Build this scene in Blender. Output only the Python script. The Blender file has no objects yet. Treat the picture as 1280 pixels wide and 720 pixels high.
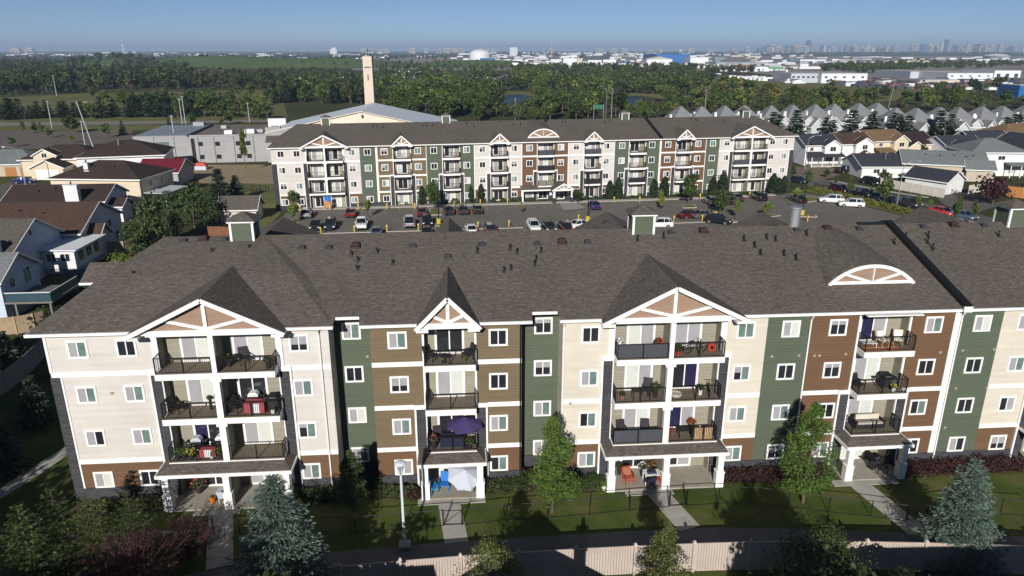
import bpy, bmesh, math, random
import numpy as np
from mathutils import Vector, Matrix
SC = bpy.context.scene
COL = SC.collection
R = math.radians
# ------------------------------------------------------------------ camera
F, PITCH, YAW, CAMH = 900.0, math.atan(297 / 900.0), R(4.4), 28.6
cam = bpy.data.cameras.new('camera')
cam.sensor_width = 36.0
cam.lens = F / 1280 * 36.0
cam.clip_start = 0.5
cam.clip_end = 60000
camo = bpy.data.objects.new('camera', cam)
COL.objects.link(camo)
camo.location = (0, 0, CAMH)
camo.rotation_euler = (math.pi / 2 - PITCH, 0, -YAW)
SC.camera = camo
# ------------------------------------------------------------------ sky, sun, exposure
SUN_EL, SUN_AZ = R(24.5), R(12.5)        # shadows run away from the camera, 12.5 degrees to the right of +Y
world = bpy.data.worlds.new('World')
SC.world = world
world.use_nodes = True
wn = world.node_tree
wn.nodes.clear()
sky = wn.nodes.new('ShaderNodeTexSky')
sky.sky_type = 'NISHITA'
sky.sun_disc = False
sky.sun_elevation = SUN_EL
sky.sun_rotation = math.pi + SUN_AZ        # behind the camera, a little to its left
sky.altitude = 600
sky.air_density = 0.5
sky.dust_density = 0.0
sky.ozone_density = 4.0
bg = wn.nodes.new('ShaderNodeBackground')
bg.inputs['Strength'].default_value = 0.061
wo = wn.nodes.new('ShaderNodeOutputWorld')
wn.links.new(sky.outputs[0], bg.inputs[0])
wn.links.new(bg.outputs[0], wo.inputs[0])
sl = bpy.data.lights.new('sun', 'SUN')
sl.energy = 5.0
sl.angle = R(0.5)
sl.color = (1.0, 0.96, 0.905)
so = bpy.data.objects.new('sun', sl)
COL.objects.link(so)
so.location = (-60, -120, 120)
_d = Vector((math.sin(SUN_AZ) * math.cos(SUN_EL), math.cos(SUN_AZ) * math.cos(SUN_EL), -math.sin(SUN_EL)))
so.rotation_euler = _d.to_track_quat('-Z', 'Y').to_euler()
SC.view_settings.view_transform = 'Standard'
SC.view_settings.look = 'None'
SC.view_settings.exposure = 0.10
SC.view_settings.gamma = 1.0
SC.view_settings.use_curve_mapping = False
SC.render.engine = 'CYCLES'
SC.cycles.max_bounces = 5
SC.cycles.diffuse_bounces = 2
SC.cycles.glossy_bounces = 2
SC.cycles.volume_bounces = 0
SC.cycles.use_denoising = True
HAZE = 0.000108
# ------------------------------------------------------------------ pixel -> world (photograph's own survey)
_fw = Vector((math.sin(YAW) * math.cos(PITCH), math.cos(YAW) * math.cos(PITCH), -math.sin(PITCH)))
_rt = Vector((math.cos(YAW), -math.sin(YAW), 0))
_up = _rt.cross(_fw)
def ray(px, py):
    return _rt * ((px - 640) / F) + _up * ((360 - py) / F) + _fw
def G(px, py, z=0.0):
    d = ray(px, py)
    t = (z - CAMH) / d.z
    return Vector((d.x * t, d.y * t, z))
def AT(px, py, Y):                          # point on the sight line at world depth Y
    d = ray(px, py)
    t = Y / d.y
    return Vector((d.x * t, Y, CAMH + d.z * t))
def ORD(i):
    return ['first', 'second', 'third', 'fourth', 'fifth', 'sixth', 'seventh', 'eighth', 'ninth', 'tenth', 'eleventh', 'twelfth',
            'thirteenth', 'fourteenth', 'fifteenth', 'sixteenth', 'seventeenth', 'eighteenth', 'nineteenth', 'twentieth',
            'twenty-first', 'twenty-second', 'twenty-third', 'twenty-fourth', 'twenty-fifth', 'twenty-sixth', 'twenty-seventh',
            'twenty-eighth', 'twenty-ninth', 'thirtieth', 'thirty-first', 'thirty-second', 'thirty-third', 'thirty-fourth', 'thirty-fifth', 'thirty-sixth', 'thirty-seventh', 'thirty-eighth', 'thirty-ninth', 'fortieth'][i]
# ------------------------------------------------------------------ mesh helpers
class MB:
    def __init__(s):
        s.v = []; s.f = []
    def add(s, vs, fs):
        o = len(s.v)
        s.v += [tuple(p) for p in vs]
        s.f += [tuple(o + i for i in f) for f in fs]
        return s
    def poly(s, *ps):
        return s.add(ps, [tuple(range(len(ps)))])
    def hexa(s, p):
        return s.add(p, [(3, 2, 1, 0), (4, 5, 6, 7), (0, 1, 5, 4), (1, 2, 6, 5), (2, 3, 7, 6), (3, 0, 4, 7)])
    def box(s, x0, x1, y0, y1, z0, z1):
        return s.hexa([(x0, y0, z0), (x1, y0, z0), (x1, y1, z0), (x0, y1, z0), (x0, y0, z1), (x1, y0, z1), (x1, y1, z1), (x0, y1, z1)])
    def taper(s, x0, x1, y0, y1, z0, z1, ix, iy):
        return s.hexa([(x0, y0, z0), (x1, y0, z0), (x1, y1, z0), (x0, y1, z0), (x0 + ix, y0 + iy, z1), (x1 - ix, y0 + iy, z1), (x1 - ix, y1 - iy, z1), (x0 + ix, y1 - iy, z1)])
    def bar(s, a, b, w, h, up=(0, 0, 1)):
        a = Vector(a); b = Vector(b); d = (b - a).normalized(); up = Vector(up)
        if abs(d.dot(up)) > 0.99: up = Vector((0, 1, 0))
        x = d.cross(up).normalized() * (w / 2); y = x.cross(d).normalized() * (h / 2)
        return s.hexa([a - x - y, a + x - y, a + x + y, a - x + y, b - x - y, b + x - y, b + x + y, b - x + y])
    def cyl(s, a, b, r0, r1=None, n=8, cap=True):
        r1 = r0 if r1 is None else r1
        a = Vector(a); b = Vector(b); d = (b - a).normalized()
        x = d.orthogonal().normalized(); y = d.cross(x)
        vs = [a + (x * math.cos(2 * math.pi * i / n) + y * math.sin(2 * math.pi * i / n)) * r0 for i in range(n)]
        vs += [b + (x * math.cos(2 * math.pi * i / n) + y * math.sin(2 * math.pi * i / n)) * r1 for i in range(n)]
        fs = [(i, (i + 1) % n, n + (i + 1) % n, n + i) for i in range(n)]
        if cap: fs += [tuple(range(n))[::-1], tuple(range(n, 2 * n))]
        return s.add(vs, fs)
    def tube(s, pts, r, n=6):
        for a, b in zip(pts[:-1], pts[1:]): s.cyl(a, b, r, r, n)
        return s
    def lathe(s, prof, n=12, c=(0, 0, 0)):
        vs = []
        for (r, z) in prof:
            vs += [(c[0] + r * math.cos(2 * math.pi * i / n), c[1] + r * math.sin(2 * math.pi * i / n), c[2] + z) for i in range(n)]
        fs = []
        for k in range(len(prof) - 1):
            fs += [(k * n + i, k * n + (i + 1) % n, (k + 1) * n + (i + 1) % n, (k + 1) * n + i) for i in range(n)]
        fs += [tuple(range(n))[::-1], tuple(range((len(prof) - 1) * n, len(prof) * n))]
        return s.add(vs, fs)
    def extrude(s, prof, y0, y1):            # prof: (x,z) outline, extruded along y
        n = len(prof)
        vs = [(x, y0, z) for x, z in prof] + [(x, y1, z) for x, z in prof]
        fs = [tuple(range(n)), tuple(range(2 * n - 1, n - 1, -1))] + [(i, n + i, n + (i + 1) % n, (i + 1) % n) for i in range(n)]
        return s.add(vs, fs)
    def slab(s, pts, th):                    # planar polygon given thickness downwards
        n = len(pts)
        vs = [tuple(p) for p in pts] + [(p[0], p[1], p[2] - th) for p in pts]
        fs = [tuple(range(n)), tuple(range(2 * n - 1, n - 1, -1))] + [(i, n + i, n + (i + 1) % n, (i + 1) % n) for i in range(n)]
        return s.add(vs, fs)
    def mesh(s, name, mat=None, smooth=False):
        me = bpy.data.meshes.new(name)
        me.from_pydata(s.v, [], s.f)
        if mat is not None: me.materials.append(mat)
        if smooth: me.polygons.foreach_set('use_smooth', [True] * len(me.polygons))
        me.update()
        return me
    def part(s, name, mat, parent=None, loc=(0, 0, 0), rz=0.0, smooth=False, label=None):
        return inst(s.mesh(name, mat, smooth), name, parent, loc, rz, label)
def inst(me, name, parent=None, loc=(0, 0, 0), rz=0.0, label=None, scale=None):
    o = bpy.data.objects.new(name, me)
    COL.objects.link(o)
    o.location = loc
    o.rotation_euler = (0, 0, rz)
    if scale is not None: o.scale = scale if hasattr(scale, '__len__') else (scale,) * 3
    if parent is not None: o.parent = parent
    if label: o['label'] = label
    return o
def tag(o, label=None, cat=None, group=None, kind=None):
    if label: o['label'] = label
    if cat: o['category'] = cat
    if group: o['group'] = group
    if kind: o['kind'] = kind
    return o
def thing(name, label, cat, loc=(0, 0, 0), rz=0.0, group=None, scale=None):
    return tag(inst(None, name, None, loc, rz, None, scale), label, cat, group)
def copy_tree(o, parent=None):
    c = o.copy(); COL.objects.link(c)
    if parent is not None: c.parent = parent
    for ch in list(o.children): copy_tree(ch, c)
    return c
# ------------------------------------------------------------------ materials
MATS = {}
class NB:
    def __init__(s, name):
        s.m = bpy.data.materials.new(name); s.m.use_nodes = True
        s.t = s.m.node_tree
        s.b = s.t.nodes['Principled BSDF']
    def n(s, typ, **kw):
        x = s.t.nodes.new(typ)
        for k, v in kw.items():
            if k in x.inputs: x.inputs[k].default_value = v
            else: setattr(x, k, v)
        return x
    def l(s, a, b): s.t.links.new(a, b)
def rgb(c): return (c[0], c[1], c[2], 1.0)
def hx(h):
    h = h.lstrip('#'); o = []
    for i in (0, 2, 4):
        v = int(h[i:i + 2], 16) / 255
        o.append(v / 12.92 if v <= 0.04045 else ((v + 0.055) / 1.055) ** 2.4)
    return tuple(o)
def plain(name, col, rough=0.6, var=0.12, scale=1.5, metal=0.0, spec=0.3, bump=0.0, bscale=20.0, rand=0.0):
    if name in MATS: return MATS[name]
    b = NB(name); P = b.b
    P.inputs['Roughness'].default_value = rough
    P.inputs['Metallic'].default_value = metal
    P.inputs['Specular IOR Level'].default_value = spec
    geo = b.n('ShaderNodeNewGeometry')
    no = b.n('ShaderNodeTexNoise', Scale=scale, Detail=5.0, Roughness=0.65)
    b.l(geo.outputs['Position'], no.inputs['Vector'])
    mr = b.n('ShaderNodeMapRange'); mr.inputs[1].default_value = 0.3; mr.inputs[2].default_value = 0.7
    mr.inputs[3].default_value = 1 - var; mr.inputs[4].default_value = 1 + var
    b.l(no.outputs['Fac'], mr.inputs[0])
    mx = b.n('ShaderNodeMix', data_type='RGBA', blend_type='MULTIPLY'); mx.inputs[0].default_value = 1.0
    mx.inputs[6].default_value = rgb(col)
    b.l(mr.outputs[0], mx.inputs[7])
    out = mx.outputs[2]
    if rand:
        oi = b.n('ShaderNodeObjectInfo')
        hs = b.n('ShaderNodeHueSaturation'); m2 = b.n('ShaderNodeMapRange')
        m2.inputs[3].default_value = 1 - rand; m2.inputs[4].default_value = 1 + rand
        b.l(oi.outputs['Random'], m2.inputs[0]); b.l(m2.outputs[0], hs.inputs['Value']); b.l(out, hs.inputs['Color'])
        out = hs.outputs[0]
    b.l(out, P.inputs['Base Color'])
    if bump:
        n2 = b.n('ShaderNodeTexNoise', Scale=bscale, Detail=3.0)
        b.l(geo.outputs['Position'], n2.inputs['Vector'])
        bp = b.n('ShaderNodeBump', Strength=bump, Distance=0.03)
        b.l(n2.outputs['Fac'], bp.inputs['Height']); b.l(bp.outputs[0], P.inputs['Normal'])
    MATS[name] = b.m
    return b.m
def siding(name, col, pitch=0.23, var=0.07, relief=0.8):
    """lap siding: saw-tooth relief along z, faint weathering"""
    if name in MATS: return MATS[name]
    b = NB(name); P = b.b
    P.inputs['Roughness'].default_value = 0.7
    P.inputs['Specular IOR Level'].default_value = 0.2
    geo = b.n('ShaderNodeNewGeometry')
    sp = b.n('ShaderNodeSeparateXYZ'); b.l(geo.outputs['Position'], sp.inputs[0])
    mu = b.n('ShaderNodeMath', operation='DIVIDE'); b.l(sp.outputs[2], mu.inputs[0]); mu.inputs[1].default_value = pitch
    fr = b.n('ShaderNodeMath', operation='FRACT'); b.l(mu.outputs[0], fr.inputs[0])
    fl = b.n('ShaderNodeMath', operation='FLOOR'); b.l(mu.outputs[0], fl.inputs[0])
    bp = b.n('ShaderNodeBump', Strength=relief, Distance=0.016, invert=True)
    b.l(fr.outputs[0], bp.inputs['Height']); b.l(bp.outputs[0], P.inputs['Normal'])
    cv = b.n('ShaderNodeCombineXYZ')
    s1 = b.n('ShaderNodeMath', operation='MULTIPLY'); b.l(sp.outputs[0], s1.inputs[0]); s1.inputs[1].default_value = 0.25
    b.l(s1.outputs[0], cv.inputs[0]); b.l(fl.outputs[0], cv.inputs[2]); b.l(sp.outputs[1], cv.inputs[1])
    no = b.n('ShaderNodeTexNoise', Scale=0.9, Detail=4.0); b.l(cv.outputs[0], no.inputs['Vector'])
    mr = b.n('ShaderNodeMapRange'); mr.inputs[1].default_value = 0.3; mr.inputs[2].default_value = 0.7
    mr.inputs[3].default_value = 1 - var; mr.inputs[4].default_value = 1 + var
    b.l(no.outputs['Fac'], mr.inputs[0])
    n2 = b.n('ShaderNodeTexNoise', Scale=0.35, Detail=6.0, Roughness=0.7); b.l(geo.outputs['Position'], n2.inputs['Vector'])
    m2 = b.n('ShaderNodeMapRange'); m2.inputs[1].default_value = 0.3; m2.inputs[2].default_value = 0.7
    m2.inputs[3].default_value = 0.93; m2.inputs[4].default_value = 1.05; b.l(n2.outputs['Fac'], m2.inputs[0])
    pr = b.n('ShaderNodeMath', operation='MULTIPLY'); b.l(mr.outputs[0], pr.inputs[0]); b.l(m2.outputs[0], pr.inputs[1])
    mx = b.n('ShaderNodeMix', data_type='RGBA', blend_type='MULTIPLY'); mx.inputs[0].default_value = 1.0
    mx.inputs[6].default_value = rgb(col); b.l(pr.outputs[0], mx.inputs[7]); b.l(mx.outputs[2], P.inputs['Base Color'])
    MATS[name] = b.m
    return b.m
def shingles(name, c1, c2, along='X', rows=0.16, tab=0.33):
    """asphalt shingles: courses follow the slope's height, tabs run along one axis"""
    if name in MATS: return MATS[name]
    b = NB(name); P = b.b
    P.inputs['Roughness'].default_value = 0.9
    P.inputs['Specular IOR Level'].default_value = 0.15
    tc = b.n('ShaderNodeTexCoord')
    sp = b.n('ShaderNodeSeparateXYZ'); b.l(tc.outputs['Object'], sp.inputs[0])
    a = sp.outputs[0 if along == 'X' else 1]
    o = sp.outputs[1 if along == 'X' else 0]
    cv = b.n('ShaderNodeCombineXYZ'); b.l(a, cv.inputs[0]); b.l(o, cv.inputs[1])
    br = b.n('ShaderNodeTexBrick', Scale=1.0); br.offset = 0.5
    br.inputs['Brick Width'].default_value = tab; br.inputs['Row Height'].default_value = rows
    br.inputs['Mortar Size'].default_value = 0.012; br.inputs['Mortar Smooth'].default_value = 0.2
    br.inputs['Color1'].default_value = rgb(c1); br.inputs['Color2'].default_value = rgb(c2)
    br.inputs['Mortar'].default_value = rgb([x * 0.45 for x in c1])
    b.l(cv.outputs[0], br.inputs['Vector'])
    sc = b.n('ShaderNodeVectorMath', operation='MULTIPLY'); b.l(cv.outputs[0], sc.inputs[0]); sc.inputs[1].default_value = (3.6, 6.5, 1)
    no = b.n('ShaderNodeTexNoise', Scale=1.0, Detail=4.0, Roughness=0.75); b.l(sc.outputs[0], no.inputs['Vector'])
    mr = b.n('ShaderNodeMapRange'); mr.inputs[1].default_value = 0.32; mr.inputs[2].default_value = 0.68
    mr.inputs[3].default_value = 0.66; mr.inputs[4].default_value = 1.36; b.l(no.outputs['Fac'], mr.inputs[0])
    n2 = b.n('ShaderNodeTexNoise', Scale=0.25, Detail=5.0); b.l(tc.outputs['Object'], n2.inputs['Vector'])
    m2 = b.n('ShaderNodeMapRange'); m2.inputs[1].default_value = 0.3; m2.inputs[2].default_value = 0.7
    m2.inputs[3].default_value = 0.93; m2.inputs[4].default_value = 1.07; b.l(n2.outputs['Fac'], m2.inputs[0])
    pr = b.n('ShaderNodeMath', operation='MULTIPLY'); b.l(mr.outputs[0], pr.inputs[0]); b.l(m2.outputs[0], pr.inputs[1])
    mx = b.n('ShaderNodeMix', data_type='RGBA', blend_type='MULTIPLY'); mx.inputs[0].default_value = 1.0
    b.l(br.outputs['Color'], mx.inputs[6]); b.l(pr.outputs[0], mx.inputs[7]); b.l(mx.outputs[2], P.inputs['Base Color'])
    bp = b.n('ShaderNodeBump', Strength=0.5, Distance=0.02); b.l(mr.outputs[0], bp.inputs['Height']); b.l(bp.outputs[0], P.inputs['Normal'])
    MATS[name] = b.m
    return b.m
def stone(name, c1, c2, joint, w=0.42, h=0.11):
    if name in MATS: return MATS[name]
    b = NB(name); P = b.b
    P.inputs['Roughness'].default_value = 0.85
    geo = b.n('ShaderNodeNewGeometry'); sp = b.n('ShaderNodeSeparateXYZ'); b.l(geo.outputs['Position'], sp.inputs[0])
    ad = b.n('ShaderNodeMath', operation='ADD'); b.l(sp.outputs[0], ad.inputs[0]); b.l(sp.outputs[1], ad.inputs[1])
    cv = b.n('ShaderNodeCombineXYZ'); b.l(ad.outputs[0], cv.inputs[0]); b.l(sp.outputs[2], cv.inputs[1])
    br = b.n('ShaderNodeTexBrick', Scale=1.0); br.inputs['Brick Width'].default_value = w; br.inputs['Row Height'].default_value = h
    br.inputs['Mortar Size'].default_value = 0.012
    br.inputs['Color1'].default_value = rgb(c1); br.inputs['Color2'].default_value = rgb(c2); br.inputs['Mortar'].default_value = rgb(joint)
    b.l(cv.outputs[0], br.inputs['Vector']); b.l(br.outputs['Color'], P.inputs['Base Color'])
    no = b.n('ShaderNodeTexNoise', Scale=6.0, Detail=4.0); b.l(geo.outputs['Position'], no.inputs['Vector'])
    sb = b.n('ShaderNodeMath', operation='SUBTRACT'); b.l(no.outputs['Fac'], sb.inputs[0]); b.l(br.outputs['Fac'], sb.inputs[1])
    bp = b.n('ShaderNodeBump', Strength=0.8, Distance=0.04); b.l(sb.outputs[0], bp.inputs['Height']); b.l(bp.outputs[0], P.inputs['Normal'])
    MATS[name] = b.m
    return b.m
def leafmat(name, col, var=0.45, hue=0.03, obj=0.25, trans=0.15, clump=0.6):
    """foliage: every leaf differs a little, sprays differ in patches, every tree differs as a whole"""
    if name in MATS: return MATS[name]
    b = NB(name); P = b.b
    P.inputs['Roughness'].default_value = 0.6
    P.inputs['Specular IOR Level'].default_value = 0.25
    geo = b.n('ShaderNodeNewGeometry'); oi = b.n('ShaderNodeObjectInfo')
    no = b.n('ShaderNodeTexNoise', Scale=clump, Detail=3.0); b.l(geo.outputs['Position'], no.inputs['Vector'])
    m0 = b.n('ShaderNodeMapRange'); m0.inputs[1].default_value = 0.3; m0.inputs[2].default_value = 0.7; m0.inputs[3].default_value = 0.7; m0.inputs[4].default_value = 1.3
    b.l(no.outputs['Fac'], m0.inputs[0])
    m1 = b.n('ShaderNodeMapRange'); m1.inputs[3].default_value = 1 - var; m1.inputs[4].default_value = 1 + var
    b.l(geo.outputs['Random Per Island'], m1.inputs[0])
    m2 = b.n('ShaderNodeMapRange'); m2.inputs[3].default_value = 1 - obj; m2.inputs[4].default_value = 1 + obj
    b.l(oi.outputs['Random'], m2.inputs[0])
    p1 = b.n('ShaderNodeMath', operation='MULTIPLY'); b.l(m0.outputs[0], p1.inputs[0]); b.l(m1.outputs[0], p1.inputs[1])
    p2 = b.n('ShaderNodeMath', operation='MULTIPLY'); b.l(p1.outputs[0], p2.inputs[0]); b.l(m2.outputs[0], p2.inputs[1])
    hr = b.n('ShaderNodeMapRange'); hr.inputs[3].default_value = 0.5 - hue; hr.inputs[4].default_value = 0.5 + hue
    w = b.n('ShaderNodeTexWhiteNoise', noise_dimensions='1D'); b.l(oi.outputs['Random'], w.inputs['W']); b.l(w.outputs['Value'], hr.inputs[0])
    hs = b.n('ShaderNodeHueSaturation'); hs.inputs['Color'].default_value = rgb(col)
    b.l(hr.outputs[0], hs.inputs['Hue']); b.l(p2.outputs[0], hs.inputs['Value'])
    b.l(hs.outputs[0], P.inputs['Base Color'])
    if trans:
        tr = b.n('ShaderNodeBsdfTranslucent'); b.l(hs.outputs[0], tr.inputs['Color'])
        ms = b.n('ShaderNodeMixShader'); ms.inputs[0].default_value = trans
        b.l(P.outputs[0], ms.inputs[1]); b.l(tr.outputs[0], ms.inputs[2])
        b.l(ms.outputs[0], b.t.nodes['Material Output'].inputs['Surface'])
    MATS[name] = b.m
    return b.m
def ground(name, cols, scales, rough=0.95, bump=0.3):
    """patchy ground: three colours mixed at two scales, fine grain on top"""
    if name in MATS: return MATS[name]
    b = NB(name); P = b.b
    P.inputs['Roughness'].default_value = rough
    P.inputs['Specular IOR Level'].default_value = 0.1
    geo = b.n('ShaderNodeNewGeometry')
    def nz(s, d=6.0, lo=0.38, hi=0.62):
        n = b.n('ShaderNodeTexNoise', Scale=s, Detail=d, Roughness=0.6); b.l(geo.outputs['Position'], n.inputs['Vector'])
        m = b.n('ShaderNodeMapRange'); m.inputs[1].default_value = lo; m.inputs[2].default_value = hi; b.l(n.outputs['Fac'], m.inputs[0]); return m.outputs[0]
    x1 = b.n('ShaderNodeMix', data_type='RGBA'); x1.inputs[6].default_value = rgb(cols[0]); x1.inputs[7].default_value = rgb(cols[1]); b.l(nz(scales[0]), x1.inputs[0])
    x2 = b.n('ShaderNodeMix', data_type='RGBA'); b.l(x1.outputs[2], x2.inputs[6]); x2.inputs[7].default_value = rgb(cols[2]); b.l(nz(scales[1], lo=0.45, hi=0.75), x2.inputs[0])
    g = b.n('ShaderNodeTexNoise', Scale=scales[2], Detail=4.0); b.l(geo.outputs['Position'], g.inputs['Vector'])
    mg = b.n('ShaderNodeMapRange'); mg.inputs[1].default_value = 0.3; mg.inputs[2].default_value = 0.7; mg.inputs[3].default_value = 0.7; mg.inputs[4].default_value = 1.3
    b.l(g.outputs['Fac'], mg.inputs[0])
    x3 = b.n('ShaderNodeMix', data_type='RGBA', blend_type='MULTIPLY'); x3.inputs[0].default_value = 1.0
    b.l(x2.outputs[2], x3.inputs[6]); b.l(mg.outputs[0], x3.inputs[7]); b.l(x3.outputs[2], P.inputs['Base Color'])
    bp = b.n('ShaderNodeBump', Strength=bump, Distance=0.05); b.l(g.outputs['Fac'], bp.inputs['Height']); b.l(bp.outputs[0], P.inputs['Normal'])
    MATS[name] = b.m
    return b.m
WHITE = plain('white_trim', (0.80, 0.79, 0.76), 0.55, 0.03, 3)
BEIGE = siding('cream_siding', (0.58, 0.545, 0.50), relief=0.3)
CREAM = siding('beige_siding', (0.60, 0.55, 0.455), relief=0.3)
TAN = siding('tan_siding', (0.165, 0.122, 0.073))
BROWN = siding('brown_siding', (0.145, 0.082, 0.046))
GREEN = siding('green_siding', (0.092, 0.113, 0.078))
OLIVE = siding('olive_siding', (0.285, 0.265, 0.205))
STONE = stone('grey_stone', (0.075, 0.075, 0.085), (0.045, 0.045, 0.052), (0.02, 0.02, 0.022))
GABLE = siding('gable_siding', (0.30, 0.20, 0.142), 0.15)
SHX = shingles('shingles_front', (0.142, 0.122, 0.104), (0.101, 0.087, 0.074), 'X')
SHY = shingles('shingles_side', (0.142, 0.122, 0.104), (0.101, 0.087, 0.074), 'Y')
BLACK = plain('black_metal', (0.012, 0.012, 0.013), 0.45, 0.05)
DECK = plain('deck_floor', (0.20, 0.165, 0.12), 0.8, 0.15, 4)
CONC = plain('concrete', (0.36, 0.34, 0.30), 0.9, 0.15, 1.2, bump=0.2)
CONCW = plain('patio_concrete', (0.33, 0.30, 0.245), 0.9, 0.15, 1.2, bump=0.2)
GALV = plain('galvanised', (0.42, 0.43, 0.44), 0.4, 0.1, 3, metal=0.6)
DGREY = plain('dark_grey_plastic', (0.05, 0.05, 0.055), 0.5, 0.1)
GL_D = plain('glass_dark', (0.022, 0.024, 0.029), 0.06, 0.3, 0.8, spec=0.7)
GL_B = plain('glass_blind', (0.34, 0.33, 0.345), 0.12, 0.08, 2, spec=0.6)
GL_T = plain('glass_teal_reflection', (0.135, 0.20, 0.182), 0.08, 0.3, 1.5, spec=0.7)  # greenish reflection put into the pane colour
GL_W = plain('glass_white_blind', (0.58, 0.60, 0.55), 0.12, 0.06, 2, spec=0.6)
GL_N = plain('glass_navy_curtain', (0.022, 0.020, 0.06), 0.1, 0.2, 2, spec=0.6)
BARK = plain('bark', (0.11, 0.085, 0.065), 0.95, 0.3, 6, bump=0.4)
PALEBARK = plain('pale_bark', (0.30, 0.26, 0.22), 0.9, 0.3, 5)
# ------------------------------------------------------------------ apartment buildings
D = 43.45                                   # world Y of the near building's front
FL = [0.12, 3.2, 6.3, 9.45]                 # balcony floor levels
ZB = [0.0, 3.05, 6.2, 9.33, 12.0]           # storey joints
WZ = [1.5, 4.62, 7.73, 10.87]               # window centres
SL = 0.3317                                 # roof slope
def roofz(v): return 12.1 + (v + 0.45) * SL
_c = {}
_wr = random.Random(77); _last = [False, 0.4]
def window(root, u, v, z, w=1.25, h=1.2, st=(GL_D, GL_D), name='window', mull=0.07, tr=0.13, rz=0.0, frame=None):
    k = (w, h, mull, tr)
    fm = frame or WHITE
    if (k, fm.name) not in _c:
        a, b = w / 2, h / 2
        m = MB()
        m.box(-a, -a + tr, -0.05, 0.01, -b, b).box(a - tr, a, -0.05, 0.01, -b, b)
        m.box(-a + tr, a - tr, -0.05, 0.01, b - tr, b).box(-a + tr, a - tr, -0.06, 0.01, -b, -b + tr * 0.9)
        m.box(-mull / 2, mull / 2, -0.035, 0.01, -b + tr * 0.9, b - tr)
        _c[(k, fm.name)] = m.mesh('window_frame', fm)
    o = inst(_c[(k, fm.name)], name, root, (u, v, z), rz)
    a, b = w / 2 - tr, h / 2 - tr
    for i, s in enumerate((-1, 1)):
        kk = ('p', w, h, mull, tr, s, st[i].name)
        if kk not in _c:
            m = MB()
            x0, x1 = (-a, -mull / 2) if s < 0 else (mull / 2, a)
            m.box(x0, x1, -0.018 + 0.004 * s, -0.006, -b, b)
            _c[kk] = m.mesh('pane', st[i])
        inst(_c[kk], 'pane', o)
        if name == 'window' and st[i] is GL_D and root is not None and root.get('category') == 'apartment building' and (_wr.random() < 0.3 if s < 0 else _last[0]):
            _last[0] = True
            f = _last[1] = _wr.choice((0.3, 0.45, 0.6)) if s < 0 else _last[1]
            kk = ('b', w, h, mull, tr, s, f)
            if kk not in _c:
                x0, x1 = (-a, -mull / 2) if s < 0 else (mull / 2, a)
                _c[kk] = MB().box(x0 + 0.01, x1 - 0.01, -0.024 + 0.004 * s, -0.02 + 0.004 * s, b - 2 * b * f, b).mesh('blind', GL_B)
            inst(_c[kk], 'blind', o)
        else: _last[0] = False
    return o
def rstyle(rng):
    a = rng.choices([GL_B, GL_D, GL_T], [0.48, 0.42, 0.10])[0]
    b = rng.choices([GL_T, GL_D, GL_W], [0.5, 0.38, 0.12])[0] if a is not GL_D else rng.choices([GL_D, GL_T], [0.75, 0.25])[0]
    return (a, b)
def dstyle(rng):
    return rng.choices([(GL_B, GL_W), (GL_W, GL_B), (GL_D, GL_D), (GL_D, GL_B), (GL_N, GL_D), (GL_W, GL_D), (GL_B, GL_D)], [3, 2, 2, 2, 1, 1, 2])[0]
def wallseg(root, u0, u1, mats, trims, wins, rng, v=0.0, base=0.9, styles=None, fine=True, ww=1.25, wh=1.2, top=12.0, floors=(0, 1, 2, 3)):
    """mats per storey from the ground up; a panel is one mesh per colour run"""
    i = 0
    while i < 4:
        j = i
        while j + 1 < 4 and mats[j + 1] is mats[i] and ZB[j + 1] not in trims: j += 1
        z0 = base if i == 0 else ZB[i]
        z1 = top if j == 3 else ZB[j + 1]
        MB().box(u0, u1, v, v + 0.25, z0, z1).part('wall_panel', mats[i], root)
        i = j + 1
    if base: MB().box(u0, u1, v - 0.05, v + 0.25, 0, base).part('stone_base', STONE, root)
    for z in trims:
        MB().box(u0 + 0.005, u1 - 0.005, v - 0.035, v + 0.02, z - 0.33, z).part('trim_board', WHITE, root)
    for u in wins:
        for f in floors:
            window(root, u, v, WZ[f], ww, wh, rstyle(rng) if styles is None else styles.get((round(u, 1), f), rstyle(rng)))
def corner(root, u, z0, z1, v=0.0, w=0.14):
    MB().box(u - w / 2, u + w / 2, v - 0.045, v + 0.03, z0, z1).part('corner_board', WHITE, root)
def railing(root, u0, u1, z, left, right, vf=-1.0, step=0.115, bt=0.016, panel=None):
    m = MB()
    h = 1.05
    def run(p, q, n_end=True):
        m.bar((p[0], p[1], z + h), (q[0], q[1], z + h), 0.05, 0.05)
        m.bar((p[0], p[1], z + 0.09), (q[0], q[1], z + 0.09), 0.035, 0.035)
        L = math.hypot(q[0] - p[0], q[1] - p[1]); n = max(2, int(L / step))
        for i in range(1, n):
            t = i / n
            x, y = p[0] + (q[0] - p[0]) * t, p[1] + (q[1] - p[1]) * t
            m.box(x - bt / 2, x + bt / 2, y - bt / 2, y + bt / 2, z + 0.09, z + h)
    run((u0, vf), (u1, vf))
    posts = [(u0, vf), (u1, vf), ((u0 + u1) / 2, vf)]
    if left: run((u0, vf), (u0, -0.06)); posts.append((u0, -0.06))
    if right: run((u1, vf), (u1, -0.06)); posts.append((u1, -0.06))
    for x, y in posts: m.box(x - 0.03, x + 0.03, y - 0.03, y + 0.03, z, z + h + 0.02)
    o = m.part('railing', BLACK, root)
    if panel:
        MB().box(u0 + 0.05, u1 - 0.05, vf + 0.03, vf + 0.05, z + 0.08, z + 0.98).part('privacy_screen', panel, o)
    return o
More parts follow.
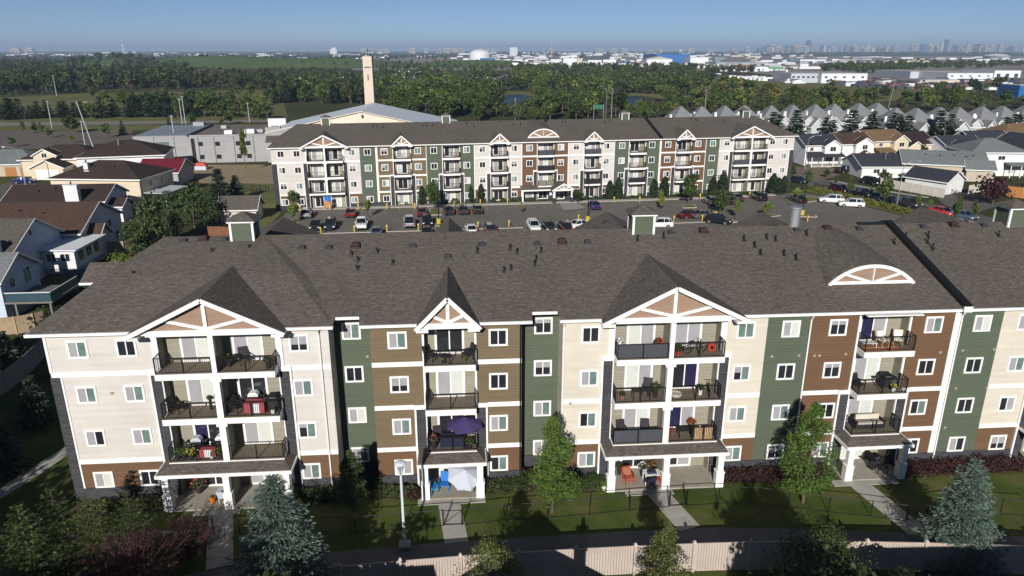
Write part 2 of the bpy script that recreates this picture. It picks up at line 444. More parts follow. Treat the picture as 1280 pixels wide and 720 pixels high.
def gable(root, a0, a1, uc, zp, vf=-1.25, full=True, zb=12.05):
    vb = (zp - 12.1) / SL - 0.45
    dz = (zp - zb)
    m = MB()
    for s, a in ((-1, a0), (1, a1)):
        m.slab([(a, vf, zb + 0.06), (uc, vf, zp + 0.06), (uc, vb, zp + 0.06), (a, -0.3, zb + 0.06)][::s], 0.07)
    m.part('gable_roof', SHY, root)
    r = MB()
    for a in (a0, a1):
        s = 1 if a > uc else -1
        r.bar((a + s * 0.05, vf - 0.03, zb - 0.1), (uc, vf - 0.03, zp - 0.08), 0.07, 0.27)
        r.box(min(a, a - s * 0.75), max(a, a - s * 0.75), vf + 0.02, -0.02, zb - 0.26, zb - 0.08)
    r.part('rake_board', WHITE, root)
    i0, i1 = a0 + 0.85 * (1 if a1 - a0 > 6 else 0.6), a1 - 0.85 * (1 if a1 - a0 > 6 else 0.6)
    pv = vf + 0.42
    p = MB(); q0, q1 = a0 + 0.3, a1 - 0.3
    p.extrude([(q0, zb), (q1, zb), (uc, zp - 0.22)], pv, pv + 0.05)
    p.part('gable_panel', GABLE, root)
    t = MB()
    t.box(i0 - 0.35, i1 + 0.35, pv - 0.14, pv - 0.02, zb - 0.03, zb + 0.25)
    t.box(uc - 0.11, uc + 0.11, pv - 0.12, pv - 0.012, zb + 0.25, zp - 0.3)
    for s in (-1, 1):
        e = a0 if s < 0 else a1
        mid = (uc + (e - uc) * 0.52, zb + dz * 0.48 - 0.22)
        t.bar((uc + s * 0.12, pv - 0.07, zb + 0.32), (mid[0], pv - 0.07, mid[1]), 0.09, 0.2)
    if a1 - a0 > 6: t.box(uc - 0.4, uc + 0.4, pv - 0.16, pv - 0.015, zb - 0.12, zb + 0.3)
    t.part('gable_truss', WHITE, root)
def bay(root, u0, u1, units, rng, stone_top=9.0, gb=None, porch=True, doors=None, screens=(), sw=0.72, fine=True, vf=-1.0, edge=0.4, wide_top=True):
    um = (u0 + u1) / 2
    step, bt = (0.115, 0.016) if fine else (0.22, 0.03)
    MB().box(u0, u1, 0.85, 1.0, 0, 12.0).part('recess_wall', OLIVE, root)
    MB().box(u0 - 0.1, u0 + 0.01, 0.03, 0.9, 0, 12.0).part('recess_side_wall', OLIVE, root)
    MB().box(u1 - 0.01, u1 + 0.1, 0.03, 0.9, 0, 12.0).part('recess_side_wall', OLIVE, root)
    MB().box(u0 - 0.2, u1 + 0.2, vf - 0.1, 0.86, 11.97, 12.04).part('soffit', WHITE, root)
    for f in (1, 2, 3):
        th = 0.42 if f > 1 else (0.2 if porch else 0.36)
        s = MB().box(u0 - 0.04, u1 + 0.04, vf - 0.08, 0.86, FL[f] - th, FL[f] - 0.02).part('balcony_slab', WHITE, root)
        MB().box(u0 + 0.02, u1 - 0.02, vf - 0.05, 0.84, FL[f] - 0.019, FL[f]).part('deck', DECK, s)
    spans = [(u0 + 0.02, u1 - 0.02)] if units == 1 else [(u0 + 0.02, um - 0.2), (um + 0.2, u1 - 0.02)]
    for f in (1, 2, 3):
        for i, (a, b) in enumerate(spans):
            railing(root, a, b, FL[f], i == 0, i == len(spans) - 1, vf, step, bt, (dict(screens).get((f, i))))
    if units == 2:
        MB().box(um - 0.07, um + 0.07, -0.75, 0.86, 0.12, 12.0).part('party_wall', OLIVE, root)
        c = MB()
        c.box(um - 0.2, um + 0.2, vf - 0.1, vf + 0.3, 2.9, FL[3] - 0.45)
        c.box(um - 0.15, um + 0.15, vf - 0.07, vf + 0.25, FL[3] - 0.02, 12.0)
        for f in (2, 3): c.box(um - 0.34, um + 0.34, vf - 0.13, vf + 0.3, FL[f] - 0.6, FL[f] - 0.1)
        c.part('column', WHITE, root)
    for f in range(4):
        for i, (a, b) in enumerate(spans):
            w = b - a
            fx = 0.58 if i == 0 else 0.42
            if units == 1: fx = 0.5 if gb else 0.42
            st = (doors or {}).get((f, i)) or dstyle(rng)
            o = window(root, a + w * fx, 0.85, FL[f] + 1.07, 1.95 if fine else 2.1, 2.14, st, 'patio_door', 0.08, 0.15)
    for s, e in ((-1, u0), (1, u1)):
        x0, x1 = (e - sw, e - 0.08) if s < 0 else (e + 0.08, e + sw)
        MB().box(x0, x1, -0.12, 0.05, 0, stone_top).part('stone_pilaster', STONE, root)
        t = MB()
        t.box(min(e, e + s * 0.1), max(e, e + s * 0.1), -0.1, 0.05, 2.9 if porch else 0, stone_top)
        t.box(min(e + s * (sw - 0.02), e + s * (sw + 0.1)), max(e + s * (sw - 0.02), e + s * (sw + 0.1)), -0.13, 0.05, 0, stone_top)
        t.box(min(e, e + s * (sw + 0.12)), max(e, e + s * (sw + 0.12)), -0.15, 0.05, stone_top, stone_top + 0.3)
        ew = edge if wide_top else 0.14
        t.box(min(e, e + s * ew), max(e, e + s * ew), -0.08, 0.05, stone_top + 0.3, 12.0)
        t.part('corner_board', WHITE, root)
    if gb: gable(root, *gb)
    if porch:
        a, b = u0 - 0.68, u1 + 0.62
        pf, pb = -1.95, vf - 0.1
        r = MB()
        z0, z1 = 2.78, 3.12
        r.slab([(a, pf, z0), (b, pf, z0), (u1 + 0.05, pb, z1), (u0 - 0.05, pb, z1)], 0.05)
        r.slab([(a, pf, z0), (u0 - 0.05, pb, z1), (u0 - 0.05, 0, z1), (a, 0, z0)], 0.05)
        r.slab([(u1 + 0.05, pb, z1), (b, pf, z0), (b, 0, z0), (u1 + 0.05, 0, z1)], 0.05)
        r.part('porch_roof', SHX, root)
        fa = MB()
        fa.box(a - 0.02, b + 0.02, pf - 0.06, pf + 0.02, 2.58, 2.8).box(a - 0.03, a + 0.03, pf + 0.02, -0.1, 2.58, 2.8).box(b - 0.03, b + 0.03, pf + 0.02, -0.1, 2.58, 2.8)
        fa.box(a + 0.03, b - 0.03, pf + 0.02, -0.13, 2.6, 2.64)
        fa.part('porch_fascia', WHITE, root)
        xs = [u0 - 0.2, u1 + 0.2] if units == 1 else [u0 - 0.2, um, u1 + 0.2]
        for x in xs:
            c = MB()
            c.box(x - 0.2, x + 0.2, pf + 0.12, pf + 0.5, 1.2, 2.6).box(x - 0.27, x + 0.27, pf + 0.06, pf + 0.56, 0.02, 1.15)
            c.box(x - 0.3, x + 0.3, pf + 0.03, pf + 0.59, 1.15, 1.23).box(x - 0.26, x + 0.26, pf + 0.08, pf + 0.54, 2.45, 2.6)
            c.part('column', WHITE, root)
        MB().box(a + 0.1, b - 0.1, -1.85, 0.86, 0.0, FL[0]).part('patio_slab', CONCW, root)
def pipe_vent(root, u, v, h=0.42):
    z = roofz(v)
    k = 'pv%d' % int(h * 100)
    if k not in _c:
        h *= 0.85; m = MB(); m.cyl((0, 0, -0.1), (0, 0, h), 0.05, n=7).cyl((0, 0, h), (0, 0, h + 0.07), 0.085, n=7).taper(-0.16, 0.16, -0.18, 0.2, -0.08, 0.05, 0.08, 0.08)
        m.cyl((0, 0, 0.05), (0, 0, 0.16), 0.12, 0.08, n=7)
        _c[k] = m.mesh('roof_vent', BLACK)
    inst(_c[k], 'roof_vent', root, (u, v, z))
def box_vent(root, u, v, big=False, mat=None):
    z = roofz(v)
    k = 'bv%d%s' % (big, mat.name if mat else '')
    if k not in _c:
        s = 1.15 if big else 0.85
        m = MB(); m.box(-0.2 * s, 0.2 * s, -0.2 * s, 0.2 * s, -0.1, 0.14 * s).taper(-0.29 * s, 0.29 * s, -0.29 * s, 0.29 * s, 0.14 * s, 0.24 * s, 0.1, 0.1).box(-0.33 * s, 0.33 * s, -0.35 * s, 0.3 * s, -0.13, 0.03)
        _c[k] = m.mesh('box_vent', mat or DGREY)
    inst(_c[k], 'box_vent', root, (u, v, z))
RUST = plain('rust_brown_metal', (0.05, 0.026, 0.022), 0.6, 0.15)
def cupola(root, u, v=9.95, zb=14.7):
    h = 0.84
    o = MB().box(u - h, u + h, v - h, v + h, zb, 16.82).part('cupola', GREEN, root)
    t = MB()
    for sx in (-1, 1):
        for sy in (-1, 1):
            x, y = u + sx * h, v + sy * h
            t.box(min(x + sx * 0.03, x - sx * 0.13), max(x + sx * 0.03, x - sx * 0.13), min(y + sy * 0.03, y - sy * 0.13), max(y + sy * 0.03, y - sy * 0.13), zb, 16.69)
    t.box(u - h - 0.14, u + h + 0.14, v - h - 0.14, v + h + 0.14, 16.69, 16.83)
    t.part('cupola_trim', WHITE, o)
    e = h + 0.24
    r = MB().add([(u - e, v - e, 16.83), (u + e, v - e, 16.83), (u + e, v + e, 16.83), (u - e, v + e, 16.83), (u, v, 17.4)], [(0, 1, 4), (1, 2, 4), (2, 3, 4), (3, 0, 4), (3, 2, 1, 0)])
    r.part('cupola_roof', SHX, o)
def arch(root, u0, u1, zb=13.0, zp=14.4, vf=None):
    """arched eyebrow dormer sitting on the roof slope"""
    vf = (zb - 12.1) / SL - 0.45 - 0.15 if vf is None else vf
    uc, a, hh = (u0 + u1) / 2, (u1 - u0) / 2, zp - zb
    rr = (a * a + hh * hh) / (2 * hh); zc = zp - rr
    t0 = math.asin(a / rr)
    def P(t, dr=0.0): return (uc + (rr + dr) * math.sin(t), zc + (rr + dr) * math.cos(t))
    n = 16; ts = [-t0 + 2 * t0 * i / n for i in range(n + 1)]
    band, roof = MB(), MB()
    for i in range(n):
        (x0, z0), (x1, z1) = P(ts[i]), P(ts[i + 1]); (y0, w0), (y1, w1) = P(ts[i], -0.24), P(ts[i + 1], -0.24)
        band.hexa([(x0, vf - 0.1, z0), (x1, vf - 0.1, z1), (x1, vf, z1), (x0, vf, z0), (y0, vf - 0.1, w0), (y1, vf - 0.1, w1), (y1, vf, w1), (y0, vf, w0)])
        ks = 0.132
        b0, b1 = (max(vf + 0.02, (z + 0.02 - ks * vf - 12.1 - 0.45 * SL) / (SL - ks) + 0.1) for z in (z0, z1))
        b0, b1 = min(b0, 9.7), min(b1, 9.7)
        roof.poly((x0, vf - 0.03, z0 + 0.02), (x1, vf - 0.03, z1 + 0.02), (x1, b1, z1 + 0.02 + ks * (b1 - vf)), (x0, b0, z0 + 0.02 + ks * (b0 - vf)))
    roof.part('arch_roof', SHY, root)
    face = MB(); pts = [P(t, -0.12) for t in ts]
    face.extrude(pts[::-1], vf - 0.035, vf - 0.005)
    face.part('arch_panel', GABLE, root)
    band.box(u0 + 0.2, u1 - 0.2, vf - 0.13, vf - 0.04, zb - 0.02, zb + 0.2)
    for t in (-0.62, 0.0, 0.62):
        x, z = P(t * t0, -0.12)
        band.bar((uc + (x - uc) * 0.12, vf - 0.075, zb + 0.15), (x, vf - 0.075, z), 0.07, 0.18)
    band.part('arch_truss', WHITE, root)
def gutter(root, u0, u1, v=-0.45, z=12.0, ends=False):
    m = MB().box(u0, u1, v - 0.1, v + 0.03, z - 0.06, z + 0.12)
    m.box(u0, u1, v + 0.03, -0.0 if v < 0 else v + 0.5, z - 0.05, z - 0.02)
    m.part('gutter', WHITE, root)
# ------------------------------------------------------------------ the near building
front = thing('apartment_building', 'nearest four storey apartment block with balconies and a wide grey-brown shingle roof', 'apartment building', (0, D, 0))
rng = random.Random(7)
S0 = {(-23.9, 3): (GL_B, GL_T), (-20.9, 3): (GL_D, GL_D), (-23.9, 2): (GL_B, GL_T), (-20.9, 2): (GL_B, GL_T), (-23.9, 1): (GL_B, GL_D), (-20.9, 1): (GL_B, GL_T), (-23.9, 0): (GL_B, GL_W), (-20.9, 0): (GL_D, GL_D),
      (-10.3, 3): (GL_D, GL_D), (-10.3, 2): (GL_B, GL_T), (-10.3, 1): (GL_D, GL_T), (-10.3, 0): (GL_B, GL_T)}
wallseg(front, -25.77, -19.1, [BROWN, BEIGE, BEIGE, BEIGE], [ZB[1], ZB[3]], [-23.86, -20.92], rng, styles=S0)
wallseg(front, -11.65, -8.4, [BROWN, BEIGE, BEIGE, BEIGE], [ZB[1], ZB[3]], [-10.3], rng, styles=S0)
MB().box(-25.83, -25.25, -0.08, 0.3, 0, 9.0).part('stone_pilaster', STONE, front)
corner(front, -25.2, 0, 9.0); corner(front, -25.72, 9.33, 12.0, w=0.16)
MB().box(-25.77, -25.52, 0.3, 20, 0, 12.0).part('side_wall', BEIGE, front)
bay(front, -19.0, -11.75, 2, rng, 9.0, (-20.35, -10.9, -15.6, 14.38), True,
    {(3, 0): (GL_B, GL_W), (3, 1): (GL_B, GL_W), (2, 0): (GL_B, GL_W), (2, 1): (GL_D, GL_D), (1, 0): (GL_N, GL_D), (1, 1): (GL_B, GL_W), (0, 0): (GL_D, GL_D)})
# recess one
MB().box(-8.65, -8.4, 0.25, 1.85, 0, 12.0).part('return_wall', BEIGE, front)
wallseg(front, -8.4, -5.55, [GREEN] * 4, [], [-7.25], rng, v=1.85, top=12.6, styles={(-7.2, 3): (GL_B, GL_T), (-7.2, 2): (GL_D, GL_D), (-7.2, 1): (GL_B, GL_W), (-7.2, 0): (GL_B, GL_T)})
MB().box(-5.8, -5.55, 0.25, 1.85, 0, 12.0).part('return_wall', TAN, front)
# tan section with the narrow gabled bay
S1 = {(-4.1, 3): (GL_B, GL_T), (-4.1, 2): (GL_D, GL_D), (-4.1, 1): (GL_B, GL_T), (-4.1, 0): (GL_W, GL_B), (2.4, 3): (GL_D, GL_D), (2.4, 2): (GL_D, GL_D), (2.4, 1): (GL_B, GL_T), (2.4, 0): (GL_D, GL_T)}
for a, b, w in ((-5.8, -2.36, -4.08), (0.88, 3.98, 2.44)):
    wallseg(front, a, b, [BROWN, TAN, TAN, TAN], [ZB[1], ZB[2], ZB[3]], [w], rng, styles=S1)
bay(front, -2.36, 0.88, 1, rng, 5.9, (-2.76, 1.22, -0.77, 14.1), True,
    {(3, 0): (GL_D, GL_D), (2, 0): (GL_B, GL_W), (1, 0): (GL_D, GL_D), (0, 0): (GL_W, GL_B)}, edge=0.12, wide_top=False)
MB().box(3.73, 3.98, 0.25, 1.85, 0, 12.0).part('return_wall', TAN, front)
wallseg(front, 3.73, 6.9, [GREEN] * 4, [], [5.62], rng, v=1.85, top=12.6, styles={(5.6, 3): (GL_D, GL_D), (5.6, 2): (GL_D, GL_D), (5.6, 1): (GL_B, GL_T), (5.6, 0): (GL_B, GL_B)})
MB().box(6.68, 6.93, 0.25, 1.85, 0, 12.0).part('return_wall', CREAM, front)
S2 = {(8.5, 3): (GL_D, GL_D), (8.5, 2): (GL_B, GL_T), (8.5, 1): (GL_D, GL_T), (8.5, 0): (GL_B, GL_T), (19.0, 3): (GL_T, GL_T), (19.0, 2): (GL_D, GL_T), (19.0, 1): (GL_B, GL_T), (19.0, 0): (GL_B, GL_T)}
wallseg(front, 6.68, 10.1, [BROWN, CREAM, CREAM, CREAM], [ZB[1], ZB[2]], [8.53], rng, styles=S2)
wallseg(front, 17.35, 20.48, [BROWN, CREAM, CREAM, CREAM], [ZB[1], ZB[2]], [19.0], rng, styles=S2)
SCREEN = plain('grey_screen_cloth', (0.075, 0.08, 0.095), 0.8, 0.08)
bay(front, 10.15, 17.3, 2, rng, 9.0, (9.1, 18.6, 13.77, 14.4), True,
    {(3, 0): (GL_W, GL_B), (3, 1): (GL_B, GL_B), (2, 0): (GL_W, GL_B), (2, 1): (GL_D, GL_N), (1, 0): (GL_B, GL_W), (1, 1): (GL_N, GL_B), (0, 0): (GL_D, GL_D), (0, 1): (GL_D, GL_B)},
    {(3, 0): SCREEN, (1, 0): SCREEN})
S3 = {(22.1, 3): (GL_B, GL_W), (22.1, 2): (GL_D, GL_D), (22.1, 1): (GL_B, GL_T), (22.1, 0): (GL_D, GL_D), (25.4, 3): (GL_D, GL_D), (25.4, 2): (GL_D, GL_D), (25.4, 1): (GL_D, GL_D), (25.4, 0): (GL_B, GL_T),
      (32.2, 3): (GL_B, GL_T), (32.2, 2): (GL_B, GL_T), (32.2, 1): (GL_D, GL_D), (32.2, 0): (GL_D, GL_T), (35.6, 3): (GL_B, GL_W), (35.6, 2): (GL_D, GL_D), (35.6, 1): (GL_D, GL_D), (35.6, 0): (GL_B, GL_D),
      (38.8, 3): (GL_B, GL_T), (38.8, 2): (GL_B, GL_T), (38.8, 1): (GL_D, GL_B), (38.8, 0): (GL_D, GL_D)}
wallseg(front, 20.48, 23.4, [GREEN] * 4, [], [22.11], rng, styles=S3)
wallseg(front, 23.4, 26.9, [BROWN, BROWN, BROWN, BROWN], [ZB[1], ZB[2]], [25.39], rng, styles=S3)
wallseg(front, 30.4, 33.72, [BROWN, BROWN, BROWN, BROWN], [ZB[1], ZB[2]], [32.15], rng, styles=S3)
bay(front, 26.92, 30.37, 1, rng, 5.9, None, True, {(3, 0): (GL_N, GL_B), (2, 0): (GL_B, GL_W), (1, 0): (GL_B, GL_W), (0, 0): (GL_W, GL_W)}, edge=0.14, wide_top=False)
wallseg(front, 33.72, 37.08, [GREEN] * 4, [], [35.64], rng, styles=S3)
wallseg(front, 37.08, 40.7, [BROWN, CREAM, CREAM, CREAM], [ZB[1], ZB[2]], [38.8], rng, styles=S3)
bay(front, 40.75, 47.9, 2, rng, 9.0, (39.7, 49.2, 44.37, 14.4), True)
wallseg(front, 47.95, 60.0, [BROWN, CREAM, CREAM, CREAM], [ZB[1], ZB[2]], [50, 54, 57], rng)
corner(front, 33.78, 0, 12.0, w=0.42)
for u, z in ((-5.72, 12.0), (20.48, 0)): pass
# downpipes; the black one is added for the shaded return's dark line
for u, v, m in ((-9.0, -0.1, WHITE), (6.75, -0.1, WHITE), (23.42, -0.1, WHITE), (3.9, -0.03, BLACK), (34.04, -0.1, WHITE)):
    MB().tube([(u, v - 0.3, 11.95), (u, v, 11.5), (u, v, 0.3)], 0.055).part('downpipe', m, front)
# little wall vents and lights on the siding
m = MB()
for u, z in ((-5.95, 9.0), (-5.95, 6.1), (-6.3, 9.0), (24.0, 8.85), (24.35, 8.85), (26.2, 8.9), (33.0, 8.8), (36.9, 8.9), (34.6, 8.9), (37.0, 5.95), (34.7, 6.0), (34.5, 2.9), (21.0, 8.9), (22.9, 8.9), (-22.3, 7.8), (7.3, 5.9)):
    m.box(u - 0.09, u + 0.09, 1.80 if -8.4 < u < -5.8 else -0.06, 1.86 if -8.4 < u < -5.8 else 0.01, z - 0.08, z + 0.08)
m.part('wall_vent', plain('beige_vent', (0.34, 0.28, 0.2), 0.6), front)
# roof
VR, ZR = 9.95, 15.55
def rz_(v): return 12.1 + (v + 0.45) * SL
notch = [(-8.0, -0.45), (-7.95, 0.45), (-6.45, 0.45), (-6.38, -0.45), (4.62, -0.45), (4.7, 0.45), (6.35, 0.45), (6.42, -0.45)]
pts = [(-8.05, -0.45)] + notch[1:] + [(60, -0.45), (60, VR), (-14.7, VR)]
MB().poly(*[(u, v, rz_(v)) for u, v in pts]).part('roof', SHX, front)
w = MB()
def wz(v): return rz_(v) + 0.3 * max(0.0, 1 - abs((v - 4.75) / 5.2)) ** 0.8
vs = [-0.45, 0.8, 2.1, 4.75, 7.4, 8.8, VR]
for a, b in zip(vs[:-1], vs[1:]):
    f = lambda v: -26.5 + 4.95 * (v + 0.45) / 10.4
    g = lambda v: -8.1 - 6.4 * (v + 0.45) / 10.4
    w.poly((f(a), a, wz(a)), (g(a), a, wz(a)), (g(b), b, wz(b)), (f(b), b, wz(b)))
w.part('wing_roof', SHX, front)
w = MB()
for a, b in zip(vs[:-1], vs[1:]):
    k = lambda v: g(v) + 0.95 * max(0.0, 1 - abs((v - 4.75) / 5.2)) ** 0.6
    w.poly((g(a), a, wz(a)), (k(a), a, rz_(a) + 0.01), (k(b), b, rz_(b) + 0.01), (g(b), b, wz(b)))
w.part('hip_roof', SHY, front)
MB().poly((-26.5, -0.45, 12.1), (-21.55, VR, ZR), (-26.5, 2 * VR + 0.45, 12.1)).part('side_roof', SHY, front)
MB().poly((-26.5, 2 * VR + 0.45, 12.1), (-21.55, VR, ZR), (60, VR, ZR), (60, 2 * VR + 0.45, 12.1)).part('rear_roof', SHX, front)
m = MB()                                   # side gable poking out to the left at the back
m.slab([(-28.3, 10.0, 12.1), (-23.5, 10.0, 12.1), (-23.5, 12.1, 13.1), (-28.3, 12.1, 13.1)], 0.06).slab([(-28.3, 12.1, 13.1), (-23.5, 12.1, 13.1), (-23.5, 14.2, 12.1), (-28.3, 14.2, 12.1)], 0.06)
m.part('side_gable_roof', SHX, front)
MB().extrude([(10.2, 12.1), (14.0, 12.1), (12.1, 13.0)], 0, 0.1).part('side_gable_wall', WHITE, front, (-27.9, 0, 0), math.pi / 2)
MB().box(-28.3, -26.4, 9.95, 10.05, 11.95, 12.12).part('gutter', WHITE, front)
m = MB().box(-26.55, -26.42, -0.45, 9.9, 11.94, 12.12); m.part('gutter', WHITE, front)
for a, b in ((-26.55, -20.3), (-10.95, -8.0), (-6.38, -2.75), (1.2, 4.62), (6.42, 9.1), (18.55, 33.6), (34.3, 39.7), (49.2, 60)): gutter(front, a, b)
for a, b in ((-7.95, -6.45), (4.7, 6.35)): gutter(front, a, b, v=0.45, z=12.28)
for c, h, zp in ((-15.6, 4.7, 14.4), (-0.78, 2.2, 14.1), (13.8, 4.7, 14.4), (28.6, 4.7, 14.1), (44.4, 4.7, 14.4)):   # bays on the far side show above the ridge
    m = MB()
    for s in (-1, 1):
        m.poly((c + s * h, 21.4, 12.0), (c, 21.4, zp), (c, 2 * VR - ((zp - 12.1) / SL - 0.45), zp), (c + s * h, 20.3, 12.0))
    m.poly((c - h, 21.35, 11.98), (c + h, 21.35, 11.98), (c, 21.35, zp - 0.02))
    m.part('rear_gable_roof', SHY, front)
MB().bar((34.0, -0.5, 12.2), (34.0, VR, 15.65), 0.5, 0.42).bar((34.0, VR, 15.62), (34.0, 20.3, 12.2), 0.5, 0.42).part('fire_wall_cap', BLACK, front)
MB().box(33.7, 34.3, -0.56, -0.45, 11.9, 12.3).part('gutter', WHITE, front)
MB().box(31.5, 34.2, VR - 0.15, VR + 0.15, ZR - 0.05, ZR + 0.14).part('ridge_cap', BLACK, front)
arch(front, 25.6, 31.95, 13.12, 14.5)
for u in (-15.75, 14.1, 44.3): cupola(front, u)
m = MB().cyl((26.3, 9.9, 15.2), (26.3, 9.9, 16.9), 0.38, n=14).cyl((26.3, 9.9, 16.9), (26.3, 9.9, 17.05), 0.48, n=14)
m.part('flue', GALV, front)
def onroof(px, py):
    d = ray(px, py); t = (CAMH - 12.1 + SL * (D - 0.45)) / (SL * d.y - d.z)
    return d.x * t, d.y * t - D
for ox, oy, L in ((320, 180, ((475, 560), (507, 588), (505, 632), (605, 547), (683, 604), (1105, 543), (1240, 640), (1275, 628), (1270, 528))),
                  (640, 180, ((25, 547), (145, 540), (120, 584), (113, 608), (628, 482), (758, 467), (1160, 482), (1213, 513), (1243, 551), (1273, 472))),
                  (960, 180, ((38, 482), (192, 453), (80, 554), (140, 577), (630, 497), (688, 468), (800, 463), (797, 494), (823, 526), (1152, 460))),
                  (0, 180, ((670, 667), (1060, 548), (1245, 528))), (320, 360, ((965, 30), (1010, 28)))):
    for x, y in L:
        u, v = onroof(ox + x / 4, oy + y / 4); pipe_vent(front, u, v, 0.36 + 0.1 * rng.random())
for ox, oy, L in ((320, 180, ((230, 520), (365, 520), (785, 512), (1128, 505), (960, 565))), (640, 180, ((125, 500), (377, 492), (795, 444), (475, 392))),
                  (960, 180, ((455, 425), (775, 414), (1078, 408), (415, 602), (565, 596), (142, 430))), (0, 180, ((920, 486), (1123, 480), (625, 625)))):
    for x, y in L:
        u, v = onroof(ox + x / 4, oy + y / 4); box_vent(front, u, v)
for ox, oy, x, y in ((320, 180, 498, 510), (640, 180, 250, 490), (640, 180, 955, 436), (960, 180, 295, 424), (960, 180, 925, 406), (0, 180, 1020, 476)):
    u, v = onroof(ox + x / 4, oy + y / 4); box_vent(front, u, v, True, RUST)
# ------------------------------------------------------------------ the far building across the car park
BK, BA = 0.96, R(6.6)
back = thing('apartment_building', 'long four storey apartment block across the car park behind a row of poplars', 'apartment building', (-32.4, 136.6, 0), BA, None, BK)
_n = Vector((-math.sin(BA), math.cos(BA), 0)); _u = Vector((math.cos(BA), math.sin(BA), 0)); _o = Vector((-32.4, 136.6, 0))
def UB(px, py=None, off=0.0):
    py = 191 - px * 0.0135 if py is None else py
    d = ray(px, py); t = (_n.dot(_o) + off * BK) / _n.dot(d)
    return (d * t - _o).dot(_u) / BK
rng = random.Random(21)
def bw(x0, x1, mats, trims, px, floors=(0, 1, 2, 3)):
    wallseg(back, UB(x0), UB(x1), mats, trims, [UB(p) for p in px], rng, floors=floors, ww=1.35, wh=1.3)
T13, T3 = [ZB[1], ZB[3]], [ZB[1], ZB[2], ZB[3]]
WB, TB, BB, GB = [BROWN, BEIGE, BEIGE, BEIGE], [TAN, TAN, TAN, TAN], [BROWN] * 4, [GREEN] * 4
BLK = plain('dark_balcony_screen', (0.02, 0.02, 0.024), 0.7)
bw(337.8, 382.5, WB, T13, (350, 370)); bw(427.3, 449, WB, T13, (439,))
MB().box(UB(337.8) - 0.05, UB(337.8) + 0.9, -0.08, 0.3, 0, 9.0).part('stone_pilaster', STONE, back)
corner(back, UB(337.8) + 0.98, 0, 9.0)
def bb(x0, x1, units, stop=9.0, g=None, scr=(), wt=False):
    u0, u1 = UB(x0), UB(x1)
    gb = None
    if g == 'big': gb = (u0 - 1.2, u1 + 1.2, (u0 + u1) / 2, 14.4)
    if g == 'small': gb = (u0 - 0.4, u1 + 0.4, (u0 + u1) / 2, 14.0)
    bay(back, u0, u1, units, rng, stop, gb, False, None, scr, 0.8, False, edge=0.3 if wt else 0.16, wide_top=wt)
bb(382.5, 427.3, 2, 9.0, 'big', wt=True)
bw(449, 470, GB, [], (458.8,)); bw(470, 491, TB, T3, (479.8,)); bb(491, 512.4, 1, 6.0, 'small'); bw(512.4, 532.4, TB, T3, (521.7,))
bw(532.4, 553, GB, [], (541.9,)); bb(553, 574, 1, 5.9); bw(574, 592.7, GB, [], (583,))
bw(592.7, 613, WB, T13, (602.8,)); bb(613, 634, 1, 5.9, 'small'); bw(634, 652.3, WB, T13, (642.7,))
bw(652.3, 672, BB, [ZB[1], ZB[3]], (662,), (1, 2, 3)); bb(672, 692, 1, 6.0, None, {(3, 0): SCREEN, (2, 0): BLK, (1, 0): plain('beige_balcony_screen', (0.25, 0.23, 0.18), 0.8)}); bw(692, 710.7, BB, [ZB[1], ZB[3]], (701.3,), (1, 2, 3))
bw(710.7, 730.7, WB, T13, (720.4,)); bb(730.7, 750, 1, 5.9, 'small', {(3, 0): SCREEN, (1, 0): BLK}); bw(750, 768.3, WB, T13, (758.5,))
bw(768.3, 787, GB, [], (777.8,)); bb(787, 806.6, 1, 5.9, None, {(1, 0): BLK}); bw(806.6, 826, GB, [], (815.3,))
bw(826, 845.6, BB, T3, (835.3,)); bb(845.6, 864, 1, 6.0, 'small'); bw(864, 882.5, BB, T3, (872.8,))
bw(882.5, 899.5, GB, [], (891.3,)); bw(899.5, 917.4, WB, T13, (908.8,)); bb(917.4, 957.2, 2, 9.0, 'big', {(2, 0): SCREEN, (2, 1): BLK}, True); bw(957.2, 993, WB, T13, (965.6, 981.5))
UL, UR = UB(337.8), UB(993)
MB().box(UR - 0.9, UR + 0.05, -0.08, 0.3, 0, 9.0).part('stone_pilaster', STONE, back); corner(back, UR - 0.98, 0, 9.0)
for p in (613, 710.7, 592.7, 652.3): corner(back, UB(p), 0, 12.0, w=0.16)
for p in (826, 470): corner(back, UB(p), 0, 12.0, w=0.4)
for p in (532.4, 768.3, 882.5): MB().tube([(UB(p), -0.1, 11.9), (UB(p), -0.1, 0.2)], 0.07).part('downpipe', WHITE, back)
m = MB().box(UL, UL + 0.25, 0.25, 20.2, 0, 12).box(UR - 0.25, UR, 0.25, 20.2, 0, 12).box(UL, UR, 20.0, 20.2, 0, 12); m.part('side_wall', BEIGE, back)
e0, e1, hr = UL - 0.6, UR + 0.6, 5.0
MB().poly((e0, -0.45, 12.1), (e1, -0.45, 12.1), (e1 - hr, VR, ZR), (e0 + hr, VR, ZR)).part('roof', SHX, back)
MB().poly((e0, 20.35, 12.1), (e0 + hr, VR, ZR), (e1 - hr, VR, ZR), (e1, 20.35, 12.1)).part('rear_roof', SHX, back)
m = MB().poly((e0, -0.45, 12.1), (e0 + hr, VR, ZR), (e0, 20.35, 12.1)).poly((e1, -0.45, 12.1), (e1, 20.35, 12.1), (e1 - hr, VR, ZR)); m.part('side_roof', SHY, back)
gutter(back, e0, e1)
m = MB().slab([(e0 - 1.4, 9.0, 12.1), (e0 + 4, 9.0, 12.1), (e0 + 4, 11.4, 13.2), (e0 - 1.4, 11.4, 13.2)], 0.06).slab([(e0 - 1.4, 11.4, 13.2), (e0 + 4, 11.4, 13.2), (e0 + 4, 13.6, 12.1), (e0 - 1.4, 13.6, 12.1)], 0.06)
m.part('side_gable_roof', SHX, back)
for px in (407, 557, 780, 930): cupola(back, UB(px, 150, 9.95))
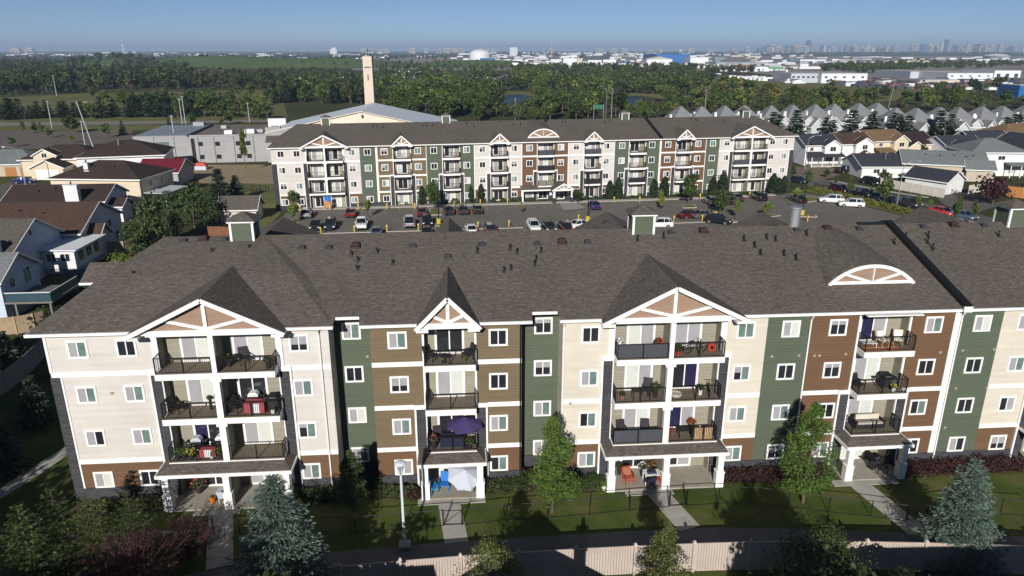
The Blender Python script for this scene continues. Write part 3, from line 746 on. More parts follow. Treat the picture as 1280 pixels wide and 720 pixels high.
MB().bar((UB(826) + 0.0, -0.5, 12.2), (UB(826), VR, 15.65), 0.55, 0.42).part('fire_wall_cap', BLACK, back)
arch(back, UB(661), UB(701), 12.75, 14.55)
for px, py in ((350, 158), (466, 158), (471, 160), (478, 159), (528, 158), (533, 160), (541, 158), (584, 159), (592, 158), (642, 160), (651, 158), (669, 159), (704, 158), (708, 157), (757, 157), (763, 158), (801, 155), (866, 153), (871, 152), (873, 154), (905, 152)):
    pipe_vent(back, UB(px, py, 7.5), 7.0 + rng.random() * 1.6, 0.6)
MB().cyl((UB(682, 153, 9), 9.0, 14.5), (UB(682, 153, 9), 9.0, 16.7), 0.32, n=10).part('flue', BLACK, back)
for u in (UB(497, 128, 12), ): pass
# entrance: long flat canopy roof and a gabled portico
a, b, c = UB(652, 240, -2), UB(694, 240, -2), UB(703, 231, -3)
MB().slab([(a, -2.2, 2.6), (b, -2.2, 2.6), (b, 0.0, 3.25), (a, 0.0, 3.25)], 0.06).part('canopy_roof', SHX, back)
MB().box(a, b, -2.27, -2.18, 2.35, 2.62).box(a + 0.1, a + 0.4, -2.1, -1.8, 0, 2.4).part('canopy_fascia', WHITE, back)
g0, g1 = c - 2.4, c + 2.4
m = MB()
for s, e in ((-1, g0), (1, g1)): m.slab([(e, -4.2, 2.7), (c, -4.2, 4.1), (c, 0, 4.1), (e, 0, 2.7)][::s], 0.07)
m.part('portico_roof', SHY, back)
m = MB()
for e in (g0, g1): m.bar((e, -4.25, 2.62), (c, -4.25, 4.0), 0.08, 0.25)
m.box(g0 + 0.4, g1 - 0.4, -4.15, -4.0, 2.55, 2.85).box(c - 0.1, c + 0.1, -4.12, -4.03, 2.85, 3.9)
for s in (-1, 1): m.bar((c + s * 0.1, -4.08, 2.9), (c + s * 1.2, -4.08, 3.3), 0.08, 0.16)
m.part('portico_truss', WHITE, back)
MB().extrude([(g0 + 0.3, 2.7), (g1 - 0.3, 2.7), (c, 3.95)], -3.98, -3.94).part('portico_panel', OLIVE, back)
for s in (-1, 1):
    for y in (-3.9, -0.8):
        x = c + s * 1.9
        MB().box(x - 0.22, x + 0.22, y, y + 0.44, 1.1, 2.6).part('column', WHITE, back)
        MB().box(x - 0.34, x + 0.34, y - 0.1, y + 0.54, 0, 1.1).part('column_base', STONE, back)
window(back, c + 0.1, -0.02, 1.25, 2.4, 2.4, (GL_D, GL_T), 'entrance_door', 0.1, 0.18)
window(back, (a + b) / 2 - 0.9, -0.02, 1.55, 2.8, 1.7, (GL_B, GL_B), 'window', 0.08, 0.14)
# ------------------------------------------------------------------ vegetation
LEAF = {
    'green': leafmat('leaves_green', (0.076, 0.114, 0.030), .42, .012, .25, .25),
    'dark': leafmat('leaves_dark', (0.054, 0.080, 0.029), .42, .012, .25, .25),
    'light': leafmat('leaves_light', (0.120, 0.160, 0.035), .45, .012),
    'yellow': leafmat('leaves_yellow', (0.20, 0.19, 0.04)),
    'autumn': leafmat('leaves_autumn', (0.090, 0.090, 0.036), .45, .008),
    'bluegreen': leafmat('needles_blue', (0.105, 0.152, 0.120), 0.5, 0.01, 0.12, 0.0, 1.6),
    'spruce': leafmat('needles_green', (0.030, 0.050, 0.030), 0.4, 0.015, 0.2, 0.0),
    'pine': leafmat('needles_pine', (0.048, 0.068, 0.020), 0.45, 0.02, 0.15, 0.0, 1.0),
    'purple': leafmat('leaves_purple', (0.055, 0.022, 0.026), 0.4, 0.02, 0.15, 0.1, 1.0),
    'hedge': leafmat('leaves_hedge', (0.045, 0.068, 0.022), 0.4, 0.02, 0.15, 0.1, 1.5),
    'poplar': leafmat('leaves_poplar', (0.026, 0.042, 0.020), 0.4, 0.02, 0.15, 0.1, 1.2),
}
def quads(name, c, ax, ay, mat, trunk=None, tmat=None):
    """leaf cards from centres and two half-axes"""
    n = len(c)
    v = np.empty((n, 4, 3), np.float32)
    v[:, 0] = c - ax; v[:, 1] = c - ay * 0.9; v[:, 2] = c + ax; v[:, 3] = c + ay      # rhombus: reads as a leaf spray
    v = v.reshape(-1, 3)
    me = bpy.data.meshes.new(name)
    tv = np.array(trunk.v, np.float32) if trunk else np.zeros((0, 3), np.float32)
    tf = trunk.f if trunk else []
    me.vertices.add(len(v) + len(tv))
    me.vertices.foreach_set('co', np.concatenate([v, tv]).ravel())
    loops = np.concatenate([np.arange(4 * n, dtype=np.int32), np.array([4 * n + i for f in tf for i in f], np.int32)]) if tf else np.arange(4 * n, dtype=np.int32)
    tot = np.concatenate([np.full(n, 4, np.int32), np.array([len(f) for f in tf], np.int32)]) if tf else np.full(n, 4, np.int32)
    st = np.concatenate([[0], np.cumsum(tot)[:-1]]).astype(np.int32)
    me.loops.add(len(loops)); me.loops.foreach_set('vertex_index', loops)
    me.polygons.add(len(tot)); me.polygons.foreach_set('loop_start', st); me.polygons.foreach_set('loop_total', tot)
    me.materials.append(mat)
    if tf:
        me.materials.append(tmat or BARK)
        me.polygons.foreach_set('material_index', np.concatenate([np.zeros(n, np.int32), np.ones(len(tf), np.int32)]))
    me.update(calc_edges=True)
    return me
def rdir(rs, n):
    d = rs.normal(size=(n, 3)); return d / np.linalg.norm(d, axis=1, keepdims=True)
def cards(rs, c, out, size, flat=0.5, asp=0.6):
    """orient cards loosely facing outwards"""
    n = len(c)
    nrm = out * flat + rdir(rs, n) * (1 - flat * 0.5); nrm /= np.linalg.norm(nrm, axis=1, keepdims=True)
    t = np.cross(nrm, rdir(rs, n)); t /= np.linalg.norm(t, axis=1, keepdims=True) + 1e-9
    b = np.cross(nrm, t)
    s = size * (0.6 + 0.8 * rs.random((n, 1)))
    return t * s, b * s * asp
def crown_pts(rs, n, clumps, rad, zc, zr, cr, shell=0.55, lop=0.15):
    """points in clumps set inside an ellipsoid of radius rad, height centre zc, half height zr"""
    P, O = [], []
    per = max(1, n // clumps)
    for k in range(clumps):
        d = rdir(rs, 1)[0]; q = rs.random() ** 0.45
        cc = np.array([d[0] * rad * q, d[1] * rad * q, zc + d[2] * zr * q])
        cc[:2] *= 1 - lop * max(0, (cc[2] - zc) / zr) * 1.5
        r = cr * (0.6 + 0.7 * rs.random())
        dd = rdir(rs, per); qq = shell + (1 - shell) * rs.random((per, 1)) + 0.12 * rs.normal(size=(per, 1))
        pp = cc + dd * r * qq * np.array([1, 1, 0.8])
        P.append(pp); O.append(dd)
    return np.concatenate(P), np.concatenate(O)
def limb_trunk(rs, h, r, limbs, lz0, lz1, lr, bend=0.03):
    m = MB()
    p = [(0, 0, -0.1), (rs.normal() * bend * h, rs.normal() * bend * h, h * 0.35), (rs.normal() * bend * h, rs.normal() * bend * h, h * 0.7), (0, 0, h * 0.95)]
    rr = [r, r * 0.75, r * 0.5, r * 0.2]
    for i in range(3): m.cyl(p[i], p[i + 1], rr[i], rr[i + 1], 7, False)
    for k in range(limbs):
        z = lz0 + (lz1 - lz0) * rs.random(); a = rs.random() * 6.283
        e = (math.cos(a) * lr * (0.5 + 0.5 * rs.random()), math.sin(a) * lr * (0.5 + 0.5 * rs.random()), z + lr * (0.3 + 0.6 * rs.random()))
        m.cyl((0, 0, z), e, r * 0.35, r * 0.1, 5, False)
    return m
def broad(seed, n, h=1.0, rad=0.36, size=0.05, cl=16, leaf='green', base=0.22):
    """deciduous crown of height h, with its limbs"""
    rs = np.random.RandomState(seed)
    zc = h * (1 + base) / 2; zr = h * (1 - base) / 2 * 0.86
    P, O = crown_pts(rs, n, cl, rad * h * 0.72, zc, zr, rad * h * 0.42)
    P[:, 2] = np.maximum(P[:, 2], base * h * 0.8)
    a, b = cards(rs, P, O, size * h)
    return quads('crown', P, a, b, LEAF[leaf]), limb_trunk(rs, h * 0.8, 0.022 * h, 7, h * base * 0.8, h * 0.6, rad * h * 0.8)
def column(seed, n, h=1.0, rad=0.13, size=0.03, leaf='poplar'):
    rs = np.random.RandomState(seed)
    z = rs.random(n) * 0.95 + 0.05
    prof = rad * np.clip(np.minimum(z / 0.18, 1) * np.minimum((1.02 - z) / 0.4, 1) ** 0.6, 0.05, 1)
    th = rs.random(n) * 6.283
    q = 0.55 + 0.5 * rs.random(n)
    w = 1 + 0.22 * np.sin(th * 3 + z * 19 + seed)
    P = np.stack([np.cos(th) * prof * q * w, np.sin(th) * prof * q * w, z], 1) * h
    O = np.stack([np.cos(th), np.sin(th), 0.5 * np.ones(n)], 1)
    a, b = cards(rs, P, O, size * h)
    m = MB().cyl((0, 0, -0.1), (0, 0, h * 0.6), 0.016 * h, 0.008 * h, 6)
    return quads('crown', P, a, b, LEAF[leaf]), m
def spruce(seed, whorls, per, twigs, h=1.0, rad=0.22, size=0.03, leaf='spruce', base=0.06, droop=0.25, asp=0.35, pw=0.85, gap=0.25):
    """conifer: whorls of boughs, each bough a drooping line of needle sprays"""
    rs = np.random.RandomState(seed)
    C, A, B = [], [], []
    for w in range(whorls):
        t = (w + 0.5 * rs.random()) / whorls
        z = h * (base + (1 - base) * t * 0.985)
        L = h * rad * (1 - t) ** pw * (0.8 + 0.35 * rs.random()) + 0.015 * h
        nb = max(4, int(per * (0.55 + 0.6 * (1 - t))))
        a0 = rs.random() * 6.283
        for k in range(nb):
            if rs.random() < gap * 0.35: continue
            a = a0 + 6.283 * (k + 0.5 * rs.random()) / nb
            l = L * (0.72 + 0.45 * rs.random())
            d = np.array([math.cos(a), math.sin(a), 0.0]); s = np.array([-d[1], d[0], 0.0])
            nt = max(3, int(twigs * (l / (h * rad)) ** 0.8) + 1)
            q = (np.arange(nt) + rs.random(nt)) / nt
            q = 0.12 + 0.9 * q
            up = 0.35 * (1 - t) ** 0 * q ** 2 - droop * (1 - 0.7 * t) * q * 1.5
            wdt = l * 0.30 * np.sin(np.clip(q, 0, 1) * 2.7 + 0.25)
            off = rs.uniform(-1, 1, nt)
            pos = d * (l * q)[:, None] + s * (wdt * off)[:, None]
            pos[:, 2] = z + l * up + rs.normal(size=nt) * 0.03 * l
            dirv = d + s * (off * 0.9)[:, None] + np.array([0, 0, 1.0]) * (rs.normal(size=nt) * 0.25 - 0.15)[:, None]
            dirv /= np.linalg.norm(dirv, axis=1, keepdims=True)
            nr = np.array([0, 0, 1.0]) + rdir(rs, nt) * 0.9
            sd = np.cross(dirv, nr); sd /= np.linalg.norm(sd, axis=1, keepdims=True)
            ss = size * h * (0.7 + 0.7 * rs.random((nt, 1)))
            C.append(pos); A.append(dirv * ss); B.append(sd * ss * asp)
    m = MB().cyl((0, 0, -0.1), (0, 0, h * 0.97), 0.018 * h, 0.003 * h, 7)
    return quads('crown', np.concatenate(C), np.concatenate(A), np.concatenate(B), LEAF[leaf]), m
KIND = {}
def kinds(key, fn, seeds, bark=None):
    L = []
    for s in seeds:
        c, t = fn(s)
        L.append((c, t.mesh('trunk', bark or BARK)))
    KIND[key] = L
kinds('broad', lambda s: broad(s, 950, leaf='green', size=.055), (1, 2, 3, 4))
kinds('broad_dark', lambda s: broad(s, 950, leaf='dark', rad=0.36, size=.055), (11, 12, 13))
kinds('broad_light', lambda s: broad(s, 800, leaf='light', rad=0.32, cl=13), (21, 22, 23))
kinds('broad_yellow', lambda s: broad(s, 420, leaf='yellow', rad=0.27, cl=11), (31, 32))
kinds('broad_autumn', lambda s: broad(s, 480, leaf='autumn', rad=0.3), (41, 42))
kinds('column', lambda s: column(s, 1500, rad=.17, size=.042), (51, 52, 53))
kinds('spruce', lambda s: spruce(s, 15, 9, 6, size=0.062, leaf='spruce', asp=0.5), (61, 62, 63))
kinds('spruce_blue', lambda s: spruce(s, 15, 9, 6, size=0.042, leaf='bluegreen', asp=0.4, rad=0.24), (66, 67))
kinds('purple', lambda s: broad(s, 900, leaf='purple', rad=0.5, cl=20, base=0.1, size=0.05), (71,))
_trng = random.Random(5)
NT = [0]
def tree(kind, x, y, h, label, cat='tree', group=None, wide=1.0, name=None, z=0.0):
    L = KIND[kind]; c, t = L[_trng.randrange(len(L))]
    nm = name or {'column': 'poplar_tree', 'spruce': 'spruce_tree', 'spruce_blue': 'spruce_tree'}.get(kind, 'tree')
    r = thing(nm, label, cat, (x, y, z), _trng.random() * 6.28, group, (h * wide, h * wide, h))
    inst(t, 'trunk', r); inst(c, 'crown', r)
    return r
def bushes(name, label, cat, pts, r, leaf, n=420, size=0.10, group=None, sq=0.85, seed=1, kind=None):
    """one hedge or shrub: leaf cards over overlapping mounds at the given points"""
    rs = np.random.RandomState(seed)
    P, O = [], []
    for (x, y, k) in pts:
        rr = r * k
        dd = rdir(rs, n); dd[:, 2] = np.abs(dd[:, 2])
        q = 0.7 + 0.35 * rs.random((n, 1)) + 0.08 * rs.normal(size=(n, 1))
        P.append(np.array([x, y, 0.05]) + dd * rr * q * np.array([1, 0.9, sq * 1.15])); O.append(dd)
    P = np.concatenate(P); O = np.concatenate(O)
    o0 = P.mean(0); o0[2] = 0
    a, b = cards(rs, P - o0, O, size)
    me = quads('foliage', P - o0, a, b, LEAF[leaf])
    o = inst(me, name, None, tuple(o0)); tag(o, label, cat, group, kind)
    return o
# ------------------------------------------------------------------ ground, roads, lawns, water
GR_BASE = ground('meadow', [(0.050, 0.058, 0.022), (0.078, 0.074, 0.034), (0.036, 0.046, 0.018)], [0.012, 0.06, 0.9])
LAWN = ground('lawn', [(0.066, 0.092, 0.020), (0.047, 0.073, 0.015), (0.130, 0.112, 0.044)], [0.5, 0.28, 11.0])
LAWN2 = ground('park_grass', [(0.125, 0.135, 0.046), (0.165, 0.155, 0.066), (0.090, 0.108, 0.036)], [0.02, 0.12, 2.0])
ASPH = ground('asphalt', [(0.165, 0.150, 0.130), (0.140, 0.128, 0.112), (0.185, 0.168, 0.146)], [0.05, 0.3, 4.0], bump=0.1)
ASPHD = ground('asphalt_street', [(0.135, 0.125, 0.112), (0.115, 0.107, 0.097), (0.15, 0.14, 0.123)], [0.05, 0.3, 4.0], bump=0.1)
GRAV = ground('gravel', [(0.30, 0.235, 0.145), (0.25, 0.195, 0.12), (0.34, 0.275, 0.18)], [0.05, 0.4, 5.0])
MULCH = ground('mulch', [(0.07, 0.048, 0.03), (0.05, 0.035, 0.024), (0.10, 0.07, 0.045)], [0.3, 1.2, 9.0])
YARDM = ground('works_yard', [(0.26, 0.23, 0.20), (0.17, 0.15, 0.13), (0.36, 0.33, 0.30)], [0.006, 0.03, 0.2])
HILLG = ground('hill_grass', [(0.085, 0.135, 0.036), (0.105, 0.14, 0.046), (0.07, 0.11, 0.032)], [0.006, 0.03, 0.3])
WATER = plain('water', (0.014, 0.020, 0.018), 0.3, 0.3, 0.05, spec=0.25, bump=0.3, bscale=0.6)
def sheet(name, pts, z, mat, kind='structure'):
    return tag(MB().poly(*[(p[0], p[1], z) for p in pts]).part(name, mat), kind=kind)
def gpx(L): return [G(*p).to_2d() for p in L]
n = 64
MB().add([(0, 0, 0)] + [(29000 * math.cos(2 * math.pi * i / n), 29000 * math.sin(2 * math.pi * i / n), 0) for i in range(n)],
         [(0, 1 + i, 1 + (i + 1) % n) for i in range(n)]).part('ground', GR_BASE)['kind'] = 'structure'
# by the near building
sheet('lawn', [(-60, 12), (70, 12), (70, 43.4), (34, 43.4), (-25, 43.5), (-25, 66), (-33.5, 70), (-50, 70)], 0.010, LAWN)
sheet('garden_bed', [(-25.6, 41.6), (-19.6, 41.6), (-19.6, 43.6), (-25.6, 43.6)], 0.018, MULCH)
for a, b in ((-11.2, -3.1), (1.6, 9.5), (18, 26.2), (31, 40)): sheet('garden_bed', [(a, 42.0), (b, 42.0), (b, 45.4 if a < 5 else 43.6), (a, 45.4 if a < 5 else 43.6)], 0.018, MULCH)
def path_strip(name, c, w, z=0.03, mat=CONC):
    c = [Vector(p) for p in c]; L, Rr = [], []
    for i, p in enumerate(c):
        d = (c[min(i + 1, len(c) - 1)] - c[max(i - 1, 0)]).normalized(); nn = Vector((-d.y, d.x))
        L.append(p + nn * w / 2); Rr.append(p - nn * w / 2)
    m = MB()
    for i in range(len(c) - 1): m.slab([(L[i].x, L[i].y, z), (L[i + 1].x, L[i + 1].y, z), (Rr[i + 1].x, Rr[i + 1].y, z), (Rr[i].x, Rr[i].y, z)], 0.1)
    return tag(m.part(name, mat), kind='structure')
path_strip('walkway', [(-18, 33.8), (-13, 34.9), (-8, 35.6), (-2, 35.95), (4, 36.1), (10, 36.2), (16, 36.1), (21, 35.6), (27, 34.7), (33, 33.9), (45, 32.9)], 2.3, 0.035, plain('asphalt_walk', (0.115, 0.115, 0.115), 0.9, 0.15, 1.0))
def slabs(cx0, cy0, cx1, cy1, w, k):        # a front walk of cast slabs with joints between them
    a, b = Vector((cx0, cy0)), Vector((cx1, cy1)); d = (b - a) / k; nn = Vector((-d.y, d.x)).normalized() * w / 2
    m = MB()
    for i in range(k):
        p, q = a + d * (i + 0.012), a + d * (i + 0.988)
        m.slab([(p + nn).to_3d() + Vector((0, 0, 0.05)), (q + nn).to_3d() + Vector((0, 0, 0.05)), (q - nn).to_3d() + Vector((0, 0, 0.05)), (p - nn).to_3d() + Vector((0, 0, 0.05))], 0.08)
    return tag(m.part('front_walk', CONC), kind='structure')
slabs(-1.1, 41.8, -0.55, 37.1, 1.45, 4)
slabs(13.0, 41.6, 14.1, 37.3, 1.5, 4)
slabs(27.2, 41.9, 28.25, 35.7, 1.5, 6)
slabs(-15.9, 41.5, -14.3, 35.9, 1.5, 6)
for a, b in ((-3.1, 1.4), (10.9, 14.2), (25.5, 30.2), (-17.6, -14.6)):
    tag(MB().slab([(a, 41.05, 0.055), (b, 41.05, 0.055), (b, 41.75, 0.055), (a, 41.75, 0.055)], 0.08).part('front_walk', CONC), kind='structure')
path_strip('side_path', [(-34.6, 34.0), (-33.6, 38.5), (-30.6, 47), (-28.6, 54), (-27.6, 66)], 1.15, 0.03)
tag(MB().box(-24.5, -16.2, 39.35, 39.55, -0.05, 0.06).part('lawn_edging', CONC), kind='structure')
# car park
sheet('car_park', [(-33.5, 70), (-31.5, 136.0), (-11, 136.8), (11, 138.2), (31, 139.6), (51, 140.9), (66, 143.2), (73.2, 147.5), (80.6, 123.5), (90, 70)], 0.012, ASPH)
KERB = plain('kerb_concrete', (0.42, 0.39, 0.33), 0.9, 0.1, 1.0)
def kerb(c, w=0.18, h=0.13): return path_strip('kerb', c, w, h, KERB)
kerb([(-31.5, 136.1), (-11, 136.9), (11, 138.3), (31, 139.7), (51, 141.0), (66, 143.3)], 0.3)
path_strip('pavement', [(-31.5, 137.0), (-11, 137.8), (11, 139.2), (31, 140.6), (51, 141.9), (66, 144.2)], 1.5, 0.11, CONC)
kerb([(-24, 117.0), (-13, 117.4), (1, 118.0), (11, 118.6)]); kerb([(28, 119.2), (36, 119.8), (45, 120.4)])
MARK = plain('worn_white_paint', (0.235, 0.22, 0.20), 0.8, 0.25, 1.5)
YEL = plain('yellow_paint', (0.52, 0.38, 0.06), 0.55, 0.08, 3)
m = MB()
for i in range(25):
    x = -23 + i * 2.75
    m.poly((x, 118.2 + i * .075, .02), (x + .12, 118.2 + i * .075, .02), (x - .2, 123.4 + i * .075, .02), (x - .32, 123.4 + i * .075, .02))
for i in range(34):
    x = -30 + i * 2.75; y0 = 136 + (x + 31) * 0.068
    m.poly((x, y0 - 5.4, .02), (x + .12, y0 - 5.4, .02), (x - .2, y0 - .3, .02), (x - .32, y0 - .3, .02))
tag(m.part('parking_line', MARK), kind='structure')
def island(L, mat=None, nm='traffic_island'):
    P = [Vector(p) for p in L]
    o = tag(MB().slab([(p.x, p.y, 0.13) for p in P], 0.13).part(nm, KERB), kind='structure')
    c = sum(P, Vector((0, 0))) / len(P)
    Q = [c + (p - c) * 0.88 for p in P]
    sheet('island_grass', Q, 0.136, mat or LAWN2)
island(gpx([(537, 261), (552, 260.5), (552, 269), (537, 269.5)]))
island(gpx([(852, 257), (869, 256.5), (871, 260), (854, 260.5)]))
island(gpx([(886, 270), (893, 267), (922, 278), (905, 280)]))
island(gpx([(942, 271), (962, 268), (976, 270), (948, 273)]))
island(gpx([(988, 268), (1020, 269), (1022, 272), (990, 271)]))
island(gpx([(725, 276), (738, 273), (744, 281), (733, 283)]))
island(gpx([(540, 281), (549, 277), (556, 281), (552, 284)]))
island(gpx([(365, 274), (371, 273), (373, 279), (366, 280)]))
island(gpx([(996, 249), (1012, 246), (1032, 250), (1005, 254)]))
sheet('entrance_plaza', gpx([(699, 255), (721, 254), (733, 261), (705, 264)]), 0.115, plain('plaza_paver', (0.27, 0.26, 0.245), 0.9, 0.12, 1.5))
# street on the right and what lies along it
sheet('street', [(72, 178), (80.6, 178), (86.3, 160), (93.5, 130), (102, 98), (92.5, 98), (84.6, 130), (78.5, 152)], 0.014, ASPHD)
sheet('cross_street', gpx([(993, 208), (1046, 210), (1062, 214), (1040, 222), (1000, 229), (993, 229)]), 0.016, plain('worn_road', (0.17, 0.135, 0.098), 0.9, 0.15, 0.5))
kerb([(82, 151), (83.7, 143), (88.3, 124), (95, 98)]); kerb([(77.6, 152), (84.3, 130), (91.5, 99)])
sheet('verge', [(76.2, 152), (83.0, 126), (90, 98), (86.2, 98), (81.2, 123.5), (74.2, 148)], 0.02, LAWN2)
path_strip('pavement', gpx([(1040, 226), (1075, 233), (1120, 241), (1160, 247)]), 1.3, 0.06)
sheet('driveway', gpx([(1168, 244), (1212, 241), (1245, 258), (1215, 268), (1180, 256)]), 0.022, ASPHD)
sheet('front_lawn', gpx([(1010, 206), (1046, 208), (1064, 206), (1100, 204), (1085, 212), (1050, 211), (1012, 209)]), 0.02, LAWN)
for a, b in (((1025, 204), (1036, 210)), ((1040, 204), (1056, 211))): path_strip('front_walk', gpx([a, b]), 1.0, 0.03)
# left
sheet('gravel_lot', gpx([(232, 206), (342, 206), (345, 230), (250, 229)]), 0.02, GRAV)
sheet('street', gpx([(0, 229), (22, 224), (46, 228), (34, 248), (0, 262)]), 0.012, ASPHD)
sheet('front_lawn', gpx([(0, 222), (28, 219), (22, 226), (0, 231)]), 0.02, LAWN)
sheet('yard_lawn', [(-51.5, 92), (-50.5, 110), (-36, 112), (-35, 84), (-46, 84)], 0.02, LAWN)
sheet('commercial_parking', gpx([(0, 163.5), (165, 163), (168, 176), (60, 186), (0, 187)]), 0.02, plain('parking_asphalt', (0.135, 0.115, 0.095), 0.95, 0.15, 0.1))
sheet('verge', gpx([(0, 157.5), (340, 155), (340, 162), (165, 163), (0, 163.5)]), 0.012, LAWN2)
sheet('road', gpx([(-40, 153.6), (165, 151.6), (350, 149.6), (350, 152.2), (165, 155.6), (-40, 158)]), 0.018, plain('main_road', (0.21, 0.19, 0.165), 0.9, 0.12, 0.2))
sheet('verge', gpx([(-40, 145), (165, 144.6), (345, 146), (345, 149.6), (165, 151.6), (-40, 153.6)]), 0.012, LAWN2)
sheet('park_field', gpx([(-40, 124), (120, 116), (350, 112), (360, 147), (-40, 147)]), 0.008, LAWN2)
path_strip('park_path', gpx([(-40, 133), (30, 130), (95, 127.5), (170, 124), (330, 119)]), 3.0, 0.02, plain('pale_path', (0.22, 0.19, 0.15), 0.9, 0.1, 0.2))
# ponds
for L in ([(640, 133), (655, 134), (668, 129), (664, 121), (650, 118.5), (630, 119), (622, 127)], [(778, 133), (800, 135), (816, 132), (814, 125), (800, 121.5), (784, 121), (772, 127)]):
    sheet('pond', gpx(L), 0.03, WATER)
REED = ground('reed_bank', [(0.16, 0.15, 0.06), (0.12, 0.13, 0.05), (0.20, 0.18, 0.08)], [0.05, 0.2, 1.0])
for L in ([(622, 119), (650, 117.5), (668, 121), (690, 118), (672, 114.5), (636, 114.5)], [(772, 121), (800, 119.5), (830, 124), (842, 123), (826, 118), (790, 116)]):
    sheet('bank', gpx(L), 0.02, REED)
sheet('field', gpx([(840, 98), (900, 96.5), (1010, 103), (1100, 106), (1180, 110), (1180, 124), (1100, 127), (1000, 122), (920, 108)]), 0.02, ground('dry_field', [(0.14, 0.14, 0.045), (0.18, 0.155, 0.06), (0.095, 0.115, 0.035)], [0.01, 0.04, 0.5]))
sheet('works_yard', gpx([(440, 88), (640, 88), (850, 88.5), (930, 90), (1000, 98), (1100, 106), (1400, 118), (1400, 70), (640, 70), (440, 72)]), 0.01, YARDM)
# the green mounds
MOUNDS = []
def hill_z(x, y):
    z = 0.0
    for cx, cy, a, b, h in MOUNDS:
        r = math.hypot((x - cx) / a, (y - cy) / b)
        if r < 1: z = max(z, h * 0.5 * (1 + math.cos(math.pi * r)))
    return z
def mound(cx, cy, a, b, h, seed):
    MOUNDS.append((cx, cy, a, b, h)); rs = random.Random(seed); nr, na = 7, 36
    vs = [(cx, cy, h)]; fs = []
    for r in range(1, nr + 1):
        for k in range(na):
            t = k / na * 6.2832; q = r / nr * (1 + 0.08 * math.sin(3 * t + seed) + 0.05 * math.sin(5 * t))
            vs.append((cx + a * q * math.cos(t), cy + b * q * math.sin(t), -0.3 + (h + .3) * 0.5 * (1 + math.cos(math.pi * r / nr)) * (1 if r < nr else 1)))
    for k in range(na): fs.append((0, 1 + k, 1 + (k + 1) % na))
    for r in range(nr - 1):
        for k in range(na): fs.append((1 + r * na + k, 1 + (r + 1) * na + k, 1 + (r + 1) * na + (k + 1) % na, 1 + r * na + (k + 1) % na))
    MB().add(vs, fs).part('hill', HILLG, smooth=True)['kind'] = 'structure'
mound(-470, 1560, 300, 260, 18.5, 1)
mound(-250, 1480, 260, 230, 15, 2)
mound(-640, 1500, 160, 200, 14, 3)
mound(60, 1500, 230, 200, 11, 4)
# ------------------------------------------------------------------ cars
PAINT = {}
def paint(nm, c=None, metal=0.25):
    if nm not in PAINT:
        m = plain('paint_' + nm, c, 0.22, 0.03, 1.0, metal, 0.6)
        m.node_tree.nodes['Principled BSDF'].inputs['Coat Weight'].default_value = 0.5
        PAINT[nm] = m
    return PAINT[nm]
for nm, c in (('white', (0.72, 0.72, 0.71)), ('silver', (0.36, 0.37, 0.38)), ('red', (0.24, 0.018, 0.018)), ('dark_red', (0.11, 0.012, 0.016)), ('black', (0.010, 0.010, 0.012)),
              ('dark_grey', (0.045, 0.048, 0.055)), ('blue', (0.016, 0.028, 0.16)), ('dark_blue', (0.018, 0.028, 0.055)), ('sage', (0.20, 0.23, 0.21)), ('steel_blue', (0.13, 0.18, 0.26)), ('bright_red', (0.55, 0.05, 0.05)), ('grey', (0.14, 0.14, 0.15))):
    paint(nm, c, 0.0 if nm in ('white', 'bright_red', 'black') else 0.3)
TYRE = plain('tyre_rubber', (0.014, 0.014, 0.014), 0.8)
RIM = plain('alloy_rim', (0.38, 0.38, 0.39), 0.3, 0.05, 3, metal=0.7)
CGL = plain('car_glass', (0.010, 0.013, 0.016), 0.05, 0.1, 1, spec=0.8)
LAMP = plain('headlamp', (0.62, 0.63, 0.62), 0.15, 0.05)
TAIL = plain('tail_lamp', (0.30, 0.012, 0.012), 0.2, 0.05)
PLAST = plain('bumper_black', (0.02, 0.02, 0.022), 0.6)
CARS = {}
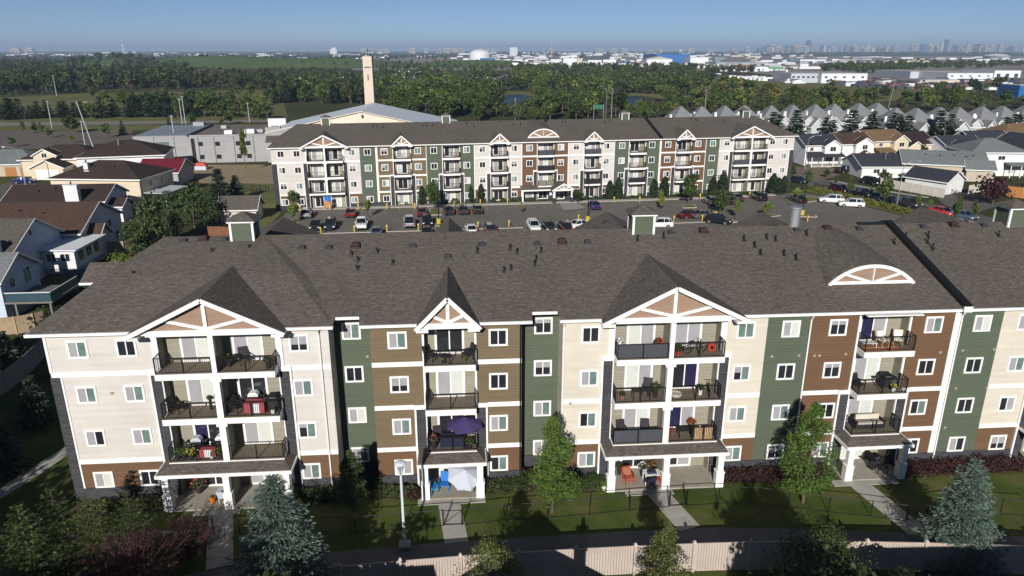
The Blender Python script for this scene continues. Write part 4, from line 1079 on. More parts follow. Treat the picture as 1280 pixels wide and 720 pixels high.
def carmesh(kind):
    if kind in CARS: return CARS[kind]
    if kind == 'saloon':
        L, W, H, wr = 4.65, 0.90, 1.45, 0.32
        st = [(-2.32, .42, .72, .70), (-2.2, .24, .92, .84), (-1.6, .2, .98, .9), (-0.9, .2, .95, .9), (.8, .2, .93, .9), (1.55, .2, .88, .88), (2.15, .24, .76, .82), (2.32, .4, .62, .66)]
        gh = [(-1.75, .96), (-0.95, 1.44), (0.35, 1.45), (1.15, .92)]
    elif kind == 'suv':
        L, W, H, wr = 4.65, 0.93, 1.70, 0.36
        st = [(-2.3, .46, .95, .80), (-2.22, .3, 1.08, .9), (-1.6, .26, 1.10, .93), (-0.6, .26, 1.08, .93), (.9, .26, 1.04, .93), (1.6, .26, 1.0, .9), (2.15, .3, .88, .84), (2.32, .45, .72, .7)]
        gh = [(-2.15, 1.06), (-1.8, 1.64), (0.35, 1.69), (1.15, 1.02)]
    else:
        L, W, H, wr = 5.6, 0.98, 1.85, 0.40
        st = [(-2.8, .55, .95, .92), (-2.75, .45, 1.10, .96), (-1.6, .36, 1.10, .98), (-0.5, .36, 1.12, .98), (1.2, .36, 1.14, .98), (2.0, .36, 1.12, .96), (2.65, .4, 1.02, .92), (2.8, .5, .85, .82)]
        gh = [(-0.75, 1.12), (-0.6, 1.78), (0.75, 1.82), (1.45, 1.12)]
    m = MB(); sec = []
    for x, zb, zt, hw in st:
        sec.append([(x, -hw * .9, zb), (x, -hw, zb + .18), (x, -hw, zt - .16), (x, -hw * .88, zt), (x, hw * .88, zt), (x, hw, zt - .16), (x, hw, zb + .18), (x, hw * .9, zb)])
    vs = [p for s in sec for p in s]; k = 8; fs = []
    for i in range(len(sec) - 1):
        for j in range(k): fs.append((i * k + j, i * k + (j + 1) % k, (i + 1) * k + (j + 1) % k, (i + 1) * k + j))
    fs += [tuple(range(k))[::-1], tuple(range((len(sec) - 1) * k, len(sec) * k))]
    m.add(vs, fs)
    (xa, za), (xb, zb), (xc, zc), (xd, zd) = gh
    wb, wt = W * .86, W * .68
    m.hexa([(xb - .05, -wt, zb - .05), (xc + .05, -wt, zc - .05), (xc + .05, wt, zc - .05), (xb - .05, wt, zb - .05), (xb + .05, -wt * .92, H - .01), (xc - .1, -wt * .92, H), (xc - .1, wt * .92, H), (xb + .05, wt * .92, H - .01)])
    for s in (-1, 1):
        m.bar((xa, s * wb, za - .03), (xb, s * wt, zb - .02), .055, .055); m.bar((xd, s * wb, zd - .03), (xc, s * wt, zc - .02), .05, .05)
        m.bar(((xb + xc) / 2, s * wb * 1.0, za - .03), ((xb + xc) / 2, s * wt * 1.01, zc - .02), .06, .05)
        m.box(xd - .45, xd - .25, s * (W + .02) - .08, s * (W + .02) + .08, 1.0 * H * .62, H * .70)
        if kind == 'suv': m.bar((xa + .55, s * wb, za - .03), (xb + .35, s * wt, zb), .07, .05)
    if kind == 'pickup':
        m.box(-2.7, -0.8, -.9, -.82, 1.08, 1.14).box(-2.7, -0.8, .82, .9, 1.08, 1.14)
    body = m.mesh('car_body', paint('white'))
    g = MB().hexa([(xa + .03, -wb + .01, za - .04), (xd - .02, -wb + .01, zd - .04), (xd - .02, wb - .01, zd - .04), (xa + .03, wb - .01, za - .04), (xb, -wt, zb - .02), (xc, -wt, zc - .02), (xc, wt, zc - .02), (xb, wt, zb - .02)])
    if kind == 'pickup': g.box(-2.68, -0.82, -.8, .8, 1.09, 1.115)
    glass = g.mesh('car_glass', CGL)
    w = MB().cyl((0, -.11, 0), (0, .11, 0), wr, n=14).mesh('wheel', TYRE)
    r = MB().cyl((0, -.118, 0), (0, .118, 0), wr * .64, n=10).mesh('rim', RIM)
    f = 1 if kind != 'pickup' else 1.12
    wx = [(1.42 * f, 1), (1.42 * f, -1), (-1.36 * f, 1), (-1.36 * f, -1)]
    xf, xr = st[-2][0], st[1][0]
    hl = MB().taper(-.09, .09, -.2, .2, -.08, .08, .03, .03).mesh('headlight', LAMP)
    tl = MB().taper(-.07, .07, -.15, .15, -.13, .13, .02, .02).mesh('tail_light', TAIL)
    bp = MB().box(st[-1][0] - .1, st[-1][0] + .02, -.6, .6, st[-1][1] - .12, st[-1][1] + .08).box(st[0][0] - .02, st[0][0] + .1, -.7, .7, st[0][1] - .1, st[0][1] + .1).mesh('bumper', PLAST)
    CARS[kind] = (body, glass, w, r, wx, W, wr, hl, tl, bp, xf, xr, st)
    return CARS[kind]
def car(kind, col, p, ang, label, group='cars in the car park', z=0.02, name='parked_car', cat=None):
    body, glass, w, r, wx, W, wr, hl, tl, bp, xf, xr, st = carmesh(kind)
    t = thing(name, label, cat or ('pickup truck' if kind == 'pickup' else 'car'), (p[0], p[1], z), ang, group)
    b = inst(body, 'car_body', t); b.material_slots[0].link = 'OBJECT'; b.material_slots[0].material = paint(col)
    inst(glass, 'car_glass', t); inst(bp, 'bumper', t)
    for x, s in wx:
        o = inst(w, 'wheel', t, (x, s * (W - .1), wr)); inst(r, 'rim', o)
    for s in (-1, 1):
        inst(hl, 'headlight', t, (st[-2][0] + .06, s * W * .72, st[-2][2] - .12)); inst(tl, 'tail_light', t, (st[1][0] - .05, s * W * .78, st[1][2] - .16))
    return t
N_ = R(94); S_ = R(-86)
def pc(px, Y, dx=0.0):
    g = AT(px, 300, Y); return (g.x + dx, Y)
FK = lambda px, py, off: (lambda g: (g.x, g.y))(G(px, py))
# far row, noses to the building
for k, c, px, py, lb in (('suv', 'silver', 384, 271, 'silver hatchback parked by the left end of the far building'), ('saloon', 'red', 438.5, 270, 'red car parked at the far kerb, left of centre'),
                         ('saloon', 'dark_red', 527.5, 269, 'dark red car at the far kerb beside the grass island'), ('saloon', 'dark_blue', 561, 267, 'first of three dark cars at the far kerb, with a bluish tint'),
                         ('saloon', 'dark_grey', 579, 266.5, 'middle one of three dark cars at the far kerb'), ('saloon', 'black', 596.5, 265.5, 'last and rightmost of three dark cars at the far kerb'),
                         ('saloon', 'blue', 742.5, 260.5, 'bright blue car parked right of the entrance plaza'),
                         ('suv', 'sage', 888.5, 255.5, 'sage grey estate car parked by the far kerb on the right'), ('saloon', 'black', 908, 254, 'black car beside the sage grey car at the far kerb'),
                         ('saloon', 'dark_grey', 919, 250.5, 'charcoal car nosed in just behind the black one at the far kerb'), ('suv', 'black', 948, 250, 'black off-roader at the far kerb before the wide gabled bay'),
                         ('saloon', 'black', 997, 252.5, 'dark car half hidden under a small tree near the right entrance')):
    car(k, c, FK(px, py, 0), N_ + random.Random(px).uniform(-.05, .05), lb)
# middle row beyond the near kerb
for k, c, px, py, a, lb in (('saloon', 'black', 395, 285.5, S_, 'black car at the left end of the middle row'), ('suv', 'dark_blue', 413.5, 285.5, S_, 'dark blue off-roader second in the middle row'),
                            ('pickup', 'white', 452.5, 284.5, S_, 'large white pickup truck in the middle row'), ('pickup', 'silver', 512, 282.5, N_, 'silver pickup truck in the middle of the car park'),
                            ('suv', 'black', 534, 281, S_, 'black off-roader right beside the silver pickup truck'),
                            ('saloon', 'dark_red', 862.5, 272.5, R(15), 'maroon car parked sideways near the yellow lamp base'), ('saloon', 'grey', 879, 272.5, R(15), 'grey car standing beside the maroon car'),
                            ('suv', 'black', 897.5, 279.5, R(-35), 'black car turned askew in front of the yellow lamp base')):
    car(k, c, FK(px, py, 0), a, lb)
# near row, partly hidden by the roof
for k, c, px, py, a, lb in (('saloon', 'steel_blue', 471, 294, N_, 'pale steel blue car peeping over the roof beside the white pickup'), ('saloon', 'black', 533.5, 293.5, N_, 'black car peeping over the roof below the silver pickup'),
                            ('saloon', 'white', 589, 291, N_, 'white car peeping over the roof left of the bollard'), ('suv', 'dark_grey', 612.5, 290.5, N_, 'dark grey car peeping over the roof beside the small white one'),
                            ('suv', 'white', 667, 287.5, S_, 'white off-roader facing the near building beyond its roof'), ('saloon', 'dark_grey', 686, 287.5, S_, 'charcoal car between the white off-roader and a black one'),
                            ('suv', 'black', 705.5, 287.5, N_, 'black off-roader third of the group behind the middle of the roof'), ('saloon', 'white', 725.5, 285, R(25), 'white car partly hidden left of the green cupola'),
                            ('suv', 'white', 823.5, 284.5, R(175), 'white off-roader seen just right of the green cupola')):
    car(k, c, FK(px, py, 0), a, lb)
car('suv', 'white', FK(1038.7, 253.5, 0), R(160), 'white off-roader in the right corner of the car park, farther of two')
car('suv', 'white', FK(1063.7, 258.7, 0), R(160), 'white off-roader in the right corner of the car park, nearer of two')
RD = R(-74)
for k, c, px, py, a, lb in (('suv', 'dark_red', 1049, 240.5, RD, 'dark red van parked on the street behind the reed hedge'), ('pickup', 'black', 1075.5, 246, RD, 'black pickup truck parked along the street'),
                            ('saloon', 'dark_grey', 1091, 249.5, RD, 'dark car between the black pickup and a young street tree'), ('saloon', 'dark_blue', 1111.5, 254, RD, 'slate blue car parked before the tall street lamp'),
                            ('pickup', 'dark_grey', 1133, 258.5, RD, 'charcoal pickup truck parked beyond the tall street lamp'), ('suv', 'black', 1089, 230.5, RD, 'black car across the street by the bungalow fence'),
                            ('pickup', 'black', 1056, 216.5, R(20), 'black truck standing on the worn side road'), ('saloon', 'bright_red', 1177, 268.5, RD, 'bright red car half hidden by the roof on the right'),
                            ('saloon', 'steel_blue', 1204, 273.5, RD, 'steel blue car half hidden by the roof on the right'), ('saloon', 'dark_blue', 997, 228.5, R(-60), 'dark teal car at the corner of the side road')):
    car(k, c, FK(px, py, 0), a, lb, 'cars along the street')
car('saloon', 'blue', FK(31, 229, 0), R(8), 'blue car parked before the white garage door on the left', 'cars along the street')
# ------------------------------------------------------------------ lamps and posts
bol = MB().cyl((0, 0, 0), (0, 0, .8), .10, .10, 8).taper(-.14, .14, -.12, .12, .8, 1.12, .02, .02).mesh('post', YEL)
def bollard(px, py, label):
    g = G(px, py); o = inst(bol, 'socket_post', None, (g.x, g.y, .1)); tag(o, label, 'post', 'yellow socket posts along the kerbs')
o8 = lambda ox, oy, L: [(ox + x / 4, oy + y / 4) for x, y in L]
for i, (x, y) in enumerate(o8(320, 180, [(222, 338), (370, 334), (512, 331), (655, 329), (795, 327), (990, 317), (1122, 307), (1258, 304)]) + o8(640, 180, [(510, 294), (638, 293), (760, 293), (940, 278), (1187, 268)])):
    bollard(x, y, ORD(i) + ' from the left of the yellow posts along the far kerb')
for i, (x, y) in enumerate(o8(320, 180, [(325, 452), (493, 444), (655, 440), (812, 434), (1110, 424), (1265, 416)]) + o8(640, 180, [(332, 387), (808, 392), (950, 387)]) + o8(960, 180, [(196, 392)])):
    bollard(x, y, ORD(i) + ' from the left of the yellow posts along the near kerb')
def lot_lamp(px, py, label, h=7.5, base=True):
    g = G(px, py); t = thing('lamp_post', label, 'lamp post', (g.x, g.y, .05), 0, 'dark lamp posts of the car park')
    MB().cyl((0, 0, .6), (0, 0, h), .09, .07, 8).part('pole', BLACK, t)
    MB().bar((-.5, 0, h), (.5, 0, h), .07, .07).box(-.95, -.4, -.17, .17, h - .02, h + .1).box(.4, .95, -.17, .17, h - .02, h + .1).part('lamp_head', BLACK, t)
    if base: MB().cyl((0, 0, 0), (0, 0, 1.0), .36, .36, 12).part('lamp_base', YEL, t)
lot_lamp(734.5, 277.5, 'dark twin lamp post left of the middle cupola')
lot_lamp(548.5, 280.5, 'dark twin lamp post on a yellow base left of centre')
lot_lamp(893.5, 271.5, 'dark twin lamp post on a yellow base by the maroon car')
lot_lamp(1002.5, 269.5, 'dark twin lamp post on a yellow base by the galvanised flue')
def cobra(px, py, h, side, label, col=GALV, arm=2.6, g=None, twin=False):
    g = g or G(px, py); t = thing('street_lamp', label, 'street lamp', (g.x, g.y, 0), 0, 'street lamps')
    MB().cyl((0, 0, 0), (0, 0, h * .82), .11, .07, 7).part('pole', col, t)
    for s in ((-1, 1) if twin else (side,)):
        m = MB(); p = [(0, 0, h * .82), (s * .25, 0, h * .92), (s * arm * .5, 0, h * .985), (s * arm, 0, h)]
        m.tube(p, .05, 5); m.part('arm', col, t)
        MB().taper(min(s * arm, s * (arm + .7)), max(s * arm, s * (arm + .7)), -.14, .14, h - .06, h + .08, .05, .03).part('lamp_head', col, t)
cobra(1120.5, 260.5, 9.0, 1, 'tall curved street lamp among the cars on the right street')
cobra(1006, 212, 8.5, 1, 'curved street lamp at the corner beside the white houses')
cobra(1177, 186, 8.0, -1, 'curved street lamp between the houses on the right')
cobra(32, 231.5, 8.5, -1, 'curved grey street lamp beside the blue car on the left')
# ------------------------------------------------------------------ houses
def roofset(nm, a, b): return (shingles(nm + '_x', a, b, 'X'), shingles(nm + '_y', a, b, 'Y'))
RB = roofset('brown_roof', (0.098, 0.062, 0.046), (0.066, 0.042, 0.032)); RDK = roofset('dark_brown_roof', (0.062, 0.044, 0.038), (0.044, 0.032, 0.028)); RGY = roofset('grey_roof', (0.20, 0.215, 0.215), (0.15, 0.165, 0.165))
RCH = roofset('charcoal_roof', (0.052, 0.056, 0.068), (0.036, 0.040, 0.050)); RTN = roofset('tan_roof', (0.225, 0.148, 0.082), (0.175, 0.115, 0.063)); RMR = roofset('maroon_roof', (0.045, 0.030, 0.032), (0.034, 0.024, 0.026)); RTH = roofset('pale_grey_roof', (0.235, 0.243, 0.248), (0.185, 0.192, 0.198))
RGB = roofset('weathered_roof', (0.13, 0.115, 0.095), (0.09, 0.08, 0.068))
W_WHITE = siding('house_white', (0.70, 0.70, 0.70)); W_CREAM = siding('house_cream', (0.64, 0.54, 0.40)); W_BLUE = siding('house_blue_white', (0.52, 0.58, 0.66)); W_BEIGE = siding('house_beige', (0.46, 0.40, 0.31)); W_GREY = siding('house_grey', (0.36, 0.37, 0.39)); W_PINK = siding('house_pink', (0.60, 0.50, 0.44))
GDOOR = plain('garage_door', (0.74, 0.73, 0.70), 0.5, 0.03); GDOR_B = plain('garage_door_brown', (0.36, 0.16, 0.05), 0.5, 0.1)
FACE = {'s': (0, -1), 'e': (1, 0), 'w': (-1, 0), 'n': (0, 1)}
FRZ = {'s': 0, 'e': math.pi / 2, 'w': -math.pi / 2, 'n': math.pi}
def gable_block(t, x0, x1, y0, y1, z0, h, rise, axis, wall, rf, ov=0.45, trim=WHITE):
    """a walled block under a pitched roof with its ridge along axis"""
    MB().box(x0, x1, y0, y1, z0, h).part('wall', wall, t)
    m, g, b = MB(), MB(), MB()
    if axis == 'x':
        c = (y0 + y1) / 2; hd = (y1 - y0) / 2; e = rise * ov / hd
        for s in (-1, 1):
            y = c + s * (hd + ov)
            m.slab([(x0 - ov, y, h - e), (x1 + ov, y, h - e), (x1 + ov, c, h + rise), (x0 - ov, c, h + rise)][::-s], .09)
            b.box(x0 - ov, x1 + ov, y - .06, y + .06, h - e - .22, h - e - .02)
            for x in (x0 - ov, x1 + ov): b.bar((x, y, h - e - .1), (x, c, h + rise - .1), .06, .2)
        for x in (x0, x1 - .1):
            g = MB(); g.hexa([(x, y0, h), (x + .1, y0, h), (x + .1, y1, h), (x, y1, h), (x, c - .01, h + rise - .1), (x + .1, c - .01, h + rise - .1), (x + .1, c + .01, h + rise - .1), (x, c + .01, h + rise - .1)]); g.part('gable_wall', wall, t)
    else:
        c = (x0 + x1) / 2; hd = (x1 - x0) / 2; e = rise * ov / hd
        for s in (-1, 1):
            x = c + s * (hd + ov)
            m.slab([(x, y0 - ov, h - e), (x, y1 + ov, h - e), (c, y1 + ov, h + rise), (c, y0 - ov, h + rise)][::s], .09)
            b.box(x - .06, x + .06, y0 - ov, y1 + ov, h - e - .22, h - e - .02)
            for y in (y0 - ov, y1 + ov): b.bar((x, y, h - e - .1), (c, y, h + rise - .1), .06, .2)
        for y in (y0, y1 - .1):
            g = MB(); g.hexa([(x0, y, h), (x1, y, h), (x1, y + .1, h), (x0, y + .1, h), (c - .01, y, h + rise - .1), (c + .01, y, h + rise - .1), (c + .01, y + .1, h + rise - .1), (c - .01, y + .1, h + rise - .1)]); g.part('gable_wall', wall, t)
    r = m.part('roof', rf[0 if axis == 'x' else 1], t); b.part('fascia', trim, t)
    return r
def hip_block(t, x0, x1, y0, y1, z0, h, rise, wall, rf, ov=0.5, trim=WHITE):
    MB().box(x0, x1, y0, y1, z0, h).part('wall', wall, t)
    a0, a1, b0, b1 = x0 - ov, x1 + ov, y0 - ov, y1 + ov
    m = MB()
    if x1 - x0 >= y1 - y0:
        k = (b1 - b0) / 2; c = (b0 + b1) / 2; p, q = (min(a0 + k, (a0 + a1) / 2), c, h + rise), (max(a1 - k, (a0 + a1) / 2), c, h + rise)
        f = [(0, 1, 5, 4), (1, 2, 5), (2, 3, 4, 5), (3, 0, 4), (3, 2, 1, 0)]
    else:
        k = (a1 - a0) / 2; c = (a0 + a1) / 2; p, q = (c, b0 + k, h + rise), (c, b1 - k, h + rise)
        f = [(0, 1, 4), (1, 2, 5, 4), (2, 3, 5), (3, 0, 4, 5), (3, 2, 1, 0)]
    m.add([(a0, b0, h), (a1, b0, h), (a1, b1, h), (a0, b1, h), p, q], f)
    r = m.part('roof', rf[0], t)
    b = MB().box(a0 - .05, a1 + .05, b0 - .06, b0 + .02, h - .2, h + .03).box(a0 - .05, a1 + .05, b1 - .02, b1 + .06, h - .2, h + .03).box(a0 - .06, a0 + .02, b0 + .02, b1 - .02, h - .2, h + .03).box(a1 - .02, a1 + .06, b0 + .02, b1 - .02, h - .2, h + .03)
    b.part('fascia', trim, t)
    return r
def hwin(t, face, u, z, x0, x1, y0, y1, w=1.5, h=1.2, st=None, name='window'):
    st = st or (GL_D, GL_D)
    p = {'s': (u, y0, z), 'n': (u, y1, z), 'e': (x1, u, z), 'w': (x0, u, z)}[face]
    return window(t, p[0], p[1], p[2], w, h, st, name, 0.06, 0.11, FRZ[face])
def vents(r, pts, mat=PLAST):
    for x, y, z in pts: MB().box(x - .18, x + .18, y - .18, y + .18, z - .2, z + .2).part('roof_vent', mat, r)
def chimney(t, x, y, z0, z1, w=1.2, d=.8, mat=None):
    o = MB().box(x - w / 2, x + w / 2, y - d / 2, y + d / 2, z0, z1).box(x - w / 2 - .08, x + w / 2 + .08, y - d / 2 - .08, y + d / 2 + .08, z1, z1 + .12).part('chimney', mat or W_WHITE, t)
    MB().cyl((x, y, z1 + .1), (x, y, z1 + .6), .13, n=8).part('flue', BLACK, o)
def door(t, face, u, x0, x1, y0, y1, w=2.6, h=2.2, mat=None, z=0.0, name='garage_door'):
    m = MB().box(-w / 2, w / 2, -.06, .01, 0, h)
    for k in range(1, 4): m.box(-w / 2 + .05, w / 2 - .05, -.075, -.06, h * k / 4 - .02, h * k / 4 + .02)
    p = {'s': (u, y0, z), 'n': (u, y1, z), 'e': (x1, u, z), 'w': (x0, u, z)}[face]
    return m.part(name, mat or GDOOR, t, p, FRZ[face])
def house(label, cx, cy, rz=0.0, name='house', cat='house', z=0.0, group=None):
    return thing(name, label, cat, (cx, cy, z), R(rz), group)
# left hand side, from the nearest
t = house('nearest pale blue house on the left with a grey roof and a rear deck', -58, 82.5, 0)
gable_block(t, -8, 8, -3.7, 3.7, 0, 4.9, 2.1, 'x', W_BLUE, RGY)
hwin(t, 'e', -1.6, 3.9, -8, 8, -3.7, 3.7, 1.1, 1.3); hwin(t, 'e', 1.4, 3.9, -8, 8, -3.7, 3.7, 1.6, 2.0); hwin(t, 'e', 0.2, 1.5, -8, 8, -3.7, 3.7, 1.2, 1.2); chimney(t, 3, 2.5, 3.0, 7.4, 1.0)
d = MB().box(8.02, 13.0, -3.6, 2.6, 2.0, 2.2)
for x, y in ((12.7, -3.4), (12.7, 2.4), (9, -3.4)): d.box(x - .1, x + .1, y - .1, y + .1, 0, 2.0)
d.part('deck', plain('deck_grey', (0.16, 0.16, 0.155), 0.8), t)
BGL = plain('blue_glass_rail', (0.04, 0.075, 0.095), 0.25, 0.1, 1, spec=0.6)
for a, b in (((8.1, -3.5), (12.9, -3.5)), ((12.9, -3.5), (12.9, 2.5))):
    MB().bar((a[0], a[1], 2.75), (b[0], b[1], 2.75), .04, .95).part('glass_panel', BGL, t)
    MB().bar((a[0], a[1], 3.26), (b[0], b[1], 3.26), .09, .07).part('handrail', WHITE, t)
t = house('pale blue house on the left with a flat white roofed sunroom at its back', -64, 95.8, 0)
gable_block(t, -9, 9, -5.8, 5.8, 0, 5.1, 2.9, 'x', W_BLUE, RGB)
hwin(t, 'e', -1.0, 6.3, -9, 9, -5.8, 5.8, .9, .9); hwin(t, 'e', -3.5, 3.6, -9, 9, -5.8, 5.8, 1.2, 1.3); chimney(t, 7.6, -6.3, 2, 6.6, 1.1, .9)
sr = MB().box(9.02, 13.2, .4, 8.4, 1.0, 3.45).part('sunroom', W_WHITE, t)
MB().box(9.02, 13.2, .4, 8.4, .2, .98).part('sunroom_skirt', W_GREY, t)
MB().slab([(8.6, -.1, 3.72), (13.7, -.1, 3.6), (13.7, 8.9, 3.6), (8.6, 8.9, 3.72)], .14).part('sunroom_roof', plain('white_metal_roof', (0.78, 0.80, 0.82), 0.4, 0.02), t)
for u in (10.2, 12.0): window(t, u, .4, 2.5, 1.3, 1.2, (GL_D, GL_D), 'window', .06, .1)
for u in (2.0, 4.2, 6.4): window(t, 13.2, u, 2.4, 1.5, 1.5, (GL_D, GL_D), 'window', .06, .1, math.pi / 2)
t = house('house on the left with a long plain brown roof', -64.5, 109.2, 0)
r = gable_block(t, -11.5, 11.5, -6.6, 6.6, 0, 4.5, 3.0, 'x', W_WHITE, RB)
MB().cyl((-2, -3, 5.6), (-2, -3, 7.6), .12, n=7).part('flue', GALV, r); vents(r, [(1.5, -2, 6.6), (5, -2.5, 6.3), (-6, -2.6, 6.3)])
gable_block(t, 9.5, 13.2, -5.0, -1.2, 0, 3.4, 1.5, 'x', W_WHITE, RB, .4)
hwin(t, 'e', 2.6, 3.6, -11.5, 11.5, -6.6, 6.6, 1.2, 1.2); hwin(t, 'e', 4.6, 1.4, -11.5, 11.5, -6.6, 6.6, 1.4, 1.4)
t = house('white house on the left with a wide white chimney on its long side', -69, 132.0, 1)
r = gable_block(t, -8.2, 8.2, -4.7, 4.7, 0, 4.2, 2.0, 'x', W_WHITE, RDK)
chimney(t, 3.6, -5.2, 0, 6.9, 2.2, 1.1); vents(r, [(-1, -1.5, 5.7), (1.2, -2.2, 5.4), (-3.5, -2.2, 5.4)]); hwin(t, 'e', 0.5, 4.9, -8.2, 8.2, -4.7, 4.7, .9, .7); hwin(t, 'e', -2.2, 2.4, -8.2, 8.2, -4.7, 4.7, 1.2, 1.3)
gable_block(t, 6.5, 10.5, -3.6, 0.6, 0, 3.0, 1.0, 'x', W_WHITE, RDK, .4)
t = house('cream house on the left under a large dark brown hip roof', -68.2, 149.0, -8)
r = hip_block(t, -8.8, 8.8, -6.2, 6.2, 0, 5.3, 2.7, W_CREAM, RDK)
vents(r, [(-2, -2.5, 7.0), (2, -2.6, 7.0), (4.5, -2, 7.0)]); chimney(t, -3.2, -3.0, 5.5, 7.8, .9, .8)
MB().box(-3.2, -2.2, -4.1, -3.4, 6.1, 6.5).part('skylight', W_WHITE, r)
hwin(t, 'e', -2.5, 3.9, -8.8, 8.8, -6.2, 6.2, 1.6, 1.4, (GL_T, GL_T)); hwin(t, 'e', 1.5, 3.9, -8.8, 8.8, -6.2, 6.2, 1.8, 1.6, (GL_B, GL_T))
MB().slab([(8.9, -5.5, 2.6), (13.4, -5.5, 2.5), (13.4, 3.0, 2.5), (8.9, 3.0, 2.6)], .12).part('patio_cover', plain('pale_metal', (0.55, 0.57, 0.6), 0.4), t)
for x, y in ((13.1, -5.3), (13.1, 2.8)): MB().box(x - .08, x + .08, y - .08, y + .08, 0, 2.4).part('post', WHITE, t)
t = house('brown roofed house on the left with a white gabled garage', -95.5, 186, 4)
hip_block(t, -8, 9, -5.5, 6, 0, 4.0, 2.8, W_CREAM, RDK)
gable_block(t, -3.6, 3.4, -11.0, -4.5, 0, 2.9, 1.7, 'y', W_CREAM, RDK); door(t, 's', 0, -3.6, 3.4, -11.0, -4.5, 5.0, 2.3)
gable_block(t, -4.6, 0.4, -6.4, -3.4, 3.0, 5.2, 1.4, 'y', W_CREAM, RDK, .35); hwin(t, 's', -2.1, 5.0, -4.6, .4, -6.4, -3.4, 1.3, 1.2)
t = house('house on the left under a broad brown hip roof before the grey building', -79.5, 182.5, 12)
r = hip_block(t, -9.2, 9.2, -7.2, 7.2, 0, 5.2, 3.0, W_WHITE, RDK); MB().cyl((-1, -2.5, 6.4), (-1, -2.5, 8.6), .12, n=7).part('flue', GALV, r); vents(r, [(3, -2, 7.4), (5.2, -3, 6.8)])
hwin(t, 's', 5.5, 3.9, -9.2, 9.2, -7.2, 7.2, 2.0, 1.2, (GL_T, GL_T)); hwin(t, 's', -3, 3.9, -9.2, 9.2, -7.2, 7.2, 2.2, .9, (GL_W, GL_W))
t = house('grey roofed bungalow at the left edge with two orange garage doors', -107.5, 187, 2)
r = hip_block(t, -8.5, 7.5, -6.5, 5, 0, 2.9, 2.8, W_BEIGE, RGY); door(t, 's', 1.2, -8.5, 7.5, -6.5, 5, 2.5, 2.2, GDOR_B); door(t, 's', 4.6, -8.5, 7.5, -6.5, 5, 2.5, 2.2, GDOR_B); chimney(t, 7.3, -2, 0, 5.4, 1.5, 1.2)
t = house('shed on the left with a bright crimson metal roof', -66, 169.5, 0, 'shed', 'shed')
gable_block(t, -4.2, 4.4, -5, 5, 0, 3.2, 2.2, 'x', W_GREY, (plain('crimson_metal', (0.15, 0.018, 0.028), 0.45, 0.06),) * 2); hwin(t, 'e', -1.5, 1.9, -4.2, 4.4, -5, 5, 1.0, 1.1)
t = house('small pink-walled garage standing behind the left cupola', -38.4, 129.6, 1, 'garage', 'garage')
gable_block(t, -3.1, 3.1, -2.5, 2.5, 0, 2.5, 1.7, 'x', W_PINK, RGB); door(t, 'e', 0, -3.1, 3.1, -2.5, 2.5, 2.4, 2.1)
# right hand side
def porch(t, x0, x1, y0, y1, z, rf, posts=4):
    MB().slab([(x0 - .3, y0 - .3, z), (x1 + .3, y0 - .3, z), (x1 + .3, y1, z + .9), (x0 - .3, y1, z + .9)], .1).part('porch_roof', rf[0], t)
    for i in range(posts):
        x = x0 + (x1 - x0) * i / (posts - 1); MB().box(x - .09, x + .09, y0 - .09, y0 + .09, 0, z).part('post', WHITE, t)
    MB().box(x0, x1, y0, y1, 0, .45).part('porch_floor', CONC, t)
t = house('white two storey house with a charcoal roof and full width porch', 95.2, 187.5, 0)
gable_block(t, -4.6, 4.6, -5, 6, 0, 5.4, 2.2, 'x', W_WHITE, RCH); gable_block(t, -.2, 4.0, -6.6, -4, 2.8, 5.4, 1.4, 'y', W_WHITE, RCH, .35)
porch(t, -4.2, 4.4, -8.2, -5.1, 2.7, RCH); hwin(t, 's', 1.9, 4.4, -.2, 4, -6.6, -4, 1.7, 1.3); hwin(t, 's', -3, 4.2, -4.6, 4.6, -5, 6, 1.1, 1.1); hwin(t, 's', 2, 1.6, -4.6, 4.6, -5, 6, 2.0, 1.3)
t = house('white two storey house with a brown roof and two stacked gables', 105.5, 189.5, 4)
gable_block(t, -4.5, 4.5, -5, 6, 0, 5.4, 2.2, 'x', W_WHITE, RB); gable_block(t, -1.5, 3.5, -6.4, -4, 2.9, 5.5, 1.5, 'y', W_WHITE, RB, .35); gable_block(t, -1.2, 3.0, -8.0, -5, 0, 2.5, 1.3, 'y', W_WHITE, RB, .35)
hwin(t, 's', 1, 4.5, -1.5, 3.5, -6.4, -4, 1.6, 1.3); hwin(t, 's', .9, 1.6, -1.2, 3, -8, -5, 1.8, 1.3); hwin(t, 's', 3.9, 3.9, -4.5, 4.5, -5, 6, .9, 1.2)
t = house('cream two storey house with a tan-brown roof', 117.0, 195.5, 10)
gable_block(t, -5.5, 5.5, -5, 6, 0, 5.4, 2.3, 'x', W_CREAM, RTN); gable_block(t, .5, 5.0, -6.6, -4, 0, 5.4, 1.5, 'y', W_CREAM, RTN, .35); porch(t, -4.5, 0.2, -7.5, -5.1, 2.6, RTN, 3)
hwin(t, 's', 2.8, 4.3, .5, 5, -6.6, -4, 1.8, 1.3); hwin(t, 's', -2.5, 4.2, -5.5, 5.5, -5, 6, 1.3, 1.1); hwin(t, 's', 2.8, 1.6, .5, 5, -6.6, -4, 2.0, 1.4)
t = house('bungalow with a very dark maroon roof beside the cream house', 130, 203, 6)
gable_block(t, -5.5, 5.5, -6, 6, 0, 3.6, 2.8, 'x', W_CREAM, RMR); hwin(t, 's', 2.5, 1.9, -5.5, 5.5, -6, 6, 2.2, 1.3); gable_block(t, -4.5, .2, -8, -5, 0, 3.0, 1.5, 'y', W_CREAM, RMR, .35)
t = house('white fronted house with two charcoal gables on the right', 141, 197, 8)
